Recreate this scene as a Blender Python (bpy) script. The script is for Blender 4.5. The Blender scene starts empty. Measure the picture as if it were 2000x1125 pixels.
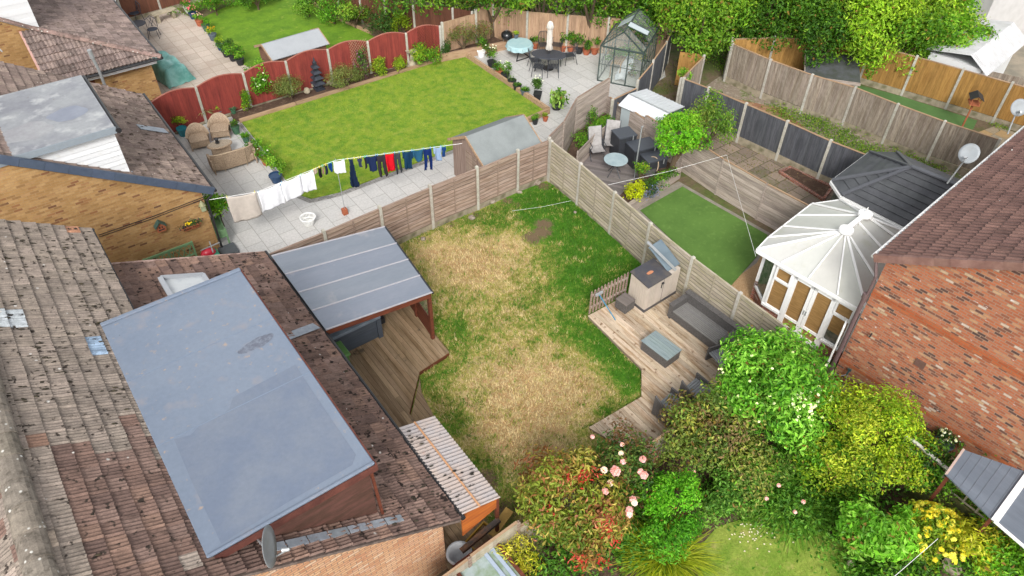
import bpy, math, random
import numpy as np
from mathutils import Vector, Matrix, noise as mnoise
R = math.radians
random.seed(7); rng = np.random.default_rng(7)
scene = bpy.context.scene
COL = scene.collection
# ---------------------------------------------------------------- camera
FPX, PITCH, ROLL, YAW, CAMH = 1438.57, R(43.311), R(0.9146), R(36.94767), 16.3
_f = Vector((0, math.cos(PITCH), -math.sin(PITCH))); _r = Vector((1, 0, 0)); _u = _r.cross(_f)
_r2 = _r*math.cos(ROLL)+_u*math.sin(ROLL); _u2 = -_r*math.sin(ROLL)+_u*math.cos(ROLL)
_rot = Matrix.Rotation(-YAW, 3, 'Z')
CR, CU, CF = _rot@_r2, _rot@_u2, _rot@_f
cam_d = bpy.data.cameras.new('camera'); cam = bpy.data.objects.new('camera', cam_d); COL.objects.link(cam)
cam_d.sensor_width = 36; cam_d.lens = FPX/2000*36; cam_d.clip_end = 500; cam_d.clip_start = .1
m3 = Matrix((CR, CU, -CF)).transposed()
cam.matrix_world = Matrix.Translation((0, 0, CAMH))@m3.to_4x4()
scene.camera = cam
def G(px, py, z=0.0):
    'point of the survey photograph at height z'
    d = CR*(px-1000)-CU*(py-562.5)+CF*FPX
    return Vector((0, 0, CAMH))+d*((z-CAMH)/d.z)
# ---------------------------------------------------------------- world, sun
SUN_EL, SUN_AZ = 40, 218          # overcast: soft light from behind the camera
w = bpy.data.worlds.new('World'); scene.world = w; w.use_nodes = True
nt = w.node_tree; nt.nodes.clear()
sky = nt.nodes.new('ShaderNodeTexSky'); sky.sky_type = 'NISHITA'; sky.sun_disc = False
sky.sun_elevation = R(SUN_EL); sky.sun_rotation = R(SUN_AZ); sky.air_density = 1.0; sky.dust_density = 3; sky.ozone_density = 1
hs = nt.nodes.new('ShaderNodeHueSaturation'); hs.inputs['Saturation'].default_value = .12
bg = nt.nodes.new('ShaderNodeBackground'); bg.inputs[1].default_value = .15
wo = nt.nodes.new('ShaderNodeOutputWorld')
nt.links.new(sky.outputs[0], hs.inputs['Color']); nt.links.new(hs.outputs[0], bg.inputs[0]); nt.links.new(bg.outputs[0], wo.inputs[0])
sd = bpy.data.lights.new('sun', 'SUN'); sd.energy = 1.3; sd.angle = R(16); sd.color = (1, .96, .9)
so = bpy.data.objects.new('sun', sd); COL.objects.link(so)
az = R(SUN_AZ); el = R(SUN_EL)
sv = Vector((math.sin(az)*math.cos(el), math.cos(az)*math.cos(el), math.sin(el)))
so.rotation_euler = sv.to_track_quat('Z', 'Y').to_euler(); so.location = (0, 0, 40)
scene.view_settings.view_transform = 'Standard'; scene.view_settings.look = 'None'
scene.view_settings.exposure = 0.92; scene.view_settings.gamma = 1
scene.render.engine = 'CYCLES'
scene.cycles.max_bounces = 6; scene.cycles.diffuse_bounces = 4; scene.cycles.glossy_bounces = 3
scene.cycles.transmission_bounces = 4; scene.cycles.transparent_max_bounces = 8
# ---------------------------------------------------------------- helpers
def lin(c): return tuple((v/12.92 if v <= .04045 else ((v+.055)/1.055)**2.4) for v in c)
ALB = .74
def S(r, g, b, k=1.0):
    'paint colour from an 8-bit sample'
    return tuple(min(.9, v*ALB*k) for v in lin((r/255, g/255, b/255)))
def wm(o):
    m = o.matrix_basis.copy()
    return wm(o.parent)@m if o.parent else m
def tag(o, label=None, cat=None, group=None, kind=None):
    if label: o['label'] = label
    if cat: o['category'] = cat
    if group: o['group'] = group
    if kind: o['kind'] = kind
    return o
def thing(name, label, cat, loc=(0, 0, 0), rz=0, group=None):
    o = bpy.data.objects.new(name, None); COL.objects.link(o); o.location = loc; o.rotation_euler = (0, 0, rz)
    o.empty_display_size = .2
    return tag(o, label, cat, group)
def copy_tree(o, parent=None):
    c = o.copy(); COL.objects.link(c); c.parent = parent
    for ch in list(o.children): copy_tree(ch, c)
    return c
class MB:
    def __init__(s): s.v = []; s.f = []; s.t = []; s.c = (1, 1, 1); s.m = []; s.mi = 0
    def tint(s, a=None, lo=.85, hi=1.12):
        if a is None: k = random.uniform(lo, hi); a = (k, k*random.uniform(.985, 1.01), k*random.uniform(.97, 1.01))
        elif isinstance(a, (int, float)): a = (a, a, a)
        s.c = a; return s
    def face(s, pts):
        n = len(s.v); s.v += [tuple(p) for p in pts]; s.f.append(tuple(range(n, n+len(pts)))); s.t.append(s.c); s.m.append(s.mi)
    def faces(s, vs, fs):
        n = len(s.v); s.v += [tuple(p) for p in vs]
        for f in fs: s.f.append(tuple(i+n for i in f)); s.t.append(s.c); s.m.append(s.mi)
    def box(s, x0, y0, z0, x1, y1, z1):
        s.faces([(x0, y0, z0), (x1, y0, z0), (x1, y1, z0), (x0, y1, z0), (x0, y0, z1), (x1, y0, z1), (x1, y1, z1), (x0, y1, z1)],
                [(3, 2, 1, 0), (4, 5, 6, 7), (0, 1, 5, 4), (1, 2, 6, 5), (2, 3, 7, 6), (3, 0, 4, 7)]); return s
    def bar(s, p, q, w, h, up=(0, 0, 1)):
        p = Vector(p); q = Vector(q); d = (q-p).normalized(); up = Vector(up)
        if abs(d.dot(up)) > .98: up = Vector((1, 0, 0))
        a = d.cross(up).normalized()*w/2; b = a.cross(d).normalized()*h/2
        s.faces([p-a-b, p+a-b, p+a+b, p-a+b, q-a-b, q+a-b, q+a+b, q-a+b],
                [(0, 1, 2, 3), (7, 6, 5, 4), (0, 4, 5, 1), (1, 5, 6, 2), (2, 6, 7, 3), (3, 7, 4, 0)]); return s
    def tube(s, pts, r, n=8, cap=True):
        pts = [Vector(p) for p in pts]; rr = r if isinstance(r, (list, tuple)) else [r]*len(pts)
        vs = []; prev = None
        for i, p in enumerate(pts):
            d = (pts[min(i+1, len(pts)-1)]-pts[max(i-1, 0)]).normalized()
            a = d.cross(Vector((0, 0, 1)) if abs(d.z) < .95 else Vector((1, 0, 0))).normalized() if prev is None else (prev-d*prev.dot(d)).normalized()
            prev = a; b = d.cross(a)
            for k in range(n):
                t = 2*math.pi*k/n; vs.append(p+(a*math.cos(t)+b*math.sin(t))*rr[i])
        fs = [(i*n+k, i*n+(k+1) % n, (i+1)*n+(k+1) % n, (i+1)*n+k) for i in range(len(pts)-1) for k in range(n)]
        if cap: fs += [tuple(range(n))[::-1], tuple((len(pts)-1)*n+k for k in range(n))]
        s.faces(vs, fs); return s
    def lathe(s, prof, c=(0, 0, 0), n=16, sx=1, sy=1):
        vs = []
        for r, z in prof:
            for k in range(n):
                t = 2*math.pi*k/n; vs.append((c[0]+r*sx*math.cos(t), c[1]+r*sy*math.sin(t), c[2]+z))
        fs = [(i*n+k, i*n+(k+1) % n, (i+1)*n+(k+1) % n, (i+1)*n+k) for i in range(len(prof)-1) for k in range(n)]
        s.faces(vs, fs); return s
    def prism(s, poly, z0, z1):
        n = len(poly); a = sum(poly[i][0]*poly[(i+1) % n][1]-poly[(i+1) % n][0]*poly[i][1] for i in range(n))
        if a < 0: poly = poly[::-1]
        vs = [(p[0], p[1], z0) for p in poly]+[(p[0], p[1], z1) for p in poly]
        s.faces(vs, [tuple(range(n))[::-1], tuple(range(n, 2*n))]+[(i, (i+1) % n, n+(i+1) % n, n+i) for i in range(n)]); return s
    def slab(s, pts, th):
        'thin plate under a 3-D polygon'
        pts = [Vector(p) for p in pts]; n = (pts[1]-pts[0]).cross(pts[2]-pts[0]).normalized()
        if n.z < 0: pts = pts[::-1]; n = -n
        k = len(pts); vs = pts+[p-n*th for p in pts]
        s.faces(vs, [tuple(range(k)), tuple(range(k, 2*k))[::-1]]+[(i, k+i, k+(i+1) % k, (i+1) % k) for i in range(k)]); return s
    def build(s, name, mat, parent=None, loc=None, rz=0, world=False, smooth=False, bevel=0):
        v = np.array(s.v, dtype=np.float32)
        me = bpy.data.meshes.new(name)
        if world and parent is not None:
            mi = np.array(wm(parent).inverted()); v = v@mi[:3, :3].T.astype(np.float32)+mi[:3, 3].astype(np.float32)
        elif world and parent is None:
            c = Vector((v[:, 0].mean(), v[:, 1].mean(), v[:, 2].min())); v = v-np.array(c, dtype=np.float32); loc = c
        me.from_pydata([tuple(map(float, p)) for p in v], [], s.f)
        finish(me, s.t)
        mats = mat if isinstance(mat, (list, tuple)) else [mat]
        for m in mats: me.materials.append(m)
        if len(mats) > 1: me.polygons.foreach_set('material_index', s.m)
        if smooth: me.polygons.foreach_set('use_smooth', [True]*len(me.polygons))
        o = bpy.data.objects.new(name, me); COL.objects.link(o); o.parent = parent
        if loc is not None: o.location = loc
        o.rotation_euler = (0, 0, rz)
        if bevel:
            b = o.modifiers.new('bevel', 'BEVEL'); b.width = bevel; b.segments = 2; b.limit_method = 'ANGLE'
        return o
def finish(me, tints):
    'box-projected UVs in metres and the tint colour attribute'
    nf = len(me.polygons); nl = len(me.loops)
    nor = np.empty(nf*3, np.float32); me.polygons.foreach_get('normal', nor); nor = np.abs(nor.reshape(-1, 3))
    tot = np.empty(nf, np.int32); me.polygons.foreach_get('loop_total', tot)
    vi = np.empty(nl, np.int32); me.loops.foreach_get('vertex_index', vi)
    co = np.empty(len(me.vertices)*3, np.float32); me.vertices.foreach_get('co', co); co = co.reshape(-1, 3)
    ax = np.where(nor[:, 2] > .5, 2, np.where(nor[:, 0] > nor[:, 1], 0, 1)); axl = np.repeat(ax, tot); p = co[vi]
    uv = np.empty((nl, 2), np.float32)
    for a, (i, j) in {0: (1, 2), 1: (0, 2), 2: (0, 1)}.items():
        k = axl == a; uv[k, 0] = p[k, i]; uv[k, 1] = p[k, j]
    me.uv_layers.new(name='UVMap').data.foreach_set('uv', uv.ravel())
    t = np.ones((nf, 4), np.float32); t[:, :3] = np.array(tints, np.float32)
    at = me.color_attributes.new('tint', 'FLOAT_COLOR', 'CORNER'); at.data.foreach_set('color', np.repeat(t, tot, axis=0).ravel())
def part(name, mat, parent, fn, **k):
    m = MB(); fn(m); return m.build(name, mat, parent, **k)
# ---------------------------------------------------------------- materials
class NT:
    def __init__(s, name):
        s.m = bpy.data.materials.new(name); s.m.use_nodes = True; s.t = s.m.node_tree; s.n = s.t.nodes; s.n.clear()
        s.out = s.n.new('ShaderNodeOutputMaterial'); s.b = s.n.new('ShaderNodeBsdfPrincipled'); s.L(s.b.outputs[0], s.out.inputs[0])
        s.tc = s.n.new('ShaderNodeTexCoord')
    def L(s, a, b): s.t.links.new(a, b)
    def put(s, sock, v):
        if v is None: return
        if hasattr(v, 'is_linked') or hasattr(v, 'links'): s.L(v, sock)
        elif isinstance(v, (tuple, list)) and len(v) == 3 and len(sock.default_value) == 4: sock.default_value = (*v, 1)
        else: sock.default_value = v
    def co(s, kind='Object', scale=(1, 1, 1), rot=(0, 0, 0)):
        mp = s.n.new('ShaderNodeMapping'); s.L(s.tc.outputs[kind], mp.inputs[0]); mp.inputs['Scale'].default_value = scale; mp.inputs['Rotation'].default_value = rot
        return mp.outputs[0]
    def noise(s, scale, vec, detail=4, rough=.6, out=0):
        n = s.n.new('ShaderNodeTexNoise'); n.inputs['Scale'].default_value = scale; n.inputs['Detail'].default_value = detail
        n.inputs['Roughness'].default_value = rough; s.L(vec, n.inputs['Vector']); return n.outputs[out]
    def vor(s, scale, vec, rand=1):
        n = s.n.new('ShaderNodeTexVoronoi'); n.inputs['Scale'].default_value = scale; n.inputs['Randomness'].default_value = rand; s.L(vec, n.inputs['Vector'])
        return n.outputs['Distance'], n.outputs['Color']
    def ramp(s, fac, stops, interp='LINEAR'):
        n = s.n.new('ShaderNodeValToRGB'); s.L(fac, n.inputs[0]); r = n.color_ramp; r.interpolation = interp
        while len(r.elements) < len(stops): r.elements.new(.5)
        for e, (p, c) in zip(r.elements, stops): e.position = p; e.color = (*c, 1) if len(c) == 3 else c
        return n.outputs[0]
    def step(s, fac, lo, hi, inv=False):
        n = s.n.new('ShaderNodeMapRange'); s.L(fac, n.inputs[0]); n.inputs[1].default_value = lo; n.inputs[2].default_value = hi
        if inv: n.inputs[3].default_value = 1; n.inputs[4].default_value = 0
        return n.outputs[0]
    def mix(s, fac, a, b, mode='MIX'):
        n = s.n.new('ShaderNodeMix'); n.data_type = 'RGBA'; n.blend_type = mode
        s.put(n.inputs[0], fac); s.put(n.inputs[6], a); s.put(n.inputs[7], b); return n.outputs[2]
    def math(s, op, a, b=None):
        n = s.n.new('ShaderNodeMath'); n.operation = op; s.put(n.inputs[0], a); s.put(n.inputs[1], b); return n.outputs[0]
    def attr(s, name='tint'):
        n = s.n.new('ShaderNodeAttribute'); n.attribute_name = name; return n.outputs['Color']
    def bump(s, h, strength=.3, dist=.01):
        n = s.n.new('ShaderNodeBump'); n.inputs['Strength'].default_value = strength; n.inputs['Distance'].default_value = dist
        s.L(h, n.inputs['Height']); s.L(n.outputs[0], s.b.inputs['Normal'])
    def done(s, col, rough=.8, spec=.3, metal=0):
        s.put(s.b.inputs['Base Color'], col); s.put(s.b.inputs['Roughness'], rough); s.b.inputs['Specular IOR Level'].default_value = spec
        s.b.inputs['Metallic'].default_value = metal; return s.m
def g3(v): return (v, v, v)
def mk(name, base, c2=None, s2=1.5, t2=(.45, .65), var=.18, vs=9, st=(1, 1, 1), rough=.8, bump=.25, bd=.01, spots=(), coord='Object', tint=True, spec=.3, metal=0):
    'general weathered surface: base, a second colour in patches, fine variation and spots'
    n = NT(name); v = n.co(coord, st); vo = n.co(coord)
    c = base
    if c2: c = n.mix(n.step(n.noise(s2, v, 5, .65), *t2), base, c2)
    f = n.noise(vs, v, 5, .7)
    if var: c = n.mix(1, c, n.ramp(f, [(.25, g3(1-var)), (.75, g3(1+var))]), 'MULTIPLY')
    for col, kind, sc, lo, hi in spots:
        if kind == 'n': c = n.mix(n.step(n.noise(sc, vo, 3, .55), lo, hi), c, col)
        else:
            d, cc = n.vor(sc, vo); sel = n.math('GREATER_THAN', cc, .62)
            c = n.mix(n.math('MULTIPLY', n.step(d, lo, hi, True), sel), c, col)
    if tint: c = n.mix(1, c, n.attr(), 'MULTIPLY')
    if bump: n.bump(f, bump, bd)
    return n.done(c, rough, spec, metal)
def brick(name, pal, mortar, bw=.225, bh=.075, ms=.009, off=.5, wash=None, dirt=None, coord='UV', bump=.5, rough=.85, rot=0, tintv=False):
    n = NT(name); v = n.co(coord, rot=(0, 0, rot))
    b = n.n.new('ShaderNodeTexBrick'); n.L(v, b.inputs[0]); b.offset = off
    for k, x in (('Scale', 1), ('Mortar Size', ms), ('Mortar Smooth', .1), ('Bias', 0), ('Brick Width', bw), ('Row Height', bh)): b.inputs[k].default_value = x
    b.inputs['Color1'].default_value = (0, 0, 0, 1); b.inputs['Color2'].default_value = (1, 1, 1, 1); b.inputs['Mortar'].default_value = (.5, .5, .5, 1)
    c = n.ramp(b.outputs['Color'], pal)
    f = n.noise(14, v, 4, .7); c = n.mix(1, c, n.ramp(f, [(.3, g3(.84)), (.7, g3(1.14))]), 'MULTIPLY')
    if wash: c = n.mix(n.step(n.noise(wash[1], n.co(coord, (1, 2.5, 1)), 3, .5), wash[2], wash[3]), c, wash[0])
    c = n.mix(b.outputs['Fac'], c, mortar)
    if dirt: c = n.mix(n.step(n.noise(dirt[1], v, 6, .65), dirt[2], dirt[3]), c, dirt[0])
    if tintv: c = n.mix(1, c, n.attr(), 'MULTIPLY')
    n.bump(n.math('SUBTRACT', n.math('MULTIPLY', f, .4), b.outputs['Fac']), bump, .006)
    return n.done(c, rough)
def tilemat(name, moss=(.02, .02, .018), m=(.62, .66), lich=(.55, .53, .48), ls=(9, .1, .16), var=.3, ms=5.0, lich2=None, rough=.85, streak=(1.6, 17, 1.6)):
    n = NT(name); v = n.co('Object'); c = n.attr()
    f = n.noise(7, v, 6, .7); c = n.mix(1, c, n.ramp(f, [(.25, g3(1-var)), (.75, g3(1+var))]), 'MULTIPLY')
    sk = n.noise(1.0, n.co('Object', streak), 5, .75); c = n.mix(1, c, n.ramp(sk, [(.34, g3(.6)), (.47, g3(.95)), (.7, g3(1.16))]), 'MULTIPLY')
    f2 = n.noise(40, v, 3, .7); c = n.mix(1, c, n.ramp(f2, [(.3, g3(.8)), (.7, g3(1.2))]), 'MULTIPLY')
    c = n.mix(n.step(n.noise(ms, n.co('Object', (1, 1, 1)), 4, .6), *m), c, moss)
    if lich:
        d, cc = n.vor(ls[0], v); sel = n.math('GREATER_THAN', cc, .72)
        c = n.mix(n.math('MULTIPLY', n.step(d, ls[1], ls[2], True), sel), c, lich)
    if lich2: c = n.mix(n.step(n.noise(16, v, 3, .6), *lich2[1]), c, lich2[0])
    n.bump(n.math('ADD', f, f2), .35, .008)
    return n.done(c, rough, .25)
def glass(name, col=(.8, .85, .85), rough=.05, trans=.85, alpha=1):
    n = NT(name); g = n.b; n.put(g.inputs['Base Color'], col); g.inputs['Roughness'].default_value = rough
    tr = n.n.new('ShaderNodeBsdfTransparent'); tr.inputs[0].default_value = (*col, 1)
    mx = n.n.new('ShaderNodeMixShader'); mx.inputs[0].default_value = trans; n.L(g.outputs[0], mx.inputs[1]); n.L(tr.outputs[0], mx.inputs[2]); n.L(mx.outputs[0], n.out.inputs[0])
    g.inputs['Specular IOR Level'].default_value = .8
    return n.m
def leafmat(name, transl=.42, rough=.5, k=1.3):
    n = NT(name); c = n.mix(1, n.attr(), (k, k, k), 'MULTIPLY'); n.done(c, rough, .25)
    tr = n.n.new('ShaderNodeBsdfTranslucent'); n.L(n.mix(1, c, (1.2, 1.3, .6) if k > 1.2 else (1.1, 1.15, .9), 'MULTIPLY'), tr.inputs[0])
    mx = n.n.new('ShaderNodeMixShader'); mx.inputs[0].default_value = transl; n.L(n.b.outputs[0], mx.inputs[1]); n.L(tr.outputs[0], mx.inputs[2]); n.L(mx.outputs[0], n.out.inputs[0])
    return n.m
LEAF = leafmat('leaf'); BLADE = leafmat('grass_blade', .35, .6, 1.18)
def plain(name, col, rough=.5, spec=.4, metal=0, var=.1): return mk(name, col, var=var, vs=12, rough=rough, bump=.08, spec=spec, metal=metal)
# ---------------------------------------------------------------- vegetation
def leafmesh(name, P, N, L, W, C, fold=.15):
    'one quad per leaf: P centres, N normals, L/W sizes, C colours'
    k = len(P); t = rng.normal(size=(k, 3)); t -= N*(t*N).sum(1)[:, None]; t /= np.linalg.norm(t, axis=1)[:, None]; b = np.cross(N, t)
    L = np.broadcast_to(np.asarray(L, float).reshape(-1, 1), (k, 1)); W = np.broadcast_to(np.asarray(W, float).reshape(-1, 1), (k, 1))
    up = N*L*fold
    V = np.stack([P-t*L/2, P+b*W/2+up-t*L*.08, P+t*L/2, P-b*W/2+up-t*L*.08], 1).reshape(-1, 3)
    return rawmesh(name, V, np.arange(4*k).reshape(-1, 4), np.repeat(C, 4, axis=0))
def rawmesh(name, V, F, Cl, mats=(None,)):
    me = bpy.data.meshes.new(name); nf, q = F.shape
    me.vertices.add(len(V)); me.vertices.foreach_set('co', V.astype(np.float32).ravel())
    me.loops.add(nf*q); me.loops.foreach_set('vertex_index', F.astype(np.int32).ravel())
    me.polygons.add(nf); me.polygons.foreach_set('loop_start', np.arange(0, nf*q, q, dtype=np.int32)); me.polygons.foreach_set('loop_total', np.full(nf, q, np.int32))
    me.update(calc_edges=True); me.shade_flat()
    at = me.color_attributes.new('tint', 'FLOAT_COLOR', 'CORNER'); c = np.ones((nf*q, 4), np.float32); c[:, :3] = Cl; at.data.foreach_set('color', c.ravel())
    return me
def link(name, me, mat, parent=None, loc=(0, 0, 0)):
    me.materials.append(mat); o = bpy.data.objects.new(name, me); COL.objects.link(o); o.parent = parent; o.location = loc; return o
def crown(R3, n, leaf, cols, lumps=14, lr=.42, flat=.35, wr=.5, seed=0, low=-.35, zc=None):
    'leaf clumps spread over an uneven crown of radii R3 around the origin'
    r = np.random.default_rng(seed); R3 = np.array(R3, float); K = lumps
    d = r.normal(size=(K*4, 3)); d /= np.linalg.norm(d, axis=1)[:, None]; d = d[d[:, 2] > low][:K]; K = len(d)
    lc = d*r.uniform(.42, .9, (K, 1)); ls = r.uniform(.5, 1.3, K)*lr*.92
    i = r.choice(K, n, p=(ls**2)/(ls**2).sum()); e = r.normal(size=(n, 3)); e /= np.linalg.norm(e, axis=1)[:, None]
    rad = ls[i]*np.where(r.random(n) < .75, r.uniform(.82, 1.12, n), r.uniform(.2, .9, n))
    q = lc[i]+e*rad[:, None]; P = q*R3
    zb = -R3[2]*1.0
    P[:, 2] = np.maximum(P[:, 2], zb+r.random(n)*R3[2]*.15)
    P += r.normal(size=P.shape)*leaf*.4
    N = e*.6+q*.5+r.normal(size=(n, 3))*.55+np.array([0, 0, flat]); N /= np.linalg.norm(N, axis=1)[:, None]
    cols = np.array(cols); ci = r.integers(0, len(cols), K); pick = np.where(r.random(n) < .6, ci[i], r.integers(0, len(cols), n))
    C = cols[pick]*r.uniform(.62, 1.35, (n, 1))*r.uniform(.8, 1.2, (K, 1))[i]
    dd = r.random(n) < .03; C[dd] = np.array(S(150, 120, 60))*r.uniform(.6, 1.2, (dd.sum(), 1))
    return P, N, leaf*r.uniform(.45, 1.45, n), leaf*wr*r.uniform(.7, 1.2, n), C
BARK = mk('bark', S(110, 92, 72), S(70, 62, 50), 3, (.4, .7), .3, 12, (1, 1, .3), .9, .6)
def trunk(mb, h, r, R3, seed=0, limbs=6):
    q = random.Random(seed)
    mb.tube([(0, 0, -.05), (q.uniform(-.05, .05)*h, q.uniform(-.05, .05)*h, h*.5), (0, 0, h)], [r*1.25, r, r*.75], 8)
    for i in range(limbs):
        a = 2*math.pi*i/limbs+q.uniform(-.4, .4); ex = (math.cos(a)*R3[0]*.7, math.sin(a)*R3[1]*.7, h+R3[2]*q.uniform(.5, 1.3))
        mid = (ex[0]*.4, ex[1]*.4, h*.8+(ex[2]-h)*.55)
        mb.tube([(0, 0, h*q.uniform(.55, .9)), mid, ex], [r*.6, r*.38, r*.12], 6)
def bush(name, label, cat, at, R3, n, leaf, cols, h=0.0, group=None, seed=None, tr=True, tn='crown', z0=0, **k):
    'shrub or tree: crown of radii R3 whose underside is at height h'
    seed = seed if seed is not None else (hash((round(at[0], 2), round(at[1], 2))) % 9999)
    root = thing(name, label, cat, (at[0], at[1], z0), 0, group)
    me = leafmesh(tn, *crown(R3, n, leaf, cols, seed=seed, **k)); link(tn, me, LEAF, root, (0, 0, h+R3[2]))
    if tr: part('trunk' if h > .4 else 'stem', BARK, root, lambda m: trunk(m, max(h, .12)+R3[2]*.25, max(.012, .06*R3[0]) if h < .4 else .05+.05*R3[0], (R3[0], R3[1], R3[2]), seed))
    return root
def straps(at, n, length, width, cols, droop=.6, spread=.25, up=.8, seed=1, segs=4):
    'arching strap leaves from a tussock'
    r = np.random.default_rng(seed); a = r.uniform(0, 2*np.pi, n); L = length*r.uniform(.55, 1.1, n); w0 = width*r.uniform(.6, 1.2, n)
    b = r.uniform(0, 1, n)**.5*spread; a0 = a+r.normal(size=n)*.6
    base = np.stack([np.cos(a0)*b, np.sin(a0)*b, np.zeros(n)], 1); u = np.clip(r.normal(up, .2, n), .15, 1.4)
    V = []; cols = np.array(cols); C = cols[r.integers(0, len(cols), n)]*r.uniform(.7, 1.25, (n, 1))
    for s in range(segs+1):
        t = s/segs; out = t*L*np.cos(u)+droop*.35*t*t*L; z = t*L*np.sin(u)-droop*t*t*L*.75
        p = base+np.stack([np.cos(a)*out, np.sin(a)*out, np.maximum(z, .02)], 1); wd = w0*(1-.85*t**2)/2
        q = np.stack([-np.sin(a)*wd, np.cos(a)*wd, np.zeros(n)], 1); V.append(p-q); V.append(p+q)
    V = np.stack(V, 1); m = 2*(segs+1); F = []
    for s in range(segs): F.append(np.array([2*s, 2*s+1, 2*s+3, 2*s+2]))
    F = (np.arange(n)[:, None, None]*m+np.array(F)[None]).reshape(-1, 4)
    return rawmesh('leaves', V.reshape(-1, 3), F, np.repeat(C, segs*4, axis=0))
def flowers(pos, r, cols, seed=3, pet=7):
    'rounded flower heads made of petals at each position'
    q = np.random.default_rng(seed); P = []; N = []; C = []; cols = np.array(cols)
    for p in pos:
        c = cols[q.integers(len(cols))]
        for _ in range(pet):
            e = q.normal(size=3); e[2] = abs(e[2]); e /= np.linalg.norm(e); P.append(np.array(p)+e*r*.5); N.append(e); C.append(c*q.uniform(.85, 1.08))
    P = np.array(P); k = len(P)
    return leafmesh('flowers', P, np.array(N), r*1.1*q.uniform(.8, 1.2, k), r*.95*q.uniform(.8, 1.2, k), np.array(C), .1)
# ---------------------------------------------------------------- shared palette
M = {}
M['white'] = plain('white_upvc', (.78, .78, .77), .35, var=.05)
M['whitepaint'] = mk('white_cladding', (.62, .63, .64), (.54, .53, .48), 3, (.55, .8), .05, 20, rough=.45, bump=.05)
M['concrete'] = mk('concrete_post', S(198, 194, 184), S(160, 155, 140), 4, (.45, .7), .2, 25, bump=.3)
M['gravelboard'] = mk('gravel_board', S(172, 160, 140), S(120, 115, 90), 3, (.45, .65), .3, 12, bump=.4)
M['lap'] = mk('weathered_lap_wood', S(170, 150, 136), S(138, 114, 98), 2.2, (.42, .62), .3, 10, (.6, 8, 1), .85, .4, coord='UV')
M['lap2'] = mk('green_stained_wood', S(184, 173, 156), S(156, 150, 116), 1.8, (.46, .66), .26, 10, (.8, 7, 1), .85, .4, coord='UV')
M['plank'] = mk('silver_grey_plank', S(192, 178, 167), S(158, 144, 134), 2, (.42, .62), .25, 9, (.5, 8, 1), .85, .35, coord='UV', spots=[(S(95, 82, 70), 'v', 5, .04, .08)])
M['feather'] = mk('brown_featheredge', S(186, 154, 126), S(158, 126, 102), 2, (.45, .65), .22, 9, (8, .6, 1), .85, .35, coord='UV')
M['grey_feather'] = mk('aged_grey_featheredge', S(172, 160, 146), S(134, 120, 106), 1.6, (.4, .64), .35, 7, (6, .6, 1), .9, .35, coord='UV')
M['gold_feather'] = mk('new_golden_featheredge', S(180, 138, 78), S(152, 112, 58), 2, (.45, .65), .2, 9, (8, .7, 1), .75, .3, coord='UV')
M['dark_feather'] = mk('charcoal_painted_fence', S(98, 100, 106), S(80, 82, 88), 2, (.45, .6), .15, 9, (8, .7, 1), .7, .3, coord='UV')
M['red_feather'] = mk('red_stained_fence', S(150, 66, 58), S(122, 52, 48), 2, (.45, .65), .18, 9, (8, .7, 1), .65, .3, coord='UV', spots=[(S(215, 200, 190), 'v', 2.2, .02, .035)])
M['brown_feather'] = mk('dark_brown_fence', S(118, 76, 58), S(98, 62, 48), 2, (.45, .65), .15, 9, (8, .7, 1), .75, .3, coord='UV')
M['sleeper'] = mk('timber_sleeper', S(186, 156, 126), S(150, 118, 90), 2, (.45, .7), .2, 8, (.6, 6, 6), .8, .3)
M['redwood'] = mk('red_brown_timber', S(122, 66, 46), S(92, 50, 38), 2, (.4, .65), .2, 8, (1, 6, 1), .65, .2, coord='UV')
M['deckl'] = mk('brown_wet_deck_board', S(164, 140, 112), S(128, 104, 76), 1.1, (.4, .66), .25, 9, (6, .5, 6), .75, .4, spots=[(S(92, 80, 66), 'n', 2.2, .62, .72)])
M['deckr'] = mk('bleached_deck_board', S(212, 192, 168), S(172, 142, 110), 1.3, (.46, .64), .28, 10, (7, .7, 7), .85, .5, spots=[(S(132, 104, 78), 'n', 5.5, .62, .7)])
M['deckg'] = mk('grey_composite_board', S(132, 124, 122), None, var=.14, vs=8, st=(8, .7, 8), rough=.6, bump=.2)
M['soil'] = mk('dark_soil', S(88, 68, 56), S(122, 100, 82), 6, (.5, .7), .4, 20, bump=.9, bd=.03, rough=.95)
M['felt'] = mk('grey_roof_felt', S(144, 150, 150), S(128, 134, 134), 1.2, (.4, .7), .08, 30, bump=.15, rough=.9)
M['rattan_b'] = mk('tan_woven_rattan', S(190, 168, 144), S(156, 134, 112), 30, (.45, .55), .2, 45, bump=.8, rough=.7)
M['rattan_g'] = mk('dark_grey_woven_rattan', S(108, 105, 104), S(92, 89, 88), 26, (.45, .55), .1, 40, bump=.8, rough=.6)
M['metal_d'] = plain('dark_metal', S(72, 76, 84), .4, .5, .3)
M['metal_g'] = plain('green_grey_aluminium', S(78, 92, 88), .4, .5, .3)
M['metal_l'] = plain('light_galvanised_metal', S(180, 184, 186), .4, .5, .3)
M['black'] = plain('black_plastic', S(48, 49, 52), .45)
M['terracotta'] = mk('terracotta', S(186, 108, 76), S(160, 90, 66), 4, (.4, .7), .15, 12, rough=.8)
M['galv'] = M['metal_l']
M['glass'] = glass('clear_glass', (.95, .97, .96), .03, .94)
M['gutter'] = plain('black_gutter', S(46, 46, 48), .4)
M['stone'] = mk('pale_stone', S(190, 178, 154), S(150, 140, 120), 3, (.4, .7), .2, 12, bump=.5)
M['lead'] = mk('lead_flashing', S(168, 176, 186), S(140, 148, 158), 4, (.4, .7), .12, 12, rough=.5, bump=.2)
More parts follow.
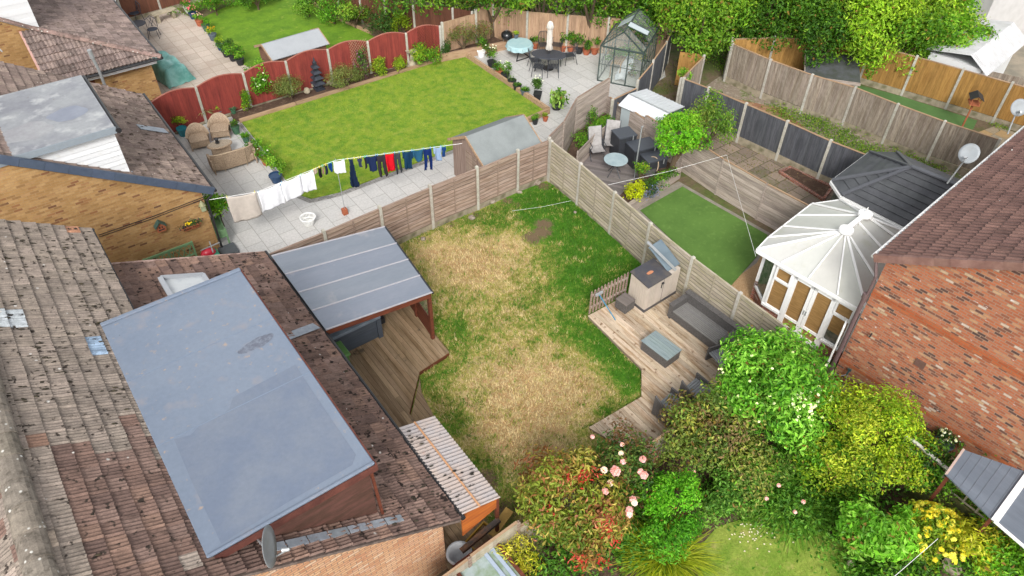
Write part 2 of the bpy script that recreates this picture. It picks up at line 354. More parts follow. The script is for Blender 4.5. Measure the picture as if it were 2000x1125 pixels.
BR_LIGHT = brick('pale_orange_brick', [(0, S(190, 134, 100)), (.3, S(206, 158, 118)), (.6, S(216, 174, 136)), (.85, S(200, 144, 108)), (1, S(220, 190, 160))], S(146, 122, 104), wash=(S(226, 204, 184), 1.4, .6, .85))
BR_YEL = brick('buff_yellow_brick', [(0, S(156, 118, 78)), (.14, S(174, 134, 86)), (.5, S(187, 147, 95)), (.84, S(198, 160, 110)), (.94, S(160, 108, 72)), (1, S(106, 74, 58))], S(178, 148, 106), ms=.007, dirt=(S(158, 122, 76), .9, .48, .74))
BR_RED = brick('mottled_red_brick', [(0, S(84, 66, 62)), (.1, S(124, 84, 70)), (.22, S(166, 98, 70)), (.5, S(186, 110, 76)), (.76, S(180, 114, 84)), (.9, S(192, 142, 104)), (.97, S(196, 166, 130)), (1, S(208, 190, 176))], S(160, 132, 112), bw=.19, wash=(S(226, 214, 212), 5.0, .68, .72))
BR_BAND = brick('smooth_orange_brick', [(0, S(160, 80, 46)), (.5, S(178, 92, 54)), (1, S(188, 104, 62))], S(150, 110, 84))
TILE_MAIN = tilemat('mossy_concrete_tile', S(58, 50, 44), (.6, .66), S(214, 210, 204), (4.4, .1, .15), .34, 6.5)
TILE_LOW = tilemat('brown_concrete_tile', S(48, 38, 34), (.58, .64), S(222, 216, 208), (4.0, .08, .13), .34, 6)
TILE_YEL = tilemat('lichened_concrete_tile', S(66, 54, 46), (.64, .7), S(214, 206, 192), (11, .12, .2), .3, 7)
TILE_FAR = tilemat('weathered_pantile', S(74, 60, 54), (.58, .7), S(196, 186, 176), (8, .1, .16), .25, 5)
TILE_RED = tilemat('red_brown_tile', S(70, 44, 38), (.78, .8), S(226, 220, 214), (2, .03, .05), .12, 5, rough=.6, streak=(14, 1.4, 1.4))
TILE_RIDGE = tilemat('lichened_ridge_tile', streak=(3, 3, 3), moss=S(96, 88, 78), m=(.55, .7), lich=S(216, 214, 206), ls=(12, .2, .34), var=.3, ms=8)
# ---------------------------------------------------------------- ground sheets
def sheet(name, poly, z, mat, kind='structure', th=None, label=None, cat=None):
    m = MB(); P = [(p[0], p[1]) for p in poly]
    if th: m.prism(P, z-th, z)
    else:
        a = sum(P[i][0]*P[(i+1) % len(P)][1]-P[(i+1) % len(P)][0]*P[i][1] for i in range(len(P)))
        if a < 0: P = P[::-1]
        m.face([(p[0], p[1], z) for p in P])
    return tag(m.build(name, mat), label, cat, kind=kind)
GROUND = mk('bare_ground', S(116, 100, 80), S(92, 104, 52), .8, (.45, .6), .3, 6, bump=.8, bd=.04, rough=.95, tint=False)
sheet('ground', [(-70, -50), (110, -50), (110, 120), (-70, 120)], 0, GROUND)
PAVE1 = brick('pale_porcelain_slab', [(0, S(200, 198, 195)), (.5, S(206, 204, 201)), (1, S(211, 208, 204))], S(168, 166, 160), .9, .6, .012, .5, dirt=(S(176, 172, 166), .9, .55, .85), coord='Object', bump=.15, rough=.7, rot=R(90))
PAVE2 = brick('cream_slab', [(0, S(196, 180, 166)), (.5, S(208, 194, 180)), (1, S(216, 200, 186))], S(168, 152, 136), .6, .6, .012, 0, dirt=(S(186, 166, 150), .8, .5, .8), coord='Object', bump=.15, rough=.75)
PAVE3 = brick('old_stone_flag', [(0, S(128, 114, 102)), (.5, S(146, 130, 116)), (1, S(162, 144, 126))], S(104, 96, 76), .6, .6, .02, .5, dirt=(S(110, 112, 74), 1.2, .52, .7), coord='Object', bump=.4, rough=.9)
PAVE4 = brick('buff_path_slab', [(0, S(172, 144, 102)), (.5, S(190, 160, 116)), (1, S(160, 150, 130))], S(136, 126, 104), .6, .6, .012, 0, dirt=(S(140, 136, 124), 1, .5, .7), coord='Object', bump=.2)
COB = brick('grey_cobble_kerb', [(0, S(140, 138, 136)), (1, S(166, 162, 158))], S(120, 118, 112), .2, .1, .01, .5, coord='Object', bump=.4)
PEA = mk('tan_gravel', S(196, 164, 124), S(170, 136, 98), 30, (.4, .6), .25, 60, bump=.6, bd=.02, tint=False)
# neighbour with the washing line: one big pale patio, raised lawn on it
sheet('patio', [(3.4, 17.9), (15.3, 18.05), (17.9, 19.7), (20.1, 20.3), (24.7, 21.2), (25.9, 22.6), (20.3, 29.0), (3.4, 29.4)], .008, PAVE1)
sheet('patio', [(4.6, 30.0), (7.8, 30.2), (10.2, 33.0), (8.6, 42.2), (4.6, 42.2)], .008, PAVE2)
LAWN1 = mk('mown_lawn', S(140, 164, 48), S(108, 148, 40), 2.6, (.42, .6), .2, 14, bump=.9, bd=.03, rough=.95, tint=False,
           spots=[(S(164, 172, 72), 'n', 2.4, .5, .8), (S(104, 140, 42), 'n', 1.3, .56, .8), (S(184, 180, 96), 'n', 9, .62, .8)])
LAWN2 = mk('green_lawn', S(112, 150, 34), S(92, 132, 30), 1.2, (.42, .62), .16, 12, bump=.6, bd=.03, rough=.95, tint=False, spots=[(S(146, 164, 62), 'n', 3, .6, .8)])
LAWN3 = mk('shady_lawn', S(152, 168, 72), S(120, 150, 50), 1.6, (.42, .6), .18, 14, bump=.6, bd=.03, rough=.95, tint=False, spots=[(S(190, 176, 110), 'n', 2.6, .58, .78)])
TURF = mk('artificial_turf', S(98, 134, 60), S(86, 120, 52), .7, (.4, .65), .1, 60, bump=.6, bd=.015, rough=.9, tint=False, spots=[(S(112, 146, 72), 'n', 6, .55, .8)])
def fringe(name, polyfn, n, hgt, cols, z, bbox, seed=4, wid=.016):
    'fine upright blades that soften a grass surface'
    q = np.random.default_rng(seed); x0, y0, x1, y1 = bbox
    X = q.uniform(x0, x1, n); Y = q.uniform(y0, y1, n); keep = polyfn(X, Y); X, Y = X[keep], Y[keep]; n = len(X)
    a = q.uniform(0, 2*np.pi, n); h = hgt*q.uniform(.4, 1.3, n); ln = q.uniform(.2, 1.1, n)*h
    B = np.stack([X, Y, np.full(n, z-.005)], 1); T = B+np.stack([np.cos(a)*ln, np.sin(a)*ln, h], 1); s = np.stack([-np.sin(a), np.cos(a), np.zeros(n)], 1)*wid/2
    V = np.stack([B-s, B+s, T], 1).reshape(-1, 3); C = cols(X, Y, q)
    me = rawmesh(name, V, np.arange(3*n).reshape(-1, 3), np.repeat(C, 3, axis=0)); o = link(name, me, BLADE); return tag(o, kind='stuff')
def inpoly(poly):
    def f(X, Y):
        r = np.zeros(len(X), bool); k = len(poly)
        for i in range(k):
            (x1, y1), (x2, y2) = poly[i][:2], poly[(i+1) % k][:2]
            c = ((y1 > Y) != (y2 > Y)) & (X < (x2-x1)*(Y-y1)/(y2-y1+1e-12)+x1); r ^= c
        return r
    return f
L1 = [(7.15, 28.5), (18.12, 28.45), (18.12, 21.85), (16.9, 21.72), (13.2, 21.72), (10.3, 21.75), (8.2, 21.72), (7.2, 21.95), (6.85, 22.6), (7.05, 25)]
sheet('lawn', L1, .06, LAWN1, th=.055)
K1 = [(7.0, 28.55), (6.68, 22.6), (7.05, 21.75), (8.1, 21.5), (13.3, 21.5), (13.3, 21.72)]
sheet('path', K1+[(8.2, 21.72), (7.2, 21.95), (6.85, 22.6), (7.12, 28.55)], .02, COB)
def mcol(base, var=.25):
    base = np.array(base)
    def f(X, Y, q): return base[q.integers(0, len(base), len(X))]*q.uniform(1-var, 1+var, (len(X), 1))
    return f
def lawn1col(X, Y, q):
    nn = np.array([mnoise.noise(Vector((x*1.1, y*1.1, 3)))+mnoise.noise(Vector((x*3.5, y*3.5, 9)))*.7 for x, y in zip(X, Y)]); k = np.clip(.45+nn*.5+q.normal(size=len(X))*.12, 0, .999)*3; i = np.minimum(k.astype(int), 2); fr = (k-i)[:, None]
    pal = np.array([S(90, 138, 34), S(120, 156, 42), S(156, 174, 62), S(186, 188, 92)]); return (pal[i]*(1-fr)+pal[i+1]*fr)*q.uniform(.75, 1.25, (len(X), 1))
fringe('grass', inpoly(L1), 60000, .045, lawn1col, .06, (6.8, 21.6, 18.2, 28.6))
L2 = [tuple(G(*p)[:2]) for p in ((392, 38), (470, 2), (590, -12), (612, 12), (660, 38), (722, 68), (760, 92), (600, 160), (478, 128), (432, 102))]
sheet('lawn', L2, .05, LAWN2, th=.045)
# artificial turf garden
sheet('path', [(15.7, 9.0), (16.35, 14.75), (19.1, 14.9), (19.5, 10.3), (18.6, 9.4)], .006, mk('grey_paving', S(158, 150, 140), S(140, 134, 122), 3, (.4, .6), .15, 20, tint=False))
sheet('artificial_lawn', [(15.95, 9.95), (16.62, 14.4), (18.95, 14.55), (19.28, 10.75), (18.0, 10.2), (16.25, 9.75)], .03, TURF, th=.02)
sheet('path', [(14.9, 8.9), (15.9, 9.85), (17.8, 10.0), (19.3, 10.6), (19.4, 9.3), (16.6, 9.0), (16.3, 8.7), (15.6, 5.6), (14.6, 5.6)], .012, PEA)
sheet('patio', [(19.75, 8.6), (19.6, 19.3), (21.5, 19.2), (23.3, 17.5), (23.7, 9.5), (21, 9.0)], .008, PAVE3)
WEED = mk('weedy_gravel', S(148, 134, 118), S(98, 118, 52), 1.1, (.5, .62), .3, 16, bump=.8, bd=.04, tint=False, spots=[(S(176, 164, 150), 'n', 7, .55, .65)])
sheet('strip_of_ground', [(23.8, 8.5), (23.5, 19), (26.9, 19.8), (27.2, 17.4), (27.7, 13.8), (28.4, 10.2), (28.6, 7.5)], .008, WEED)
BRP = brick('herringbone_red_brick_path', [(0, S(150, 100, 76)), (.5, S(170, 122, 92)), (1, S(182, 150, 110))], S(130, 116, 92), .2, .1, .01, .5, dirt=(S(128, 122, 84), 1.5, .5, .7), coord='Object', rot=R(40))
sheet('path', [(24.3, 14.2), (24.1, 17.6), (25.6, 18.2), (26.8, 16.2), (26.2, 14.2)], .014, BRP)
sheet('artificial_lawn', [(28.6, 9.2), (28.3, 12.2), (28.5, 15.6), (29.8, 17.0), (31.4, 15.6), (32.1, 13.8), (32.9, 10.6)], .02, mk('blue_green_turf', S(92, 128, 72), S(84, 118, 66), 1, (.4, .6), .1, 40, tint=False))
sheet('patio', [(28.6, 9.15), (30.3, 10.3), (33.2, 9.9), (33.4, 7.2), (28.8, 7.2)], .03, PAVE4)
sheet('path', [(13.9, -3), (14.2, 5.4), (15.75, 5.4), (16.2, -3)], .01, PAVE4)
sheet('patio', [(34.5, 8), (34.5, 16.5), (44, 17.5), (46, 8)], .01, mk('worn_concrete_yard', S(168, 156, 138), S(140, 134, 120), 1, (.4, .6), .2, 8, tint=False))
L4 = [tuple(G(*p)[:2]) for p in ((1345, 1135), (1352, 1085), (1400, 1030), (1480, 1005), (1580, 1020), (1660, 1065), (1720, 1150), (1600, 1250), (1400, 1250))]
sheet('lawn', L4, .02, LAWN3)
fringe('grass', inpoly(L4), 14000, .03, mcol([S(112, 140, 46), S(136, 152, 62), S(160, 158, 84)]), .02, (7.5, .3, 12, 4.6), 9)
# main garden lawn: patchy, half scorched
BL = [(930, 520, 1.7, .62), (870, 500, 1.0, .2), (1000, 480, .8, .25), (1020, 780, 1.9, .52), (1100, 760, 1.3, .35), (960, 860, 1.1, .3), (1060, 870, .9, .3), (830, 490, .8, .2), (1150, 760, .8, .2),
      (1190, 490, 1.7, -.8), (1100, 420, 1.5, -.8), (1040, 390, 1.0, -.55), (1150, 560, 1.1, -.5), (1190, 680, .9, -.65), (1120, 640, .7, -.3), (1230, 740, .6, -.6), (880, 640, .6, -.22), (920, 680, .8, -.15),
      (850, 740, .5, -.25), (890, 830, .6, -.35), (930, 900, .5, -.35), (1180, 800, .5, -.4), (800, 460, .4, -.3), (960, 640, 1.2, .12), (1060, 660, .8, .05), (960, 720, 1.0, .12), (1240, 520, 1.2, -.6), (960, 440, .6, -.2)]
SL = [(1062, 440, .45, 1.0), (1058, 455, .5, 1.0), (1040, 466, .5, .95), (1012, 425, .3, .6), (990, 395, .35, .8), (930, 420, .3, .7), (880, 440, .3, .7), (1060, 365, .4, .8), (950, 940, .5, .9), (985, 1000, .5, .8), (1150, 510, .12, .5), (1010, 400, .3, .6), (840, 470, .3, .6), (915, 800, .3, .3), (970, 900, .4, .4), (820, 470, .3, .5)]
BLW = [(G(a, b), r, v) for a, b, r, v in BL]; SLW = [(G(a, b), r, v) for a, b, r, v in SL]
def dryness(X, Y):
    d = np.full(X.shape, .45); s = np.zeros(X.shape)
    for p, r, v in BLW: d += v*np.exp(-((X-p.x)**2+(Y-p.y)**2)/(r*r)*1.3)
    for p, r, v in SLW: s = np.maximum(s, v*np.exp(-((X-p.x)**2+(Y-p.y)**2)/(r*r)*1.2))
    return np.clip(d, 0, 1.1), s
LG = NT('scorched_lawn'); v = LG.co('Object'); sp = LG.n.new('ShaderNodeSeparateColor'); LG.L(LG.attr(), sp.inputs[0])
n1 = LG.noise(2.3, v, 6, .65); n2 = LG.noise(9, v, 5, .7); n3 = LG.noise(45, v, 3, .7)
dd = LG.math('ADD', sp.outputs[0], LG.math('MULTIPLY', LG.math('SUBTRACT', n1, .5), 1.5)); dd = LG.math('ADD', dd, LG.math('MULTIPLY', LG.math('SUBTRACT', n2, .5), 1.7))
c = LG.ramp(dd, [(0, S(78, 130, 36)), (.2, S(98, 142, 44)), (.42, S(148, 156, 76)), (.62, S(184, 172, 96)), (.82, S(212, 190, 138)), (1, S(196, 162, 116))])
sl = LG.math('ADD', sp.outputs[1], LG.math('MULTIPLY', LG.math('SUBTRACT', n2, .5), 1.3))
c = LG.mix(LG.step(sl, .42, .7), c, S(126, 108, 84)); c = LG.mix(1, c, LG.ramp(n3, [(.3, g3(.72)), (.7, g3(1.25))]), 'MULTIPLY')
LG.bump(LG.math('ADD', n2, n3), .8, .03); LG.done(c, .95, .1)
def main_lawn():
    nx, ny = 134, 146; X = np.linspace(4.4, 15.2, nx); Y = np.linspace(6.2, 17.95, ny); XX, YY = np.meshgrid(X, Y)
    Z = np.array([mnoise.noise(Vector((x*.8, y*.8, 0)))*.03+mnoise.noise(Vector((x*3, y*3, 5)))*.012 for x, y in zip(XX.ravel(), YY.ravel())])+.035
    V = np.stack([XX.ravel(), YY.ravel(), Z], 1); i = np.arange((ny-1)*nx).reshape(ny-1, nx)[:, :-1].ravel(); F = np.stack([i, i+1, i+nx+1, i+nx], 1)
    cx = V[F].mean(1); d, s = dryness(cx[:, 0], cx[:, 1]); C = np.stack([np.clip(d, 0, 1), s, d*0], 1)
    me = rawmesh('lawn', V, F, np.repeat(C, 4, axis=0)); o = link('lawn', me, LG.m); me.polygons.foreach_set('use_smooth', [True]*len(me.polygons)); return tag(o, kind='structure')
main_lawn()
def lawncol(X, Y, q):
    d, s = dryness(X, Y); nn = np.array([mnoise.noise(Vector((x*1.8, y*1.8, 3)))*1.0+mnoise.noise(Vector((x*4.2, y*4.2, 7)))*.9+mnoise.noise(Vector((x*10, y*10, 3)))*.7 for x, y in zip(X, Y)])
    k = np.clip(d+nn*.62+q.normal(size=len(X))*.22, 0, .999); pal = np.array([S(78, 128, 34), S(94, 140, 44), S(136, 156, 60), S(174, 166, 92), S(204, 182, 126), S(222, 202, 158)])
    f = k*5; i = np.minimum(f.astype(int), 4); fr = (f-i)[:, None]; C = pal[i]*(1-fr)+pal[i+1]*fr
    return C*q.uniform(.65, 1.35, (len(X), 1))
def lawnmask(X, Y):
    d, s = dryness(X, Y); q = np.random.default_rng(1); return (q.random(len(X)) > s*1.15) & inpoly([(5.1, 11.9), (6.2, 12.5), (7.1, 12.6), (7.45, 17.75), (15, 17.7), (14.6, 11.3), (11.5, 11.3), (11.35, 8.8), (10.6, 8.05), (8.8, 8.1), (8.6, 6.4), (4.95, 6.4), (4.95, 9.5), (5.75, 10), (5.8, 11.9)])(X, Y)
fringe('grass', lawnmask, 120000, .085, lawncol, .04, (4.8, 6.3, 15.1, 17.8), 5, .022)
# ---------------------------------------------------------------- decks
def clip(poly, a, b, c):
    out = []
    for i in range(len(poly)):
        p, q = poly[i], poly[(i+1) % len(poly)]; fp = a*p[0]+b*p[1]-c; fq = a*q[0]+b*q[1]-c
        if fp >= 0: out.append(p)
        if (fp >= 0) != (fq >= 0): t = fp/(fp-fq); out.append((p[0]+(q[0]-p[0])*t, p[1]+(q[1]-p[1])*t))
    return out
def deck(name, label, poly, z, mat, bw=.145, ang=0, th=.03, skirt=True, joint=3.6):
    'boards laid along Y (turned by ang) clipped to the outline'
    root = thing(name, label, 'deck', (poly[0][0], poly[0][1], 0)); ca, sa = math.cos(ang), math.sin(ang)
    loc = [(p[0]*ca+p[1]*sa, -p[0]*sa+p[1]*ca) for p in poly]; x = min(p[0] for p in loc); m = MB(); m2 = MB()
    while x < max(p[0] for p in loc):
        s = clip(clip(loc, 1, 0, x), -1, 0, -(x+bw-.008))
        if len(s) >= 3:
            y0, y1 = min(p[1] for p in s), max(p[1] for p in s); cut = y0+random.uniform(.5, joint)
            while y0 < y1-.02:
                t = clip(clip(s, 0, 1, y0), 0, -1, -(min(cut, y1+1)-.004))
                if len(t) >= 3: m.tint(None, .78, 1.16); m.prism([(p[0]*ca-p[1]*sa, p[0]*sa+p[1]*ca) for p in t], z-th, z+random.uniform(-.002, .002))
                y0 = cut; cut += joint
        x += bw
    m.build('boards', mat, root, world=True)
    if skirt: m2.prism([(p[0]+(sum(q[0] for q in poly)/len(poly)-p[0])*.012, p[1]+(sum(q[1] for q in poly)/len(poly)-p[1])*.012) for p in poly], 0, z-th-.002); m2.build('frame', M['redwood'] if mat is M['deckl'] else M['lap'], root, world=True)
    return root
deck('timber_deck', 'brown damp timber deck stepping down beside the tiled roof and hot tub', [(3.6, 16.9), (7.35, 16.9), (7.17, 12.52), (6.09, 12.4), (5.1, 11.3), (4.95, 6.9), (3.6, 6.9)], .2, M['deckl'])
deck('timber_deck', 'narrow lower timber deck step by the corrugated lean-to roof', [(6.0, 12.25), (5.12, 11.25), (4.98, 8.2), (5.3, 9.0), (5.78, 11.8)], .1, M['deckl'])
deck('timber_deck', 'bleached peeling timber deck with the grey rattan sofa on it', [(11.46, 11.32), (14.62, 11.3), (14.4, 6.6), (9.2, 6.6), (8.75, 8.13), (10.61, 8.06), (11.32, 8.8)], .16, M['deckr'])
deck('composite_deck', 'grey composite deck under the round glass table', [(15.2, 18.0), (15.6, 16.6), (15.9, 14.6), (18.4, 14.85), (19.3, 15.6), (19.2, 18.3), (17, 18.3)], .12, M['deckg'], ang=R(35))
# ---------------------------------------------------------------- roofs
def tiles(name, A, B, C, D, nc, nt, mat, parent, colf, prof='rib', lift=.03, amp=.012, keep=None, th=.0):
    'courses of interlocking tiles over the patch eave A-B, top D-C'
    A, B, C, D = map(lambda p: np.array(p, float), (A, B, C, D)); k = {'rib': 8, 'roll': 8, 'flat': 4, 'course': 1}[prof]; nu = nt*k
    n = np.cross(B-A, D-A); n /= np.linalg.norm(n); n = n if n[2] > 0 else -n
    u = np.arange(nu+1)/nu; s = (np.arange(nu+1) % k)/k
    if prof == 'rib': h = amp*(np.arange(nu+1) % 2)*np.where((np.arange(nu+1) % k) == 1, 1.8, 1)
    elif prof == 'roll': h = amp*np.maximum(0, np.sin(s*4*math.pi-.6))*2
    elif prof == 'flat': h = amp*((np.arange(nu+1) % k) == 0)*-1.0
    else: h = u*0
    V = []; F = []; T = []; q = np.random.default_rng(len(name)+nt+nc)
    for j in range(nc):
        for e, vv, l in ((0, j/nc, lift), (1, (j+1)/nc, .002)):
            P = (A[None]*(1-u)[:, None]+B[None]*u[:, None])*(1-vv)+(D[None]*(1-u)[:, None]+C[None]*u[:, None])*vv
            jj = np.repeat(q.normal(size=nt+1)*.006, k)[:nu+1] if e == 0 else 0
            P = P+n[None]*(l+h+jj+.004)[:, None]; V.append(P)
    V = np.concatenate(V); W = nu+1
    sg = 1 if np.cross(B-A, D-A) @ n > 0 else -1
    for j in range(nc):
        for i in range(nu):
            if keep and not keep((i+.5)/nu, (j+.5)/nc): continue
            a = (2*j)*W+i; b = a+W; c = colf(j, i//k, (i+.5)/nu, (j+.5)/nc)
            F.append((a, a+1, b+1, b)[::sg]); T.append(c)
            if j: p = (2*j-1)*W+i; F.append((p, p+1, a+1, a)[::sg]); T.append(c)
    F = np.array(F); T = np.array(T)
    mi = np.array(wm(parent).inverted()); V = V@mi[:3, :3].T+mi[:3, 3]
    me = rawmesh(name, V, F, np.repeat(T, 4, axis=0)); return link(name, me, mat, parent)
_tc = {}
def tilecol(key, pal, var=.16):
    r = random.Random(key); pal = [np.array(p) for p in pal]
    def f(j, i, u, v):
        if (key, j, i) not in _tc: _tc[(key, j, i)] = r.choice(pal)*r.uniform(1-var, 1+var)
        return _tc[(key, j, i)]
    return f
def PVp(px, py, p0, n):
    d = CR*(px-1000)-CU*(py-562.5)+CF*FPX; o = Vector((0, 0, CAMH)); n = Vector(n); return o+d*((Vector(p0)-o).dot(n)/d.dot(n))
def ridge_tiles(m, p, q, r=.15, L=.45):
    p = Vector(p); q = Vector(q); d = (q-p); n = max(1, int(d.length/L)); d /= n; a = d.normalized().cross(Vector((0, 0, 1))).normalized(); b = a.cross(d.normalized())
    for i in range(n):
        m.tint(None, .82, 1.15); vs = []
        for e, rr in ((-.02, r*1.06), (1.0, r)):
            for k in range(9):
                t = math.pi*k/8; o = p+d*(i+e); vs.append(o+a*math.cos(t)*rr+b*math.sin(t)*rr*.75)
        m.faces(vs, [(k, k+1, k+10, k+9) for k in range(8)]+[tuple(range(9))])
def gutter(m, p, q, r=.06):
    m.tube([p, q], r, 8)
def dish(name, label, base, ctr, aim, rad):
    'satellite dish: bowl, arm, receiver and mast'
    root = thing(name, label, 'satellite dish', base, 0, 'satellite dishes on the houses'); b = Vector(base); c = Vector(ctr)-b; aim = Vector(aim).normalized()
    rot = aim.to_track_quat('Z', 'Y').to_matrix(); m = MB(); vs = []; n = 24
    prof = [(0, 0), (.4, .02), (.75, .07), (1, .13), (1.0, .145), (.7, .085), (.3, .03), (0, .015)]
    for r_, z_ in prof:
        for k in range(n): t = 2*math.pi*k/n; vs.append(c+rot@Vector((r_*rad*math.cos(t), r_*rad*1.08*math.sin(t), z_*rad)))
    m.faces(vs, [(i*n+k, i*n+(k+1) % n, (i+1)*n+(k+1) % n, (i+1)*n+k) for i in range(len(prof)-1) for k in range(n)]); m.build('dish_bowl', M['dish'], root, smooth=True)
    low = c+rot@Vector((0, -rad*1.05, rad*.1)); tip = c+rot@Vector((0, -rad*.55, rad*.95))
    part('receiver_arm', M['metal_l'], root, lambda m: m.tube([low, tip], .014, 6).tube([tip, tip-aim*.12], [.03, .045], 10))
    part('mast', M['metal_l'], root, lambda m: m.tube([(0, 0, 0), (c-aim*.05)*.5+Vector((0, 0, .0)), c-aim*.03], .022, 8))
    return root
M['dish'] = mk('dish_grey_enamel', S(160, 166, 170), S(150, 152, 150), 4, (.5, .8), .06, 12, rough=.5, bump=.05)
# ---------------------------------------------------------------- main bungalow (left foreground)
SL_ = .627
mh = thing('bungalow', 'brick bungalow with mossy tiled roof and blue-grey flat dormer, nearest at left', 'house', (0, 12, 0))
def gable(m, x0, x1, xr, y0, y1, ze, zr): # solid house body, ridge along Y
    P = [(x0, 0), (x1, 0), (x1, ze), (xr, zr), (x0, ze)]; n = 5
    vs = [(p[0], y0, p[1]) for p in P]+[(p[0], y1, p[1]) for p in P]
    m.faces(vs, [tuple(range(n)), tuple(range(n, 2*n))[::-1]]+[(i, i+n, (i+1) % n+n, (i+1) % n) for i in range(n)])
part('wall', BR_LIGHT, mh, lambda m: gable(m, -8.3, 3.62, -2.41, 7.12, 13.2, 2.25, 5.95), world=True)
part('wall', BR_LIGHT, mh, lambda m: (m.box(-2, 13.2, 0, 3.62, 16.85, 2.2), gable(m, -5, .05, -2.41, 13.2, 17.5, 4.2, 5.8)), world=True)
GREYP = [S(156, 143, 132), S(150, 138, 127), S(163, 149, 138), S(145, 133, 123), S(158, 145, 133)]
BRNP = [S(138, 112, 101), S(128, 104, 94), S(148, 120, 106), S(120, 98, 90), S(142, 118, 108)]
_r = random.Random(11); _up = {}
def upcol(j, i, u, v):
    if (j, i) not in _up:
        y = 6.86+u*10.9; g = True
        if v < .83 and y < 9.6 + (v-.3)*1.2: g = False
        if v < .4 and 9.0 < y < 10.6: g = _r.random() < .35
        c = np.array(_r.choice(GREYP if g else BRNP))*_r.uniform(.94, 1.07)
        if g and _r.random() < .03: c = np.array(_r.choice([S(150, 112, 98), S(196, 178, 160), S(190, 140, 112), S(150, 120, 104)]))
        if not g and _r.random() < .03: c = np.array(S(176, 162, 150))
        if abs(y-12.75) < .2 and abs(v-.33) < .05: c = np.array(S(160, 182, 206))
        if abs(y-13.6) < .3 and v > .72: c = np.array(S(196, 202, 206))
        _up[(j, i)] = c
    return _up[(j, i)]
tiles('roof', (.16, 6.86, 4.63), (.16, 17.75, 4.63), (-2.41, 17.75, 6.24), (-2.41, 6.86, 6.24), 10, 36, TILE_MAIN, mh, upcol, 'rib', .035, .016)
tiles('roof', (-8.5, 17.75, 2.35), (-8.5, 6.0, 2.35), (-2.41, 6.0, 6.24), (-2.41, 17.75, 6.24), 23, 38, TILE_MAIN, mh, tilecol('mb', GREYP+BRNP[:2]), 'rib', .035, .014)
tiles('lower_roof', (3.92, 6.86, 2.28), (3.92, 17.15, 2.42), (.12, 17.0, 3.96), (.12, 6.86, 4.66), 15, 34, TILE_LOW, mh, tilecol('ml', BRNP), 'rib', .035, .014)
def _rt(m):
    ridge_tiles(m, (-2.41, 6.84, 6.2), (-2.41, 17.8, 6.2), .21, .5); m.t = [tuple(a*b for a, b in zip(c, S(150, 140, 128))) for c in m.t]
part('ridge', TILE_RIDGE, mh, _rt, world=True, smooth=False)
part('verge', M['black'], mh, lambda m: (m.bar((.2, 17.74, 4.55), (-2.41, 17.74, 6.17), .06, .12), m.bar((.19, 13.5, 4.6), (.19, 17.74, 4.6), .05, .08)), world=True)
part('verge', mk('pink_mortar_verge', S(206, 176, 164), S(150, 120, 108), 5, (.4, .6), .2, 14), mh, lambda m: m.bar((3.9, 17.16, 2.4), (.15, 17.02, 3.97), .06, .07), world=True)
part('verge', mk('grey_mortar_verge', S(128, 112, 104), S(96, 84, 78), 5, (.4, .6), .2, 14), mh, lambda m: m.bar((3.9, 6.88, 2.24), (-2.41, 6.88, 6.17), .07, .06), world=True)
part('gutter', M['gutter'], mh, lambda m: gutter(m, (3.99, 6.85, 2.24), (3.99, 17.2, 2.36), .055), world=True)
part('flashing', M['lead'], mh, lambda m: [m.tint(None, .92, 1.06).bar((.3+i*.36, 7.2-.0, 4.575-i*.226), (.3+(i+.92)*.36, 7.2, 4.575-(i+.92)*.226), .16, .04) for i in range(7)], world=True)
part('flashing', M['lead'], mh, lambda m: (m.bar((2.58, 13.1, 3.02), (3.86, 13.5, 2.5), .28, .012), m.bar((2.25, 13.9, 3.08), (2.6, 15.7, 3.0), .3, .012)), world=True)
def velux(m):
    for a, b in (((1.05, 14.05), (1.05, 15.75)), ((2.0, 14.05), (2.0, 15.75)), ((1.05, 14.05), (2.0, 14.05)), ((1.05, 15.75), (2.0, 15.75))):
        za = 4.07+(1.05-a[0])*.42-(a[1]-14)*.07; zb = 4.07+(1.05-b[0])*.42-(b[1]-14)*.07
        m.bar((*a, za), (*b, zb), .11, .16)
wn = part('roof_window', mk('window_casing_grey', S(176, 180, 186), None, var=.08, rough=.5), mh, velux, world=True)
part('pane', mk('blinded_glass', S(214, 218, 220), S(190, 196, 202), 3, (.5, .7), .05, 3, rough=.12, bump=0), wn, lambda m: m.slab([(1.08, 14.08, 4.06+.02), (1.97, 14.08, 3.72), (1.97, 15.72, 3.6), (1.08, 15.72, 3.94)], .03), world=True)
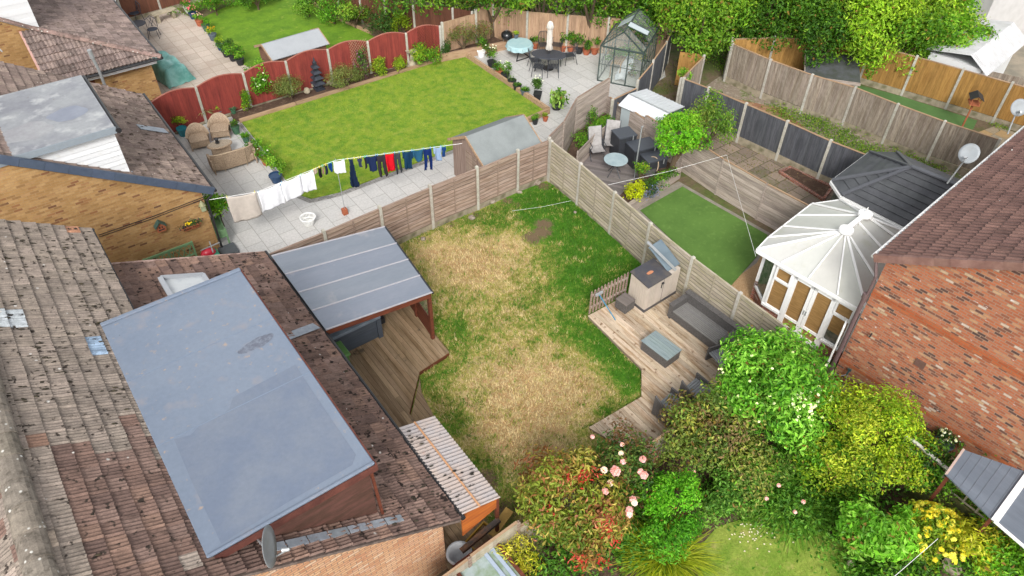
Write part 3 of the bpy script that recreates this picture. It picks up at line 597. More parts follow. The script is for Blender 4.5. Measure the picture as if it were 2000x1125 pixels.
# blue-grey dormer
FELT = mk('blue_grey_roof_membrane', S(126, 138, 156), S(134, 145, 161), .5, (.35, .65), .07, 9, rough=.85, spec=.15, bump=.12, coord='Object',
          spots=[(S(148, 148, 156), 'n', 2.6, .58, .78), (S(172, 156, 146), 'n', 7.5, .64, .74), (S(88, 90, 100), 'v', 1.6, .015, .03)])
def stain(name, at, rx, ry, col, z, parent):
    m = MB(); n = 36; a0 = random.random()*9
    pts = [(at[0]+math.cos(t)*rx*(1+.28*mnoise.noise(Vector((math.cos(t)*1.4+a0, math.sin(t)*1.4, 0)))), at[1]+math.sin(t)*ry*(1+.28*mnoise.noise(Vector((math.cos(t)*1.4, math.sin(t)*1.4+a0, 4))))) for t in [2*math.pi*k/n for k in range(n)]]
    m.face([(p[0], p[1], z) for p in pts]); return m.build(name, col, parent, world=True)
do = part('dormer', mk('brown_dormer_board', S(104, 70, 62), S(84, 60, 50), 1.6, (.4, .6), .2, 6, (1, 1, 5), .7, .2), mh, lambda m: (
    m.faces([(-.5, 7.45, 4.98), (2.42, 7.45, 4.98), (2.42, 7.45, 3.12), (-.5, 13.4, 4.98), (2.42, 13.4, 4.98), (2.42, 13.4, 2.9)], [(0, 2, 1), (3, 4, 5), (1, 2, 5, 4), (0, 1, 4, 3), (0, 3, 5, 2)])), world=True)
part('cladding_joint', M['redwood'], do, lambda m: (m.bar((2.44, 7.42, 5.0), (2.5, 7.42, 3.1), .06, .05), m.bar((-.35, 7.43, 4.9), (2.44, 7.43, 3.12), .03, .05)), world=True)
dr = part('flat_roof', FELT, do, lambda m: m.prism([(-.5, 7.28), (2.5, 7.28), (2.5, 13.58), (-.5, 13.58)], 5.04, 5.1), world=True, bevel=.02)
part('kerb', FELT, dr, lambda m: m.box(-.5, 13.5, 5.1, 2.5, 13.6, 5.15), world=True, bevel=.015)
part('kerb', FELT, dr, lambda m: m.box(-.5, 7.26, 5.1, 2.5, 7.32, 5.13), world=True, bevel=.015)
for b_ in ((-.5, 9.86, 5.1, 2.49, 9.88, 5.106), (-.5, 11.7, 5.1, 2.49, 11.715, 5.105)): part('seam', mk('membrane_seam', S(128, 142, 162), None, var=.06), dr, lambda m: m.box(*b_), world=True)
part('fascia', mk('brown_fascia', S(112, 66, 56), S(90, 52, 46), 3, (.4, .6), .15, 8), do, lambda m: (m.box(2.5, 7.26, 4.92, 2.53, 13.6, 5.09), m.box(-.4, 7.24, 4.9, 2.53, 7.268, 5.06)), world=True)
st = mk('damp_mark', S(106, 110, 124), S(126, 134, 148), 9, (.42, .58), .14, 20, rough=.8)
for i_, (a_, b_, c_) in enumerate(((478, 684, .12), (492, 676, .16), (508, 668, .2), (520, 660, .14))): g_ = G(a_, b_, 5.1); stain('stain', (g_.x, g_.y), c_*1.1, c_*.75, st, 5.104+i_*.0006, dr)
st2 = mk('newer_membrane', S(119, 130, 149), S(128, 137, 152), 1.2, (.4, .6), .07, 10, rough=.85, spec=.15)
part('patch', st2, dr, lambda m: m.face([tuple(G(a, b, 5.1035)) for a, b in ((432, 1062), (372, 935), (340, 858), (372, 850), (395, 826), (432, 812), (448, 798), (455, 776), (500, 752), (555, 724), (577, 712), (600, 748), (640, 808), (695, 888), (688, 908), (560, 982))]), world=True)
def mossy(name, parent, A, B, C, D, n, size, seed, col=S(60, 54, 44), dens=None):
    'cushions of moss on a roof slope'
    q = random.Random(seed); A, B, C, D = map(Vector, (A, B, C, D)); m = MB(); nn = (B-A).cross(D-A).normalized(); nn = nn if nn.z > 0 else -nn; ud = (B-A).normalized(); vd = nn.cross(ud)
    k = 0
    while k < n:
        u, v = q.random(), q.random()
        if mnoise.noise(Vector((u*7+seed, v*3, seed))) < -.05 and q.random() < .85: continue
        if dens and q.random() > dens(u, v): continue
        k += 1; p = (A.lerp(B, u)).lerp(D.lerp(C, u), v)+nn*.03; a = size*q.uniform(.6, 2.1); b = a*q.uniform(.22, .55); h = a*.35; t0 = q.uniform(-.3, .3)
        m.tint(None, .6, 1.3); vs = [p+nn*h]+[p+(vd*math.cos(t+t0)*a+ud*math.sin(t)*b)*q.uniform(.7, 1.2) for t in [2*math.pi*i/7 for i in range(7)]]
        m.faces(vs, [(0, 1+i, 1+(i+1) % 7) for i in range(7)])
    return tag(m.build(name, mk('moss', col, S(84, 76, 54), 5, (.5, .7), .3, 30, bump=.6), parent, world=True), kind='stuff')
mossy('moss', mh, (.16, 6.9, 4.64), (.16, 17.7, 4.64), (-2.41, 17.7, 6.25), (-2.41, 6.9, 6.25), 330, .036, 3, dens=lambda u, v: 1 if u > .4 else .12)
mossy('moss', mh, (3.92, 6.9, 2.29), (3.92, 17.1, 2.42), (2.5, 17.0, 3.0), (2.5, 6.9, 3.18), 240, .034, 4)
# ---------------------------------------------------------------- yellow-brick bungalow
yh = thing('bungalow', 'buff yellow brick bungalow with white clad dormer beside the paved patio', 'house', (0, 24.5, 0))
part('wall', BR_YEL, yh, lambda m: gable(m, -8.4, 3.5, -2.41, 21.16, 28.2, 2.3, 6.0), world=True)
YP = [S(152, 134, 125), S(143, 125, 117), S(160, 142, 131), S(134, 118, 110)]
tiles('roof', (3.8, 21.0, 2.42), (3.8, 28.45, 2.42), (-2.41, 28.45, 6.31), (-2.41, 21.0, 6.31), 25, 24, TILE_YEL, yh, tilecol('y', YP), 'rib', .03, .014)
tiles('roof', (-8.6, 28.45, 2.42), (-8.6, 21.0, 2.42), (-2.41, 21.0, 6.31), (-2.41, 28.45, 6.31), 25, 24, TILE_YEL, yh, tilecol('yb', YP), 'rib', .03, .014)
part('ridge', TILE_RIDGE, yh, lambda m: (ridge_tiles(m, (-2.41, 20.98, 6.3), (-2.41, 28.5, 6.3), .16), setattr(m, 't', [tuple(a*b for a, b in zip(c, S(150, 136, 126))) for c in m.t])), world=True)
SLATEB = mk('slate_blue_fascia', S(86, 98, 118), S(76, 88, 106), 3, (.4, .7), .08, 10, rough=.5, bump=.1)
part('fascia', SLATEB, yh, lambda m: [m.tint(None, .93, 1.06).bar((3.84-i*.5, 20.97, 2.36+i*.5*SL_), (3.84-(i+.99)*.5, 20.97, 2.36+(i+.99)*.5*SL_), .07, .24) for i in range(13)], world=True)
part('gutter', M['gutter'], yh, lambda m: gutter(m, (3.88, 20.95, 2.37), (3.88, 28.5, 2.37), .06), world=True)
part('downpipe', M['gutter'], yh, lambda m: m.tube([(3.88, 21.05, 2.35), (3.74, 21.02, 2.2), (3.56, 21.06, 2.05), (3.54, 21.06, .1), (3.66, 20.98, .02)], .038, 8), world=True)
part('drain', mk('drain_hopper', S(92, 96, 100)), yh, lambda m: m.box(3.4, 20.55, .0, 3.95, 21.1, .12), world=True, bevel=.01)
part('wall_cable', M['black'], yh, lambda m: (m.tube([(3.5, 21.14, 2.16), (1.9, 21.14, 2.1), (.3, 21.13, 2.12)], .011, 5), m.tube([(3.5, 21.14, 2.09), (1.9, 21.14, 2.03), (.3, 21.13, 2.05)], .011, 5)), world=True)
yd = part('dormer', M['whitepaint'], yh, lambda m: m.faces([(-1.2, 21.3, 5.2), (1.8, 21.3, 5.2), (1.8, 21.3, 3.66), (-1.2, 24.75, 5.2), (1.8, 24.75, 5.2), (1.8, 24.75, 3.66)], [(0, 2, 1), (3, 4, 5), (1, 2, 5, 4), (0, 1, 4, 3), (0, 3, 5, 2)]), world=True)
def laps(m):
    z = 3.75
    while z < 5.1:
        x0 = 1.8-(z-3.66)/.627; m.tint(1 if int(z*20) % 2 else .9); m.faces([(x0-.02, 21.29, z), (1.8, 21.29, z), (1.8, 21.27, z-.0), (x0-.02, 21.27, z), (x0-.2, 21.295, z+.15), (1.8, 21.295, z+.15)], [(3, 2, 5, 4), (0, 1, 2, 3)]); z += .15
part('cladding', M['whitepaint'], yd, laps, world=True)
CONC = mk('stained_dormer_roof', S(160, 163, 166), S(138, 140, 147), .9, (.4, .62), .1, 8, rough=.7, bump=.2, spots=[(S(186, 188, 189), 'n', 2.2, .55, .72), (S(128, 120, 112), 'v', 1.5, .02, .04)])
yr = part('flat_roof', CONC, yd, lambda m: m.prism([(-1.3, 21.15), (1.86, 21.15), (1.86, 24.85), (-1.3, 24.85)], 5.2, 5.3), world=True)
stain('stain', (.98, 22.6), .5, .42, mk('ponded_water_mark', S(134, 140, 154), S(150, 156, 168), 1.4, (.4, .7), .06, 10, rough=.35), 5.304, yr)
stain('stain', (-.2, 22.2), .7, .5, mk('dirt_bloom', S(156, 156, 160), S(168, 170, 172), 2, (.4, .6), .1, 10), 5.3035, yr)
part('fascia', mk('grey_fascia', S(146, 156, 164), None, var=.08), yd, lambda m: m.box(-1.3, 21.11, 5.1, 1.88, 21.148, 5.29), world=True)
part('gutter', M['gutter'], yd, lambda m: (gutter(m, (1.92, 21.1, 5.2), (1.92, 24.9, 5.2), .055), m.tube([(1.92, 21.1, 5.19), (1.92, 21.05, 5.19)], .08, 8)), world=True)
part('flashing', M['lead'], yh, lambda m: (m.tint(1.1).bar((1.85, 21.4, 3.66), (1.7, 21.35, 3.72), .15, .03), m.bar((3.7, 25.1, 2.55), (2.9, 25.0, 3.04), .4, .02)), world=True)
mossy('moss', yh, (3.8, 21.0, 2.45), (3.8, 28.4, 2.45), (1.9, 28.4, 3.64), (1.9, 21, 3.64), 200, .04, 5, S(80, 66, 56))
# ---------------------------------------------------------------- hipped house, top left
th_ = thing('bungalow', 'yellow brick house with hipped tiled roof and white dormer at the top left corner', 'house', (2, 35, 0))
part('wall', BR_YEL, th_, lambda m: (m.box(-8, 33.78, 0, 5.0, 46, 2.2), m.box(1.25, 31.75, 0, 5.0, 33.78, 2.2), m.faces([(-8, 33.775, 0), (1.6, 33.775, 0), (1.6, 33.775, 3.5), (-3, 33.775, 6.45), (-8, 33.775, 6.45)], [(0, 1, 2, 3, 4)])), world=True)
FP = [S(148, 131, 125), S(139, 122, 116), S(156, 138, 130), S(130, 115, 109)]
H0 = 2.3
tiles('roof', (5.35, 31.4, H0), (5.35, 46, H0), (1.5, 46, H0+3.85*.35), (1.5, 31.4, H0+3.85*.35), 13, 44, TILE_FAR, th_, tilecol('t', FP), 'rib', .03, .014, keep=lambda u, v: u*14.6 > v*3.85*.636-.12)
tiles('roof', (1.12, 31.4, H0), (5.35, 31.4, H0), (5.35, 33.75, H0+2.35*.55), (1.12, 33.75, H0+2.35*.55), 8, 14, TILE_FAR, th_, tilecol('t2', FP), 'roll', .05, .024, keep=lambda u, v: (1-u)*4.23 > v*2.35/.636-.15)
def _hip(a, b):
    def f(m): ridge_tiles(m, a, b, .13, .42); m.t = [tuple(x*y for x, y in zip(c, S(150, 126, 118))) for c in m.t]
    part('ridge', TILE_RIDGE, th_, f, world=True)
_hip((5.4, 31.35, H0+.02), (1.55, 33.7, H0+1.34)); _hip((1.6, 33.7, 3.6), (-3, 33.7, 6.55))
part('verge', mk('pink_verge', S(200, 160, 150)), th_, lambda m: m.bar((1.1, 31.4, H0+.02), (1.1, 33.75, H0+2.35*.55), .08, .08), world=True)
part('gutter', M['gutter'], th_, lambda m: (gutter(m, (1.08, 31.33, H0-.03), (5.42, 31.33, H0-.03), .055), gutter(m, (5.42, 31.33, H0-.03), (5.42, 46, H0-.03), .055)), world=True)
part('fascia', M['white'], th_, lambda m: m.box(1.2, 31.5, H0-.26, 5.2, 31.6, H0-.06), world=True)
td = part('dormer', M['whitepaint'], th_, lambda m: [m.tint(1 if i % 2 else .94).box(-4, 33.85-(i % 2)*.012, 3.2+i*.2, 1.8, 41, 3.4+i*.2-.002) for i in range(16)], world=True)
part('flue', M['metal_l'], th_, lambda m: (m.tube([(3.0, 31.3, 1.5), (3.0, 31.2, 2.5), (2.95, 31.2, 3.0)], .06, 10), m.tube([(2.95, 31.2, 3.0), (2.94, 31.2, 3.35)], .085, 10)), world=True)
part('vent', M['redwood'], th_, lambda m: m.box(2.5, 31.72, 1.75, 2.75, 31.76, 1.95), world=True)
part('porch', M['whitepaint'], th_, lambda m: m.box(5.05, 38.4, 0, 5.5, 42.5, 2.9), world=True)
dish('satellite_dish', 'grey satellite dish at the far left beside the black verge of the bungalow roof', (.2, 28.7, 5.0), (-.05, 29.1, 5.5), (.3, -.9, .35), .36)
# ---------------------------------------------------------------- red brick house, right
RA = R(5.5)
rh = thing('brick_house', 'red brick house with brown tiled roof filling the right edge', 'house', (15.65, 5.45, 0), RA)
nn_ = (math.cos(RA), math.sin(RA), 0)
def RL(px, py): # wall-plane pixel -> local (y,z)
    p = PVp(px, py, (15.65, 5.45, 0), nn_); q = wm(rh).inverted()@p; return q.y, q.z
RS = .574
part('wall', BR_RED, rh, lambda m: m.faces([(0, 0, 0), (0, -14, 0), (0, -14, 4.5), (0, -7, 4.5+7*RS), (0, 0, 4.5), (11, 0, 0), (11, -14, 0), (11, -14, 4.5), (11, -7, 4.5+7*RS), (11, 0, 4.5)], [(0, 4, 3, 2, 1), (5, 6, 7, 8, 9), (0, 5, 9, 4), (1, 2, 7, 6)]))
for a, b, hh in (((1712, 575), (1932, 700), .2), ((1650, 708), (1800, 800), .11)):
    z = (RL(*a)[1]+RL(*b)[1])/2; part('brick_band', BR_BAND, rh, lambda m: m.box(-.012, -14, z-hh/2, .0, .004, z+hh/2))
RP = [S(128, 98, 90), S(122, 93, 86), S(134, 103, 94), S(118, 90, 83)]
def rtiles(A, B, C, D, key):
    W = wm(rh); return tiles('roof', *[W@Vector(p) for p in (A, B, C, D)], 24, 34, TILE_RED, rh, tilecol(key, RP, .07), 'roll', .045, .02)
rtiles((-.16, .24, 4.5), (11.1, .24, 4.5), (11.1, -7, 4.5+7.24*RS), (-.16, -7, 4.5+7.24*RS), 'r')
rtiles((11.1, -14.24, 4.5), (-.16, -14.24, 4.5), (-.16, -7, 4.5+7.24*RS), (11.1, -7, 4.5+7.24*RS), 'rb')
VT = mk('verge_tile', S(150, 116, 106), S(132, 98, 90), 3, (.4, .6), .1, 10, rough=.6)
part('verge', VT, rh, lambda m: [m.tint(None, .9, 1.1).bar((-.16, .26-i*.31, 4.47+i*.31*RS), (-.16, .26-(i+1.03)*.31, 4.47+.035+(i+1.03)*.31*RS-.05), .1, .2) for i in range(23)])
part('gutter', M['white'], rh, lambda m: gutter(m, (-.1, .32, 4.44), (11.1, .32, 4.44), .055))
BRP2 = plain('brown_pipe', S(112, 92, 92), .4)
part('downpipe', BRP2, rh, lambda m: m.tube([(.12, .32, 4.4), (.0, .2, 4.2), (-.05, .07, 3.9), (-.05, .07, 3.0)], .04, 8))
part('downpipe', BRP2, rh, lambda m: (m.tube([(-.06, .1, 3.2), (-.06, .08, .1)], .06, 10), m.tube([(-.06, .1, 3.15), (-.06, .1, 3.3)], .08, 10)))
part('waste_pipe', M['white'], rh, lambda m: m.tube([(.12, .3, 2.0), (-.02, .26, 1.9), (-.03, .24, .3)], .03, 8))
y_, z_ = RL(1797, 710); part('wall_vent', plain('brown_vent', S(116, 88, 78)), rh, lambda m: [m.box(-.02, y_-.13, z_-.12+i*.03, -.001, y_+.13, z_-.12+i*.03+.024) for i in range(8)])
y_, z_ = RL(1661, 722); tp = part('garden_tap', plain('dark_teal', S(50, 78, 80)), rh, lambda m: m.tube([(0, y_, z_), (-.1, y_, z_), (-.14, y_, z_-.1)], .025, 8).box(-.1, y_-.05, z_+.02, -.05, y_+.05, z_+.08))
part('hose', M['metal_l'], tp, lambda m: (m.tube([(-.14, y_, z_-.1), (-.2, y_+.1, z_-.2), (-.1, y_+.32, z_-.35), (-.1, y_+.4, .05)], .014, 6), m.tube([(-.12, y_-.02, z_-.1), (-.14, y_-.05, z_-.4), (-.1, y_, .05)], .012, 6)))
y_, z_ = RL(1700, 657); part('wall_hook', M['black'], rh, lambda m: m.tube([(0, y_, z_), (-.08, y_, z_+.03), (-.09, y_-.02, z_+.2)], .018, 6))
W = wm(rh)
dish('satellite_dish', 'round grey satellite dish on a long mast above the tiled roof edge', G(1850, 358, 4.5), G(1893, 300, 5.6), (-.75, -.1, .5), .25)
dish('satellite_dish', 'dark satellite dish at the right edge against the golden fence', G(1968, 262, 4.4), G(1990, 210, 5.2), (-.6, -.5, .45), .24)
# ---------------------------------------------------------------- white conservatory
wc = thing('conservatory', 'white framed conservatory with domed white panel roof by the red brick house', 'conservatory', (15.65, 5.45, 0), RA)
PANEL = mk('white_polycarbonate', (.47, .47, .44), (.38, .38, .29), .9, (.56, .8), .05, 4, rough=.3, bump=.03, spots=[(S(176, 176, 130), 'n', 1.6, .68, .9)], spec=.5)
hubA, hubB = (2.1, 1.86, 3.12), (3.2, 1.88, 3.12)
ev = [(.48, .02), (.48, .9), (.48, 1.8), (.48, 2.7), (.48, 3.5), (1.2, 3.6), (2.0, 3.62), (2.8, 3.64), (3.7, 3.66), (4.55, 3.2), (4.65, 2.3), (4.65, .02)]
def cpan(m):
    for i in range(len(ev)-1):
        a, b = ev[i], ev[i+1]
        h = lambda p: hubA if p[0] < 2.6 else hubB
        ha, hb = h(a), h(b); m.tint(None, .97, 1.03)
        if ha == hb: m.slab([(*a, 2.3), (*b, 2.3), ha], .03)
        else: m.slab([(*a, 2.3), (*b, 2.3), hb, ha], .03)
    m.slab([(.48, .02, 2.3), hubA, hubB, (4.65, .02, 2.3)], .03)
part('roof_panels', PANEL, wc, cpan)
def cbars(m):
    for i, p in enumerate(ev):
        h = hubA if p[0] < 2.6 else hubB; m.bar((*p, 2.335), (h[0], h[1], h[2]+.03), .06 if i in (0, 4, 8, 11) else .04, .04)
    m.bar((1.5, .02, 2.36), (2.1, 1.86, 3.16), .05, .05); m.bar((2.7, .02, 2.36), (2.75, 1.86, 3.16), .05, .05); m.bar((3.8, .02, 2.36), (3.2, 1.86, 3.16), .05, .05)
part('glazing_bars', M['white'], wc, cbars)
part('ridge_hub', M['white'], wc, lambda m: (m.bar((2.0, 1.87, 3.18), (3.3, 1.87, 3.18), .14, .1), m.lathe([(0, .08), (.2, .07), (.22, 0), (.2, -.04)], (2.1, 1.86, 3.16), 14), m.lathe([(0, .08), (.2, .07), (.22, 0), (.2, -.04)], (3.2, 1.88, 3.16), 14), m.lathe([(.05, .05), (.025, .12), (.03, .16), (.01, .28)], (3.2, 1.88, 3.16), 8)))
def rng2(a): return list(zip(a[:-1], a[1:]))
part('gutter', M['white'], wc, lambda m: [m.bar((*a, 2.25), (*b, 2.25), .09, .1) for a, b in rng2(ev)])
BRC = brick('dark_red_brick', [(0, S(120, 76, 66)), (.5, S(160, 96, 76)), (.9, S(176, 108, 84)), (1, S(210, 196, 190))], S(170, 150, 140))
base = [(.6, .12), (.6, 2.86), (1.05, 3.45), (3.6, 3.52), (4.5, 3.0), (4.5, .02)]
part('dwarf_wall', BRC, wc, lambda m: m.box(.6, .02, 0, .85, .84, .5))
part('dwarf_wall', BRC, wc, lambda m: (m.box(.6, 2.26, 0, .85, 2.86, .5), m.prism([(.62, 2.86), (1.05, 3.46), (1.2, 3.3), (.85, 2.8)], 0, .5), m.box(1.0, 3.3, 0, 3.7, 3.5, .75), m.prism([(3.6, 3.5), (4.5, 3.0), (4.5, .02), (4.3, .02), (4.3, 2.9), (3.5, 3.3)], 0, .75)))
def frames(m):
    for a, b in rng2(base): m.bar((*a, .54), (*b, .54), .1, .08); m.bar((*a, 2.16), (*b, 2.16), .1, .12)
    for x, y in base: m.bar((x, y, .5), (x, y, 2.2), .1, .1, (1, 0, 0))
    for y in (.3, .86, 2.24, 2.8): m.bar((.6, y, .05 if y in (.86, 2.24) else .5), (.6, y, 2.16), .08, .1, (1, 0, 0))
    for x in (1.9, 2.7): m.bar((x, 3.51, .8), (x, 3.52, 2.2), .08, .08, (1, 0, 0))
    m.bar((.6, .3, 1.6), (.6, .86, 1.6), .07, .08); m.bar((.6, 2.24, 1.6), (.6, 2.8, 1.6), .07, .08); m.box(.5, .24, .49, .64, .86, .56); m.box(.5, 2.26, .49, .64, 2.88, .56)
part('frame', M['white'], wc, frames)
BLIND = mk('woven_blind', S(172, 136, 86), S(150, 116, 70), 3, (.4, .6), .12, 30, (1, 1, 8), .6, .1)
DG = mk('dim_glass', S(112, 112, 104), S(70, 84, 74), 5, (.4, .6), .2, 6, rough=.12, bump=0, spec=.8)
for y0, y1 in ((.9, 1.55), (1.56, 2.2)):
    d_ = part('door', M['white'], wc, lambda m: (m.bar((.58, y0+.05, .08), (.58, y0+.05, 2.1), .07, .1, (0, 1, 0)), m.bar((.58, y1-.05, .08), (.58, y1-.05, 2.1), .07, .1, (0, 1, 0)), m.bar((.58, y0, .14), (.58, y1, .14), .07, .14), m.bar((.58, y0, 2.06), (.58, y1, 2.06), .07, .1)))
    part('blind', BLIND, d_, lambda m: m.box(.6, y0+.1, .2, .61, y1-.1, 2.02)); part('handle', M['metal_l'], d_, lambda m: m.box(.52, (1.51 if y0 < 1 else 1.58), 1.0, .55, (1.53 if y0 < 1 else 1.6), 1.16))
for y0, y1, z0, z1, mt in ((.34, .82, 1.64, 2.1, BLIND), (.34, .82, .95, 1.56, BLIND), (.34, .82, .58, .95, DG), (2.28, 2.76, .58, 1.56, BLIND), (2.28, 2.76, 1.64, 2.1, BLIND)):
    part('pane', mt, wc, lambda m: m.box(.6, y0, z0, .61, y1, z1))
part('window', M['white'], wc, lambda m: [m.bar((.55, a, b), (.55, c, d), .05, .06, (1, 0, 0) if a == c else (0, 0, 1)) for a, b, c, d in ((.32, 1.66, .84, 1.66), (.32, 2.1, .84, 2.1), (.34, 1.66, .34, 2.1), (.82, 1.66, .82, 2.1))])
part('window', M['white'], wc, lambda m: [m.bar((.55, a, b), (.55, c, d), .05, .06, (1, 0, 0) if a == c else (0, 0, 1)) for a, b, c, d in ((2.26, 1.66, 2.78, 1.66), (2.26, 2.1, 2.78, 2.1), (2.28, 1.66, 2.28, 2.1), (2.76, 1.66, 2.76, 2.1))])
part('side_glazing', DG, wc, lambda m: (m.slab([(.62, 2.88, .6), (1.03, 3.42, .6), (1.03, 3.42, 2.1), (.62, 2.88, 2.1)], .01)))
# grey tiled conservatory
gc = thing('conservatory', 'conservatory with hipped charcoal tile roof behind the white one', 'conservatory', (15.65, 5.45, 0), RA)
CH = mk('charcoal_lightweight_tile', S(90, 92, 96), S(78, 80, 84), 2, (.4, .6), .12, 10, rough=.55, bump=.15)
ap = Vector((6.35, 2.1, 3.3)); ap2 = Vector((6.5, -.2, 3.3)); gev = [(4.75, .0), (4.75, 3.25), (5.25, 3.9), (7.8, 3.95), (8.5, 3.3), (8.5, .0)]
def groof(m):
    def fan(a, b, t1, t2, n=6):
        a, b, t1, t2 = map(Vector, (a, b, t1, t2)); nrm = (b-a).cross(t1-a).normalized(); nrm = nrm if nrm.z > 0 else -nrm
        for i in range(n):
            u, v = i/n, (i+1)/n; A, B = a.lerp(t1, u)+nrm*.03, b.lerp(t2, u)+nrm*.03; C, D = b.lerp(t2, v), a.lerp(t1, v)
            m.tint(None, .93, 1.06); m.faces([A, B, C, D, A-nrm*.03, B-nrm*.03], [(0, 1, 2, 3), (4, 5, 1, 0)] if (B-A).cross(D-A).dot(nrm) > 0 else [(3, 2, 1, 0), (0, 1, 5, 4)])
    e = [Vector((x, y, 2.35)) for x, y in gev]
    fan(e[0], e[1], ap2, ap, 8); fan(e[1], e[2], ap, ap, 7); fan(e[2], e[3], ap, ap, 7); fan(e[3], e[4], ap, ap, 7); fan(e[4], e[5], ap, ap2, 8)
part('roof', CH, gc, groof)
part('hip_cap', plain('charcoal_cap', S(96, 98, 104), .5), gc, lambda m: [m.bar((x, y, 2.4), (ap.x, ap.y, ap.z+.05), .12, .05) for x, y in gev[1:5]]+[m.bar(ap+Vector((0, 0, .06)), ap2+Vector((0, 0, .06)), .16, .05)])
part('gutter', M['white'], gc, lambda m: [m.bar((*a, 2.28), (*b, 2.28), .1, .1) for a, b in rng2(gev)])
part('wall', M['white'], gc, lambda m: m.prism([(4.9, .05), (4.9, 3.2), (5.35, 3.75), (7.7, 3.8), (8.35, 3.2), (8.35, .05)], 0, 2.2))
part('window', DG, gc, lambda m: m.bar((4.96, 3.3, 1.45), (5.29, 3.72, 1.45), .03, 1.1))
# ---------------------------------------------------------------- far white house and its garage
fh = thing('rendered_house', 'white rendered house with a dark window beyond the trees, top right', 'house', (42, 17, 0), R(-12))
part('wall', mk('white_render', (.5, .49, .48), (.42, .41, .4), 2, (.4, .7), .05, 8), fh, lambda m: (m.box(-2, -3.0, 0, 6, 6, 5.2), m.box(2, -9, 0, 9, -3.0, 3.4)))
fw = part('window', M['white'], fh, lambda m: m.box(-2.06, -1.9, 1.3, -2.0, -.3, 2.5)); part('pane', DG, fw, lambda m: m.box(-2.09, -1.8, 1.38, -2.06, -.4, 2.42))
part('roof', TILE_FAR, fh, lambda m: (m.tint(S(130, 116, 108)), m.slab([(-2.3, -3.3, 5.2), (-2.3, 6.3, 5.2), (2, 6.3, 7.5), (2, -3.3, 7.5)], .12)))
ga = thing('garage', 'white corrugated-roofed garage beyond the golden fence, top right', 'garage', (34.5, 12.6, 0), R(8))
part('wall', M['whitepaint'], ga, lambda m: m.box(-1.6, -1.0, 0, 3.0, 1.2, 2.0))
def corr(m, x0, x1, y0, y1, z0, z1, p=.16, a=.025, flip=False):
    'corrugated sheet sloping along y, waves along x'
    n = int((x1-x0)/p*4); vs = []
    for i in range(n+1):
        x = x0+(x1-x0)*i/n; h = a*math.sin(2*math.pi*i/4+.6); vs += [(x, y0, z0+h), (x, y1, z1+h)]
    m.faces(vs, [(2*i, 2*i+2, 2*i+3, 2*i+1) for i in range(n)])
part('roof', mk('white_fibre_cement', (.45, .45, .46), (.36, .36, .36), 2, (.4, .7), .05, 8), ga, lambda m: (corr(m, -1.75, 3.2, -.4, 1.4, 2.45, 2.1), corr(m, -1.75, 3.2, -1.3, -.4, 1.85, 2.45)))
# ---------------------------------------------------------------- fences
def panel_lap(m, L, h, z0, n=None, side=1):
    n = n or int(h/.135); bh = h/n; seg = 7
    for i in range(n):
        m.tint(None, .84, 1.2); z = z0+i*bh; w = [random.uniform(-.012, .012) for _ in range(seg+1)]; vs = []
        for k in range(seg+1):
            x = L*k/seg; vs += [(x, -.03, z+w[k]), (x, -.006, z+bh+.025), (x, .03, z+w[k]), (x, .006, z+bh+.025), (x, -.026, z+w[k]+.03), (x, .026, z+w[k]+.03)]
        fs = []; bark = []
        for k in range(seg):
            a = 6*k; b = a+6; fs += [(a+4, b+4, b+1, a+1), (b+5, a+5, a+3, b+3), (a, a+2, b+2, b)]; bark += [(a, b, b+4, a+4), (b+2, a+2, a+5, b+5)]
        m.faces(vs, fs); c0 = m.c; m.tint(tuple(v*.56 for v in c0)); m.faces(vs, bark)  # bark edge tinted darker to paint in the shade line at each lap
    for x in (.02, L*.5, L-.02): m.tint(None, .8, 1).box(x-.02, -.04, z0, x+.02, .04, z0+h)
    m.tint(1.08).box(0, -.035, z0+h, L, .035, z0+h+.025)
def panel_feather(m, L, h, z0, arch=0, top=None, bw=.105):
    n = max(1, int(L/bw)); bw = L/n
    for i in range(n):
        m.tint(None, .82, 1.13); x = i*bw; z1 = z0+h+arch*math.sin(math.pi*(i+.5)/n)
        m.faces([(x, -.006, z0), (x+bw+.01, -.02, z0), (x+bw+.01, .02, z0), (x, .006, z0), (x, -.006, z1), (x+bw+.01, -.02, z1), (x+bw+.01, .02, z1), (x, .006, z1)],
                [(0, 1, 5, 4), (1, 2, 6, 5), (2, 3, 7, 6), (3, 0, 4, 7), (4, 5, 6, 7)])
def panel_plank(m, L, h, z0):
    n = int(h/.145); bh = h/n
    for i in range(n): m.tint(None, .76, 1.2).box(0, -.014, z0+i*bh, L, .014, z0+(i+1)*bh-.012)
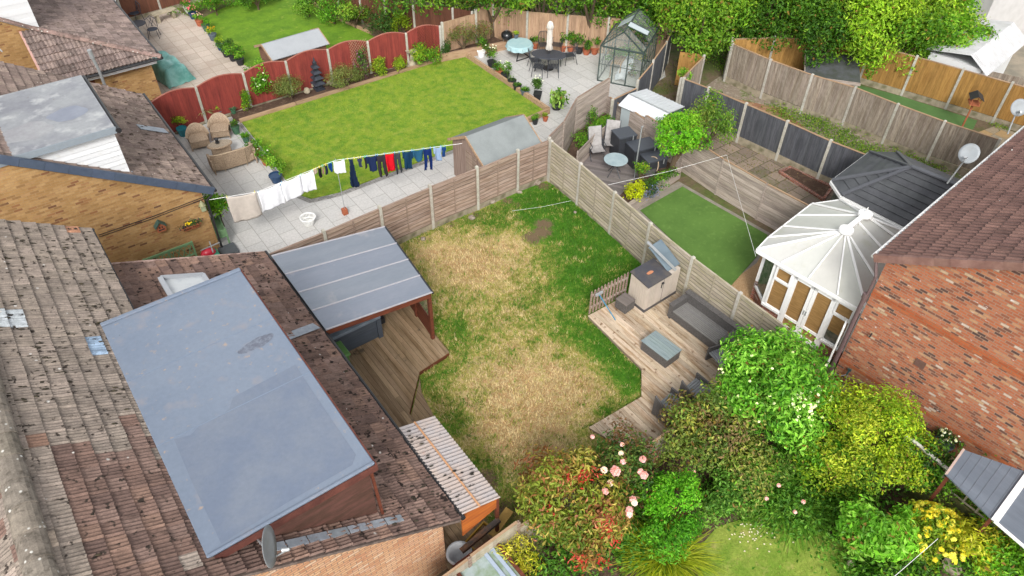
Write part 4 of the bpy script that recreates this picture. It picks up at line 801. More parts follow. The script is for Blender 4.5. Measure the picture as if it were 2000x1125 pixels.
def fence(name, label, pts, h, style, mat, post=None, ph=.1, pw=.1, gb=.0, arch=0, cap=None, rails=False, group=None, posts=True, skip=(), capm=None, pm=None, lean=0):
    P = [Vector((p[0], p[1])) for p in pts]; root = thing(name, label, 'fence', (P[0].x, P[0].y, 0), 0, group); hs = h if isinstance(h, (list, tuple)) else [h]*(len(P))
    for i in range(len(P)-1):
        d = P[i+1]-P[i]; L = d.length-pw; a = math.atan2(d.y, d.x); o = P[i]+d.normalized()*pw/2-P[0]; hh = min(hs[i], hs[i+1]); z0 = gb+.02
        if i in skip: continue
        m = MB()
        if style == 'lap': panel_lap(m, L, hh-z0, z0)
        elif style == 'feather': panel_feather(m, L, hh-z0, z0, arch)
        elif style == 'plank': panel_plank(m, L, hh-z0, z0)
        pm_ = m.build('panel', mat, root, loc=(o.x, o.y, random.uniform(-.02, .01)), rz=a)
        if cap:
            c = MB(); seg = 8 if arch else 1
            for k in range(seg):
                z = lambda t: hh+.01+arch*math.sin(math.pi*t); c.bar((L*k/seg, 0, z(k/seg)), (L*(k+1)/seg, 0, z((k+1)/seg)), .055, .03)
            c.build('top_rail', cap, root, loc=(o.x, o.y, 0), rz=a)
        if rails:
            c = MB()
            for z in (z0+.25, z0+(hh-z0)*.5, hh-.2): c.bar((0, rails*.04, z), (L, rails*.04, z), .05, .08)
            c.build('rail', mat, root, loc=(o.x, o.y, 0), rz=a)
        if gb: c = MB(); c.tint(None).box(0, -.022, -.05, L, .022, gb); c.build('gravel_board', M['gravelboard'], root, loc=(o.x, o.y, 0), rz=a)
    if posts:
        for i, p in enumerate(P):
            a = math.atan2(*(P[min(i+1, len(P)-1)]-P[max(i-1, 0)]).yx); m = MB(); m.tint(None, .9, 1.08); t = hs[i]+ph; w2 = pw/2; cx = .012
            m.faces([(-w2, -w2, -.05), (w2, -w2, -.05), (w2, w2, -.05), (-w2, w2, -.05), (-w2, -w2, t-.03), (w2, -w2, t-.03), (w2, w2, t-.03), (-w2, w2, t-.03), (-w2+cx, -w2+cx, t), (w2-cx, -w2+cx, t), (w2-cx, w2-cx, t), (-w2+cx, w2-cx, t)],
                    [(0, 1, 5, 4), (1, 2, 6, 5), (2, 3, 7, 6), (3, 0, 4, 7), (4, 5, 9, 8), (5, 6, 10, 9), (6, 7, 11, 10), (7, 4, 8, 11), (8, 9, 10, 11)])
            m.build('post', post or M['concrete'], root, loc=(p.x-P[0].x, p.y-P[0].y, 0), rz=a)
    return root
def xy(*px, z=0): return [tuple(G(a, b, z)[:2]) for a, b in px]
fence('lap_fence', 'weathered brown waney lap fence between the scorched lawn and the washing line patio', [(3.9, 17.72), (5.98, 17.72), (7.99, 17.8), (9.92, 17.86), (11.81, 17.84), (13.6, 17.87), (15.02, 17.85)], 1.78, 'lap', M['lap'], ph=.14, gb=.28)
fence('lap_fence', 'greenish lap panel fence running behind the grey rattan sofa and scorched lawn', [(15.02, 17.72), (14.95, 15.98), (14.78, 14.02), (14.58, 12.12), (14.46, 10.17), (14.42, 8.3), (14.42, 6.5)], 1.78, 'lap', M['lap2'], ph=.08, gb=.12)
RF = [(4.0, 29.15), (5.95, 29.42), (7.95, 29.48), (9.84, 29.48), (11.8, 29.48), (13.62, 29.2), (15.46, 28.95), (17.14, 28.72)]
fence('arched_fence', 'dark red fence of arched boarded panels behind the planted border', RF, 1.62, 'feather', M['red_feather'], ph=.02, gb=.1, arch=.19, cap=mk('pink_worn_cap', S(176, 112, 98)))
for i, (a, b) in enumerate(((.52, 1.0), (.3, .9))):   # trellis panels on two of the red panels
    p, q = Vector(RF[4+2*i]), Vector(RF[5+2*i]); d = q-p; A = p.lerp(q, a); B = p.lerp(q, b); nrm = Vector((d.y, -d.x)).normalized()*.05
    def tre(m):
        L = (B-A).length; hh = 1.35; o = A+nrm; e = d.normalized()
        for k in range(-9, 12):
            for s in (1, -1):
                t0, t1 = 0, hh; x0 = k*.12; x1 = x0+s*hh*.8
                pts = []
                for t in [j/20 for j in range(21)]:
                    x = x0+(x1-x0)*t
                    if 0 <= x <= L: pts.append((x, t*hh))
                if len(pts) > 1: m.bar((o.x+e.x*pts[0][0], o.y+e.y*pts[0][0], .45+pts[0][1]), (o.x+e.x*pts[-1][0], o.y+e.y*pts[-1][0], .45+pts[-1][1]), .015, .01)
    tr_ = thing('trellis', ('pale diamond trellis on the red fence above a purple flowered climber', 'pale diamond trellis on the last red panel above the large glossy shrub')[i], 'trellis', (A.x, A.y, 0)); part('lattice', M['redwood'] if i else M['sleeper'], tr_, tre, world=True)
fence('closeboard_fence', 'light brown closeboard fence behind the bbq, parasol and row of pots', [(17.25, 28.68), (19.1, 28.62), (20.2, 28.75), (21.2, 27.3), (22.55, 25.9), (23.95, 24.55), (25.15, 23.15), (25.75, 22.25)], [1.75, 1.95, 1.95, 1.8, 1.8, 1.8, 1.8, 1.8], 'feather', M['feather'], ph=.05, cap=M['sleeper'])
fence('closeboard_fence', 'dark brown closeboard fence with white posts at the top centre', xy((600, -62), (655, -40), (700, -24), (750, -8), (807, 8), (884, 15), z=1.8)+[(19.1, 28.9)], 1.8, 'feather', M['brown_feather'], ph=.0)
fence('closeboard_fence', 'dark brown panel fence behind the stone bench, top left', [(4.0, 41.2), (6.0, 41.4), (7.9, 41.6), (10.0, 41.9), (12.0, 42.0), (13.5, 40.6)], 1.8, 'feather', M['brown_feather'], ph=.05, gb=.2)
fence('plank_fence', 'silver grey plank fence climbing between the two small gardens', [(15.12, 18.0), (16.24, 18.5), (17.8, 19.6), (19.98, 20.1)], 1.82, 'plank', M['plank'], post=M['plank'], ph=-.02, pw=.07, cap=M['lap'])
fence('plank_fence', 'silver grey plank fence between the artificial lawn and the stone flagged yard', [(20.0, 20.0), (19.85, 18.8), (19.75, 17.6), (19.7, 15.4), (19.62, 13.5), (19.68, 11.6), (19.85, 9.7), (19.9, 8.9)], [1.0, 1.15, 1.35, 1.55, 1.55, 1.55, 1.55, 1.55], 'plank', M['plank'], post=M['plank'], ph=.0, pw=.07, cap=M['sleeper'])
fence('plank_fence', 'low silver plank screen along the planting strip beside the sun loungers', [(16.3, 17.65), (17.6, 18.2), (18.9, 18.58)], .95, 'plank', M['plank'], post=M['plank'], ph=.02, pw=.06)
fence('dark_fence', 'dark grey fence with white posts bending past the greenhouse', [(19.6, 19.4), (21.1, 19.55), (22.75, 20.35), (24.5, 21.3), (25.7, 22.1)], [1.25, 1.6, 1.7, 1.7, 1.7], 'feather', M['dark_feather'], ph=.05, pw=.09, cap=M['sleeper'])
fence('dark_fence', 'dark grey panel fence with white concrete posts and bare base boards', [(22.55, 18.35), (22.8, 17.2), (23.05, 15.46), (23.3, 13.65), (23.5, 11.84), (23.85, 10.2), (24.1, 8.6)], 1.75, 'feather', M['dark_feather'], ph=.08, gb=.32, cap=M['sleeper'], rails=1)
fence('gate_fence', 'short brown fence leading to the open timber gate under the trees', [(22.55, 18.5), (24.9, 19.4)], 1.65, 'feather', M['grey_feather'], cap=M['sleeper'])
gt = thing('garden_gate', 'open orange timber garden gate with a diagonal brace', 'gate', (25.0, 19.6, 0), R(128))
part('boards', M['gold_feather'], gt, lambda m: panel_feather(m, .95, 1.6, .05)); part('brace', M['sleeper'], gt, lambda m: (m.bar((.05, -.05, .2), (.9, -.05, .2), .04, .1), m.bar((.05, -.05, 1.45), (.9, -.05, 1.45), .04, .1), m.bar((.08, -.05, .25), (.87, -.05, 1.4), .04, .1)))
fence('closeboard_fence', 'long lichened grey closeboard fence crossing the upper right', [(26.6, 19.3), (26.75, 17.3), (27.1, 15.4), (27.65, 13.7), (27.85, 11.9), (28.15, 10.1), (28.6, 8.2)], 1.82, 'feather', M['grey_feather'], ph=.06, gb=.3, cap=M['sleeper'])
fence('closeboard_fence', 'new golden closeboard fence with tall concrete posts, upper right', [(26.9, 19.6), (28.6, 18.6), (30.4, 17.2), (31.62, 15.64), (32.18, 13.78), (32.71, 11.96), (33.23, 10.13), (33.7, 8.3)], 1.85, 'feather', M['gold_feather'], ph=.09, gb=.28, cap=M['sleeper'])
fence('closeboard_fence', 'old sagging grey fence in front of the white garage', [(33.4, 13.6), (34.2, 11.9), (35.0, 10.2), (35.8, 8.4)], 1.5, 'feather', M['grey_feather'], posts=False)
fence('closeboard_fence', 'mossy boundary fence half hidden by the shrubs below the bleached deck', [(2.6, 6.32), (3.77, 6.36), (5.1, 6.42), (6.9, 6.42), (8.8, 6.4), (10.6, 6.42), (12.3, 6.45), (14.3, 6.4)], [1.55, 1.6, 1.6, 1.3, 1.05, 1.05, 1.05, 1.2], 'feather', M['lap2'], ph=-.02, cap=M['sleeper'], pw=.08, post=M['lap'])
fence('closeboard_fence', 'grey boarded fence beside the glazed lid at the bottom edge', [(2.2, 5.9), (3.5, 5.6)], 1.6, 'feather', M['grey_feather'], posts=False)
# green stained fence with open trellis by the side path
def rail_fence():
    root = thing('trellis_fence', 'green stained fence topped with square trellis beside the red brick house path', 'fence', (13.9, 5.2, 0)); P = [(14.35, 6.2), (14.0, 2.7), (13.92, 1.6), (13.85, -.6), (13.8, -2.2)]
    for (a, b) in zip(P[:-1], P[1:]):
        A, B = Vector(a), Vector(b); d = B-A; L = d.length; low = a[1] > 3
        m = MB(); panel_feather(m, L, 1.0, .05); m.build('panel', M['greenstain'], root, loc=(A.x-13.9, A.y-5.2, 0), rz=math.atan2(d.y, d.x))
        if low: continue
        m = MB(); n = int(L/.28)
        for i in range(n+1): m.box(L*i/n-.02, -.02, 1.1, L*i/n+.02, .0, 1.62)
        for z in (1.12, 1.36, 1.6): m.box(0, .0, z-.02, L, .02, z+.02)
        m.build('trellis', M['lap2'], root, loc=(A.x-13.9, A.y-5.2, 0), rz=math.atan2(d.y, d.x))
        m = MB(); m.tint(1.15).bar((0, 0, 1.67), (L, 0, 1.67), .07, .03); m.build('top_rail', M['whiterail'], root, loc=(A.x-13.9, A.y-5.2, 0), rz=math.atan2(d.y, d.x))
M['greenstain'] = mk('green_algae_board', S(120, 120, 72), S(92, 96, 60), 3, (.4, .6), .2, 8); M['whiterail'] = mk('peeling_white_rail', S(206, 204, 194), S(150, 140, 126), 6, (.55, .65), .12, 14)
rail_fence()
# picket fence on the right deck
pk = thing('picket_fence', 'short bare picket fence at the corner of the bleached deck', 'fence', (11.55, 11.36, .16))
part('rail', M['plank'], pk, lambda m: (m.bar((0, .03, .22), (1.5, .0, .22), .03, .07), m.bar((0, .03, .72), (1.5, 0, .72), .03, .07)))
for i in range(12): part('picket', M['lap'], pk, lambda m: m.tint(None).faces([(-.035, -.01, 0), (.035, -.01, 0), (.035, .012, 0), (-.035, .012, 0), (-.035, -.01, .9), (.035, -.01, .9), (.035, .012, .9), (-.035, .012, .9), (0, -.01, .96), (0, .012, .96)], [(0, 1, 5, 8, 4), (2, 3, 7, 9, 6), (0, 4, 7, 3), (1, 2, 6, 5), (4, 8, 9, 7), (8, 5, 6, 9)]), loc=(i*.134, 0, 0))
# timber edging
def edging(label, pts, h, w=.12, z0=0, mat=None, name='sleeper_edging'):
    root = thing(name, label, 'edging', (*pts[0][:2], 0))
    for a, b in rng2(pts):
        L = (Vector(b)-Vector(a)).length; n = max(1, round(L/2.4))
        for i in range(n):
            p = Vector(a).lerp(Vector(b), i/n); q = Vector(a).lerp(Vector(b), (i+1)/n-.003); m = MB(); m.tint(None, .88, 1.1).bar((p.x, p.y, h/2), (q.x, q.y, h/2), w, h); m.build('sleeper', mat or M['sleeper'], root, world=True)
    return root
edging('timber sleeper edging between the mown lawn and the red fence border', [(7.1, 28.62), (17.2, 28.55)], .16)
edging('timber sleeper retaining edge on the patio side of the mown lawn', [(18.2, 28.5), (18.2, 21.75), (16.8, 21.62)], .26)
edging('raised timber planter around the shrubs by the kettle barbecue', [(16.9, 28.4), (20.35, 27.75), (20.4, 28.5)], .42)
edging('low timber edge behind the turf of the top left garden', [tuple(G(*p)[:2]) for p in ((590, -8), (640, 30), (725, 68))], .16)
edging('sun bleached timber retaining planter along the artificial lawn', [(15.9, 14.5), (19.3, 15.1)], .42, .16, mat=M['plank'])
edging('narrow brick edging around the dark soil bed by the charcoal fence', [tuple(G(*p)[:2]) for p in ((1522, 338), (1545, 328), (1625, 368), (1607, 392), (1522, 338))], .1, .1, mat=BRC)
SOIL = [('bed_soil', [(6.9, 28.65), (17.3, 28.55), (17.2, 29.2), (7.0, 29.4)], .09), ('bed_soil', [(17.2, 28.35), (20.3, 27.8), (20.2, 28.6), (17.3, 28.6)], .34), ('bed_soil', [(15.9, 14.55), (19.3, 15.2), (19.3, 16.0), (17.8, 15.7), (15.7, 15.0)], .36),
        ('bed_soil', [tuple(G(*p)[:2]) for p in ((1530, 337), (1547, 331), (1619, 368), (1606, 388))], .05), ('bed_soil', [(15.3, 17.95), (16.4, 18.4), (17.8, 19.5), (19.85, 20.0), (19.7, 18.9), (18.8, 18.6), (16.3, 17.7)], .3),
        ('bed_soil', [(4.6, -1), (4.6, 6.3), (13.9, 6.3), (13.7, -1.5), (11.5, -1), (11.9, 2.0), (10.2, 4.1), (8.6, 4.3), (7.9, 3.2), (7.4, -1)], .03)]
for n_, p_, z_ in SOIL: sheet(n_, p_, z_, M['soil'], kind='structure', th=z_-.001 if z_ > .1 else None)
# ---------------------------------------------------------------- pergola, lean-to, sheds, greenhouse
pg = thing('pergola', 'dark timber pergola with ribbed grey polycarbonate roof over the hot tub', 'pergola', (5.6, 14.9, 0))
A_, B_, C_, D_ = Vector((4.02, 16.75, 2.5)), Vector((7.49, 16.5, 2.12)), Vector((7.13, 13.17, 2.12)), Vector((4.0, 13.25, 2.46))
POLY = mk('grey_polycarbonate', S(132, 141, 154), S(143, 150, 162), .8, (.35, .7), .05, 5, (1, 3, 1), rough=.4, bump=.04, spec=.35, spots=[(S(70, 72, 80), 'v', 1.1, .014, .025), (S(176, 174, 176), 'n', 1.6, .62, .85)])
fr = [0, .268, .52, .76, 1]
for a, b in rng2(fr): part('roof_sheet', POLY, pg, lambda m: m.tint(None, .97, 1.03).slab([D_.lerp(A_, 1-b), D_.lerp(A_, 1-a), C_.lerp(B_, 1-a), C_.lerp(B_, 1-b)], .025), world=True)
for a in fr: part('glazing_bar', plain('pale_glazing_bar', S(186, 184, 190), .4), pg, lambda m: m.bar(D_.lerp(A_, 1-a)+Vector((0, 0, .012)), C_.lerp(B_, 1-a)+Vector((0, 0, .006)), .035, .03), world=True)
part('beam', M['redwood'], pg, lambda m: m.bar(D_+Vector((0, .03, -.11)), C_+Vector((-.06, .03, -.11)), .06, .15), world=True)
part('beam', M['redwood'], pg, lambda m: m.bar(C_+Vector((-.08, 0, -.11)), B_+Vector((-.08, 0, -.11)), .06, .15), world=True)
part('beam', M['redwood'], pg, lambda m: m.bar(A_+Vector((0, -.05, -.11)), B_+Vector((-.06, -.05, -.11)), .06, .15), world=True)
part('roof_edge', M['black'], pg, lambda m: m.bar(C_+Vector((.01, -.02, -.02)), B_+Vector((.01, 0, -.02)), .05, .05), world=True)
PP = [(7.07, 13.27), (7.17, 14.35), (7.28, 15.4), (7.38, 16.4), (4.15, 16.6)]
for x, y in PP: part('post', M['redwood'], pg, lambda m: m.bar((x, y, .2), (x, y, 2.02), .1, .1, (1, 0, 0)), world=True)
for a, b in rng2(PP[:4]):
    part('infill_panel', M['redwood'], pg, lambda m: [m.tint(None).bar((a[0], a[1]+.05, .28+i*.13), (b[0], b[1]-.05, .28+i*.13), .02, .12) for i in range(6)], world=True)
    part('window', M['glass'], pg, lambda m: m.slab([(a[0], a[1]+.06, 1.05), (b[0], b[1]-.06, 1.05), (b[0], b[1]-.06, 1.98), (a[0], a[1]+.06, 1.98)], .01), world=True)
part('infill_panel', M['redwood'], pg, lambda m: [m.tint(None).bar((4.2, 16.62, .28+i*.13), (7.3, 16.45, .28+i*.13), .02, .12) for i in range(13)], world=True)
ht = thing('hot_tub', 'square grey panelled hot tub with a folded cover under the pergola', 'hot tub', (4.95, 15.15, .2))
part('cabinet', mk('dark_grey_cladding', S(84, 92, 104), S(70, 78, 88), 4, (.4, .7), .12, 8, (1, 1, 9), .5, .2), ht, lambda m: ([m.tint(None, .94, 1.06).box(-.92, -.92, .02+i*.12, .92, .92, .02+(i+.96)*.12) for i in range(6)], [m.box(x-.07, y-.07, 0, x+.07, y+.07, .76) for x in (-.9, .9) for y in (-.9, .9)]))
part('cover', mk('grey_vinyl_cover', S(138, 150, 164), S(112, 124, 138), 3, (.4, .7), .08, 6, rough=.35), ht, lambda m: (m.box(-.98, -.98, .77, .98, -.01, .88), m.box(-.98, .01, .77, .98, .98, .88)), bevel=.03)
part('step', M['black'], ht, lambda m: m.box(.98, -.5, 0, 1.3, .3, .2))
bn = thing('storage_bin', 'green plastic lid poking out beside the gutter next to the hot tub', 'bin', (4.32, 13.75, .2))
part('body', plain('green_plastic', S(96, 142, 84), .45), bn, lambda m: m.box(-.22, -.28, 0, .22, .28, .72), bevel=.04); part('lid', plain('green_plastic_lid', S(110, 156, 92), .4), bn, lambda m: m.box(-.24, -.32, .73, .26, .32, .8), bevel=.03)
lt = thing('lean_to', 'corrugated stained plastic lean-to roof at the corner of the bungalow', 'lean-to', (4.5, 8.0, 0))
CORR = mk('stained_corrugated_plastic', S(186, 180, 180), S(196, 180, 170), 1.0, (.4, .6), .1, 8, rough=.4, bump=.1, spec=.5, spots=[(S(206, 140, 112), 'n', 1.1, .6, .74), (S(58, 50, 44), 'v', 4.2, .04, .06)])
def lroof(m):
    y0, y1 = 6.92, 9.62; n = 110; vs = []
    for i in range(n+1):
        y = y0+(y1-y0)*i/n; h = .02*math.sin(2*math.pi*i/4)
        for t in (0, .45, .46, 1): x = 4.0+t*.98; vs.append((x, y, 2.3-t*.3+h+(.012 if .455 < t < .5 else 0)))
    m.faces(vs, [(4*i+k, 4*i+k+1, 4*i+k+5, 4*i+k+4) for i in range(n) for k in range(3)])
part('roof_sheet', CORR, lt, lroof, world=True)
part('sheet_joint', mk('orange_stained_joint', S(206, 156, 116)), lt, lambda m: m.bar((4.44, 6.92, 2.19), (4.44, 9.62, 2.19), .04, .02), world=True)
part('fascia_board', mk('orange_timber', S(196, 112, 50), S(150, 80, 44), 2, (.4, .65), .2, 8, (.5, 1, 6), .6), lt, lambda m: m.faces([(4.0, 6.95, 2.24), (4.96, 6.95, 1.95), (4.96, 6.95, 1.65), (4.0, 6.95, 1.35), (4.0, 6.98, 2.24), (4.96, 6.98, 1.95), (4.96, 6.98, 1.65), (4.0, 6.98, 1.35)], [(3, 2, 1, 0), (4, 5, 6, 7), (2, 3, 7, 6)]), world=True)
part('post', M['redwood'], lt, lambda m: m.bar((4.93, 6.98, 0), (4.93, 6.98, 1.95), .07, .07, (1, 0, 0)), world=True)
part('post', M['redwood'], lt, lambda m: m.bar((4.93, 9.5, .1), (4.93, 9.5, 1.95), .07, .07, (1, 0, 0)), world=True)
part('rail', mk('charred_rail', S(120, 86, 64), S(70, 62, 58), 3, (.45, .6), .2, 8), lt, lambda m: m.bar((3.9, 6.9, .85), (4.95, 6.92, 1.1), .12, .1), world=True)
mossy('moss', lt, (4.05, 7.0, 2.3), (4.05, 9.4, 2.3), (4.95, 9.4, 2.03), (4.95, 7.0, 2.03), 34, .035, 9, S(52, 48, 42))
# apex sheds
def shed(name, label, L, W_, he, hr, loc, rz, wall, roofm, door=True, trimm=None, lip=.12):
    'ridge along local x; gable with the door at x=0'
    root = thing(name, label, 'shed', loc, rz)
    part('wall', wall, root, lambda m: m.faces([(0, 0, 0), (0, W_, 0), (0, W_, he), (0, W_/2, hr-.04), (0, 0, he), (L, 0, 0), (L, W_, 0), (L, W_, he), (L, W_/2, hr-.04), (L, 0, he)], [(0, 4, 3, 2, 1), (5, 6, 7, 8, 9), (0, 5, 9, 4), (1, 2, 7, 6)]))
    sl = (hr-he)/(W_/2)
    part('roof', roofm, root, lambda m: (m.slab([(-lip, -.1, he-.1*sl), (L+lip, -.1, he-.1*sl), (L+lip, W_/2, hr), (-lip, W_/2, hr)], .04), m.slab([(-lip, W_/2, hr), (L+lip, W_/2, hr), (L+lip, W_+.1, he-.1*sl), (-lip, W_+.1, he-.1*sl)], .04)))
    for x in (-lip-.01, L+lip+.01):
        for y in (-.12, W_+.12): part('bargeboard', trimm or M['plank'], root, lambda m: m.bar((x, y, he-.14*sl-.02), (x, W_/2, hr-.02), .03, .1))
    if door:
        d_ = part('door', M['lap'], root, lambda m: [m.tint(None).box(-.03, W_*.25+i*.1, .08, -.005, W_*.25+(i+.96)*.1, 1.6) for i in range(7)]); part('hinge', M['black'], d_, lambda m: (m.box(-.04, W_*.25, .4, -.03, W_*.25+.3, .44)))
    return root
shed('shed', 'small timber shed with grey felt roof next to the washing line patio', 2.35, 2.15, 1.66, 2.28, (12.35, 18.08, 0), 0, mk('shed_boards', S(168, 146, 134), S(140, 118, 108), 2, (.4, .6), .2, 8, (7, 7, .6), .8), M['felt'], True, M['sleeper'])
shed('shed', 'brown shed with pale grey felt roof on the top left lawn', 2.5, 1.6, 1.5, 1.85, (9.6, 30.2, .05), R(2), mk('brown_shed_boards', S(140, 104, 84), S(120, 86, 70), 2, (.4, .6), .2, 8, (1, 1, 9), .8), mk('pale_felt', S(172, 176, 180), S(160, 164, 168), 1, (.4, .7), .05, 20), False, M['sleeper'])
A1, A2, R1_, R2_, B1, B2 = G(1208, 206, 1.15), G(1286, 240, 1.15), G(1229, 184, 1.45), G(1306, 221, 1.45), G(1264, 174, 1.15), G(1337, 208, 1.15)
ms = thing('shed', 'low white and green metal shed tucked behind the corner of the silver plank fence', 'shed', (20.6, 18.2, 0))
GM = mk('green_metal_sheet', S(70, 118, 96), S(110, 140, 130), 4, (.4, .6), .08, 8, rough=.45); inn = (A1+B2)/2
def sw(a, k=.1): q = a.lerp(Vector((inn.x, inn.y, a.z)), k); return q
w4 = [sw(p) for p in (A1, A2, B2, B1)]
part('wall', [mk('white_metal_sheet', S(176, 186, 190), None, var=.05, rough=.4), GM], ms, lambda m: (m.prism([(p.x, p.y) for p in w4], 0, 1.12), setattr(m, 'mi', 1), m.bar(w4[2]*1-Vector((0, 0, .6)), w4[2].lerp(w4[1], .55)-Vector((0, 0, .6)), .03, 1.0)), world=True)
part('gable', GM, ms, lambda m: m.slab([sw(A2, .04), sw(B2, .04), sw(R2_, .04)], .02), world=True)
WRM = mk('white_ribbed_roof', (.56, .58, .6), (.48, .5, .52), 2, (.4, .7), .05, 8, rough=.4)
part('roof', WRM, ms, lambda m: m.slab([A1, A2, R2_, R1_], .03), world=True); part('roof', WRM, ms, lambda m: m.slab([B1, B2, R2_, R1_], .03), world=True)
part('ribs', WRM, ms, lambda m: [(m.bar(A1.lerp(A2, t)+Vector((0, 0, .01)), R1_.lerp(R2_, t)+Vector((0, 0, .01)), .02, .02), m.bar(B1.lerp(B2, t)+Vector((0, 0, .01)), R1_.lerp(R2_, t)+Vector((0, 0, .01)), .02, .02)) for t in [i/10 for i in range(11)]], world=True)
part('ridge_cap', M['metal_l'], ms, lambda m: m.bar(R1_+Vector((0, 0, .02)), R2_+Vector((0, 0, .02)), .06, .02), world=True)
# den with flat roof under the hanging tree
dn = thing('playhouse', 'small weathered wooden playhouse with felt roof below the hanging foliage', 'playhouse', (28.15, 16.2, 0), R(-52))
part('wall', M['plank'], dn, lambda m: (m.box(0, 0, 0, .08, 1.9, 1.2), m.box(0, 1.82, 0, 2.0, 1.9, 1.3), m.box(1.92, 0, 0, 2.0, 1.9, 1.2), m.box(.08, 0, 0, .8, .06, 1.2)))
part('roof', mk('dark_felt', S(92, 94, 98), S(76, 80, 74), 2, (.4, .6), .1, 12), dn, lambda m: m.slab([(-.15, -.2, 1.2), (2.15, -.2, 1.2), (2.15, 2.05, 1.42), (-.15, 2.05, 1.42)], .05))
part('fascia', M['plank'], dn, lambda m: (m.bar((-.16, -.22, 1.17), (2.16, -.22, 1.17), .03, .14), m.bar((-.17, -.2, 1.2), (-.17, 2.05, 1.42), .03, .14)))
part('post', M['lap'], dn, lambda m: m.bar((1.9, .0, 0), (1.9, .0, 1.15), .08, .08, (1, 0, 0)))
# greenhouse
gh = thing('greenhouse', 'green aluminium framed glass greenhouse on the patio corner', 'greenhouse', (21.85, 22.75, 0), math.atan2(.53, .85))
GL, GW, GE, GR = 2.75, 1.95, 1.7, 2.5
def gframe(m):
    b = lambda p, q, w=.05: m.bar(p, q, w, w)
    for x in (0, GL):
        for y in (0, -GW): b((x, y, 0), (x, y, GE))
        b((x, 0, GE), (x, -GW/2, GR)); b((x, -GW, GE), (x, -GW/2, GR)); b((x, 0, GE), (x, -GW, GE)); b((x, 0, .03), (x, -GW, .03), .05)
        for y in (-.65, -1.3): b((x, y, 0), (x, y, GE+.1)); 
        b((x, 0, .85), (x, -GW, .85), .02)
    for y in (0, -GW): b((0, y, GE), (GL, y, GE), .055); b((0, y, .03), (GL, y, .03), .05); b((0, y, .85), (GL, y, .85), .02)
    b((0, -GW/2, GR), (GL, -GW/2, GR), .045)
    for i in range(1, 5):
        x = GL*i/5
        for y in (0, -GW): b((x, y, 0), (x, y, GE), .025); b((x, y, GE), (x, -GW/2, GR), .025)
    b((.55, 0, .6), (1.1, 0, 1.2), .02); b((0, -.1, GE-.02), (0, -GW-.05, GE-.02), .06)
part('frame', M['metal_g'], gh, gframe)
def pane(pts): return part('pane', M['glass'], gh, lambda m: m.slab(pts, .006))
for i in range(5):
    x0, x1 = GL*i/5+.02, GL*(i+1)/5-.02
    pane([(x0, 0, .05), (x1, 0, .05), (x1, 0, GE), (x0, 0, GE)]); pane([(x0, -GW, .05), (x1, -GW, .05), (x1, -GW, GE), (x0, -GW, GE)])
    pane([(x0, 0, GE), (x1, 0, GE), (x1, -GW/2, GR), (x0, -GW/2, GR)])
    if i not in (1,): pane([(x0, -GW, GE), (x1, -GW, GE), (x1, -GW/2, GR), (x0, -GW/2, GR)])
for y0, y1 in ((0, -.65), (-.65, -1.3), (-1.3, -GW)): pane([(0, y0, .05), (0, y1, .05), (0, y1, GE), (0, y0, GE)]); pane([(GL, y0, .05), (GL, y1, .05), (GL, y1, GE), (GL, y0, GE)])
pane([(0, 0, GE), (0, -GW, GE), (0, -GW/2, GR)]); pane([(GL, 0, GE), (GL, -GW, GE), (GL, -GW/2, GR)])
part('roof_vent', M['metal_g'], gh, lambda m: (m.bar((.58, -GW+.05, 2.25), (1.08, -GW+.05, 2.25), .03, .03), m.bar((.58, -GW+.05, 2.25), (.58, -GW/2, GR+.03), .03, .03), m.bar((1.08, -GW+.05, 2.25), (1.08, -GW/2, GR+.03), .03, .03)))
part('vent_pane', mk('pale_reflecting_glass', S(206, 216, 222), None, var=.05, rough=.1, bump=0), gh, lambda m: (m.slab([(.6, -GW+.07, 2.24), (1.06, -GW+.07, 2.24), (1.06, -GW/2, GR+.03), (.6, -GW/2, GR+.03)], .008), m.slab([(1.3, -.35, 2.07), (2.0, -.35, 2.07), (2.0, -GW/2, GR+.02), (1.3, -GW/2, GR+.02)], .008)))
bt = thing('greenhouse_bench', 'slatted staging bench with seedlings inside the greenhouse', 'bench', (22.5, 22.75, 0), math.atan2(.53, .85))
part('slats', M['sleeper'], bt, lambda m: [m.tint(None).box(0, -.55+i*.1, .68, 1.9, -.55+(i+.8)*.1, .7) for i in range(5)]); part('leg', M['sleeper'], bt, lambda m: [m.box(x, y, 0, x+.04, y+.04, .68) for x in (0, 1.86) for y in (-.55, -.1)])
bush('tomato_plants', 'bushy green plants growing in pots on the greenhouse bench', 'plants', (22.95, 22.7), (.7, .3, .3), 700, .1, [S(92, 140, 60), S(70, 116, 50)], h=.7, tr=False, lumps=7)
bush('tomato_plants', 'green plant with red fruit at the back of the greenhouse', 'plants', (23.9, 22.2), (.4, .6, .55), 700, .1, [S(84, 128, 56), S(120, 148, 60), S(180, 170, 60)], h=.2, tr=False, lumps=7)
bush('potted_plant', 'small plants by the watering can on the right side of the greenhouse', 'plant', tuple(G(1228, 150))[:2], (.25, .5, .3), 300, .09, [S(96, 130, 70), S(150, 110, 80)], tr=False, lumps=5)
fl = thing('plastic_sheet', 'crumpled white sheeting draped inside the greenhouse door', 'sheet', (22.6, 22.0, .05), .5)
def drape(m, nx=14, ny=8, f=lambda u, v: (0, 0, 0)):
    vs = [f(i/nx, j/ny) for j in range(ny+1) for i in range(nx+1)]; m.faces(vs, [(j*(nx+1)+i, j*(nx+1)+i+1, (j+1)*(nx+1)+i+1, (j+1)*(nx+1)+i) for j in range(ny) for i in range(nx)])
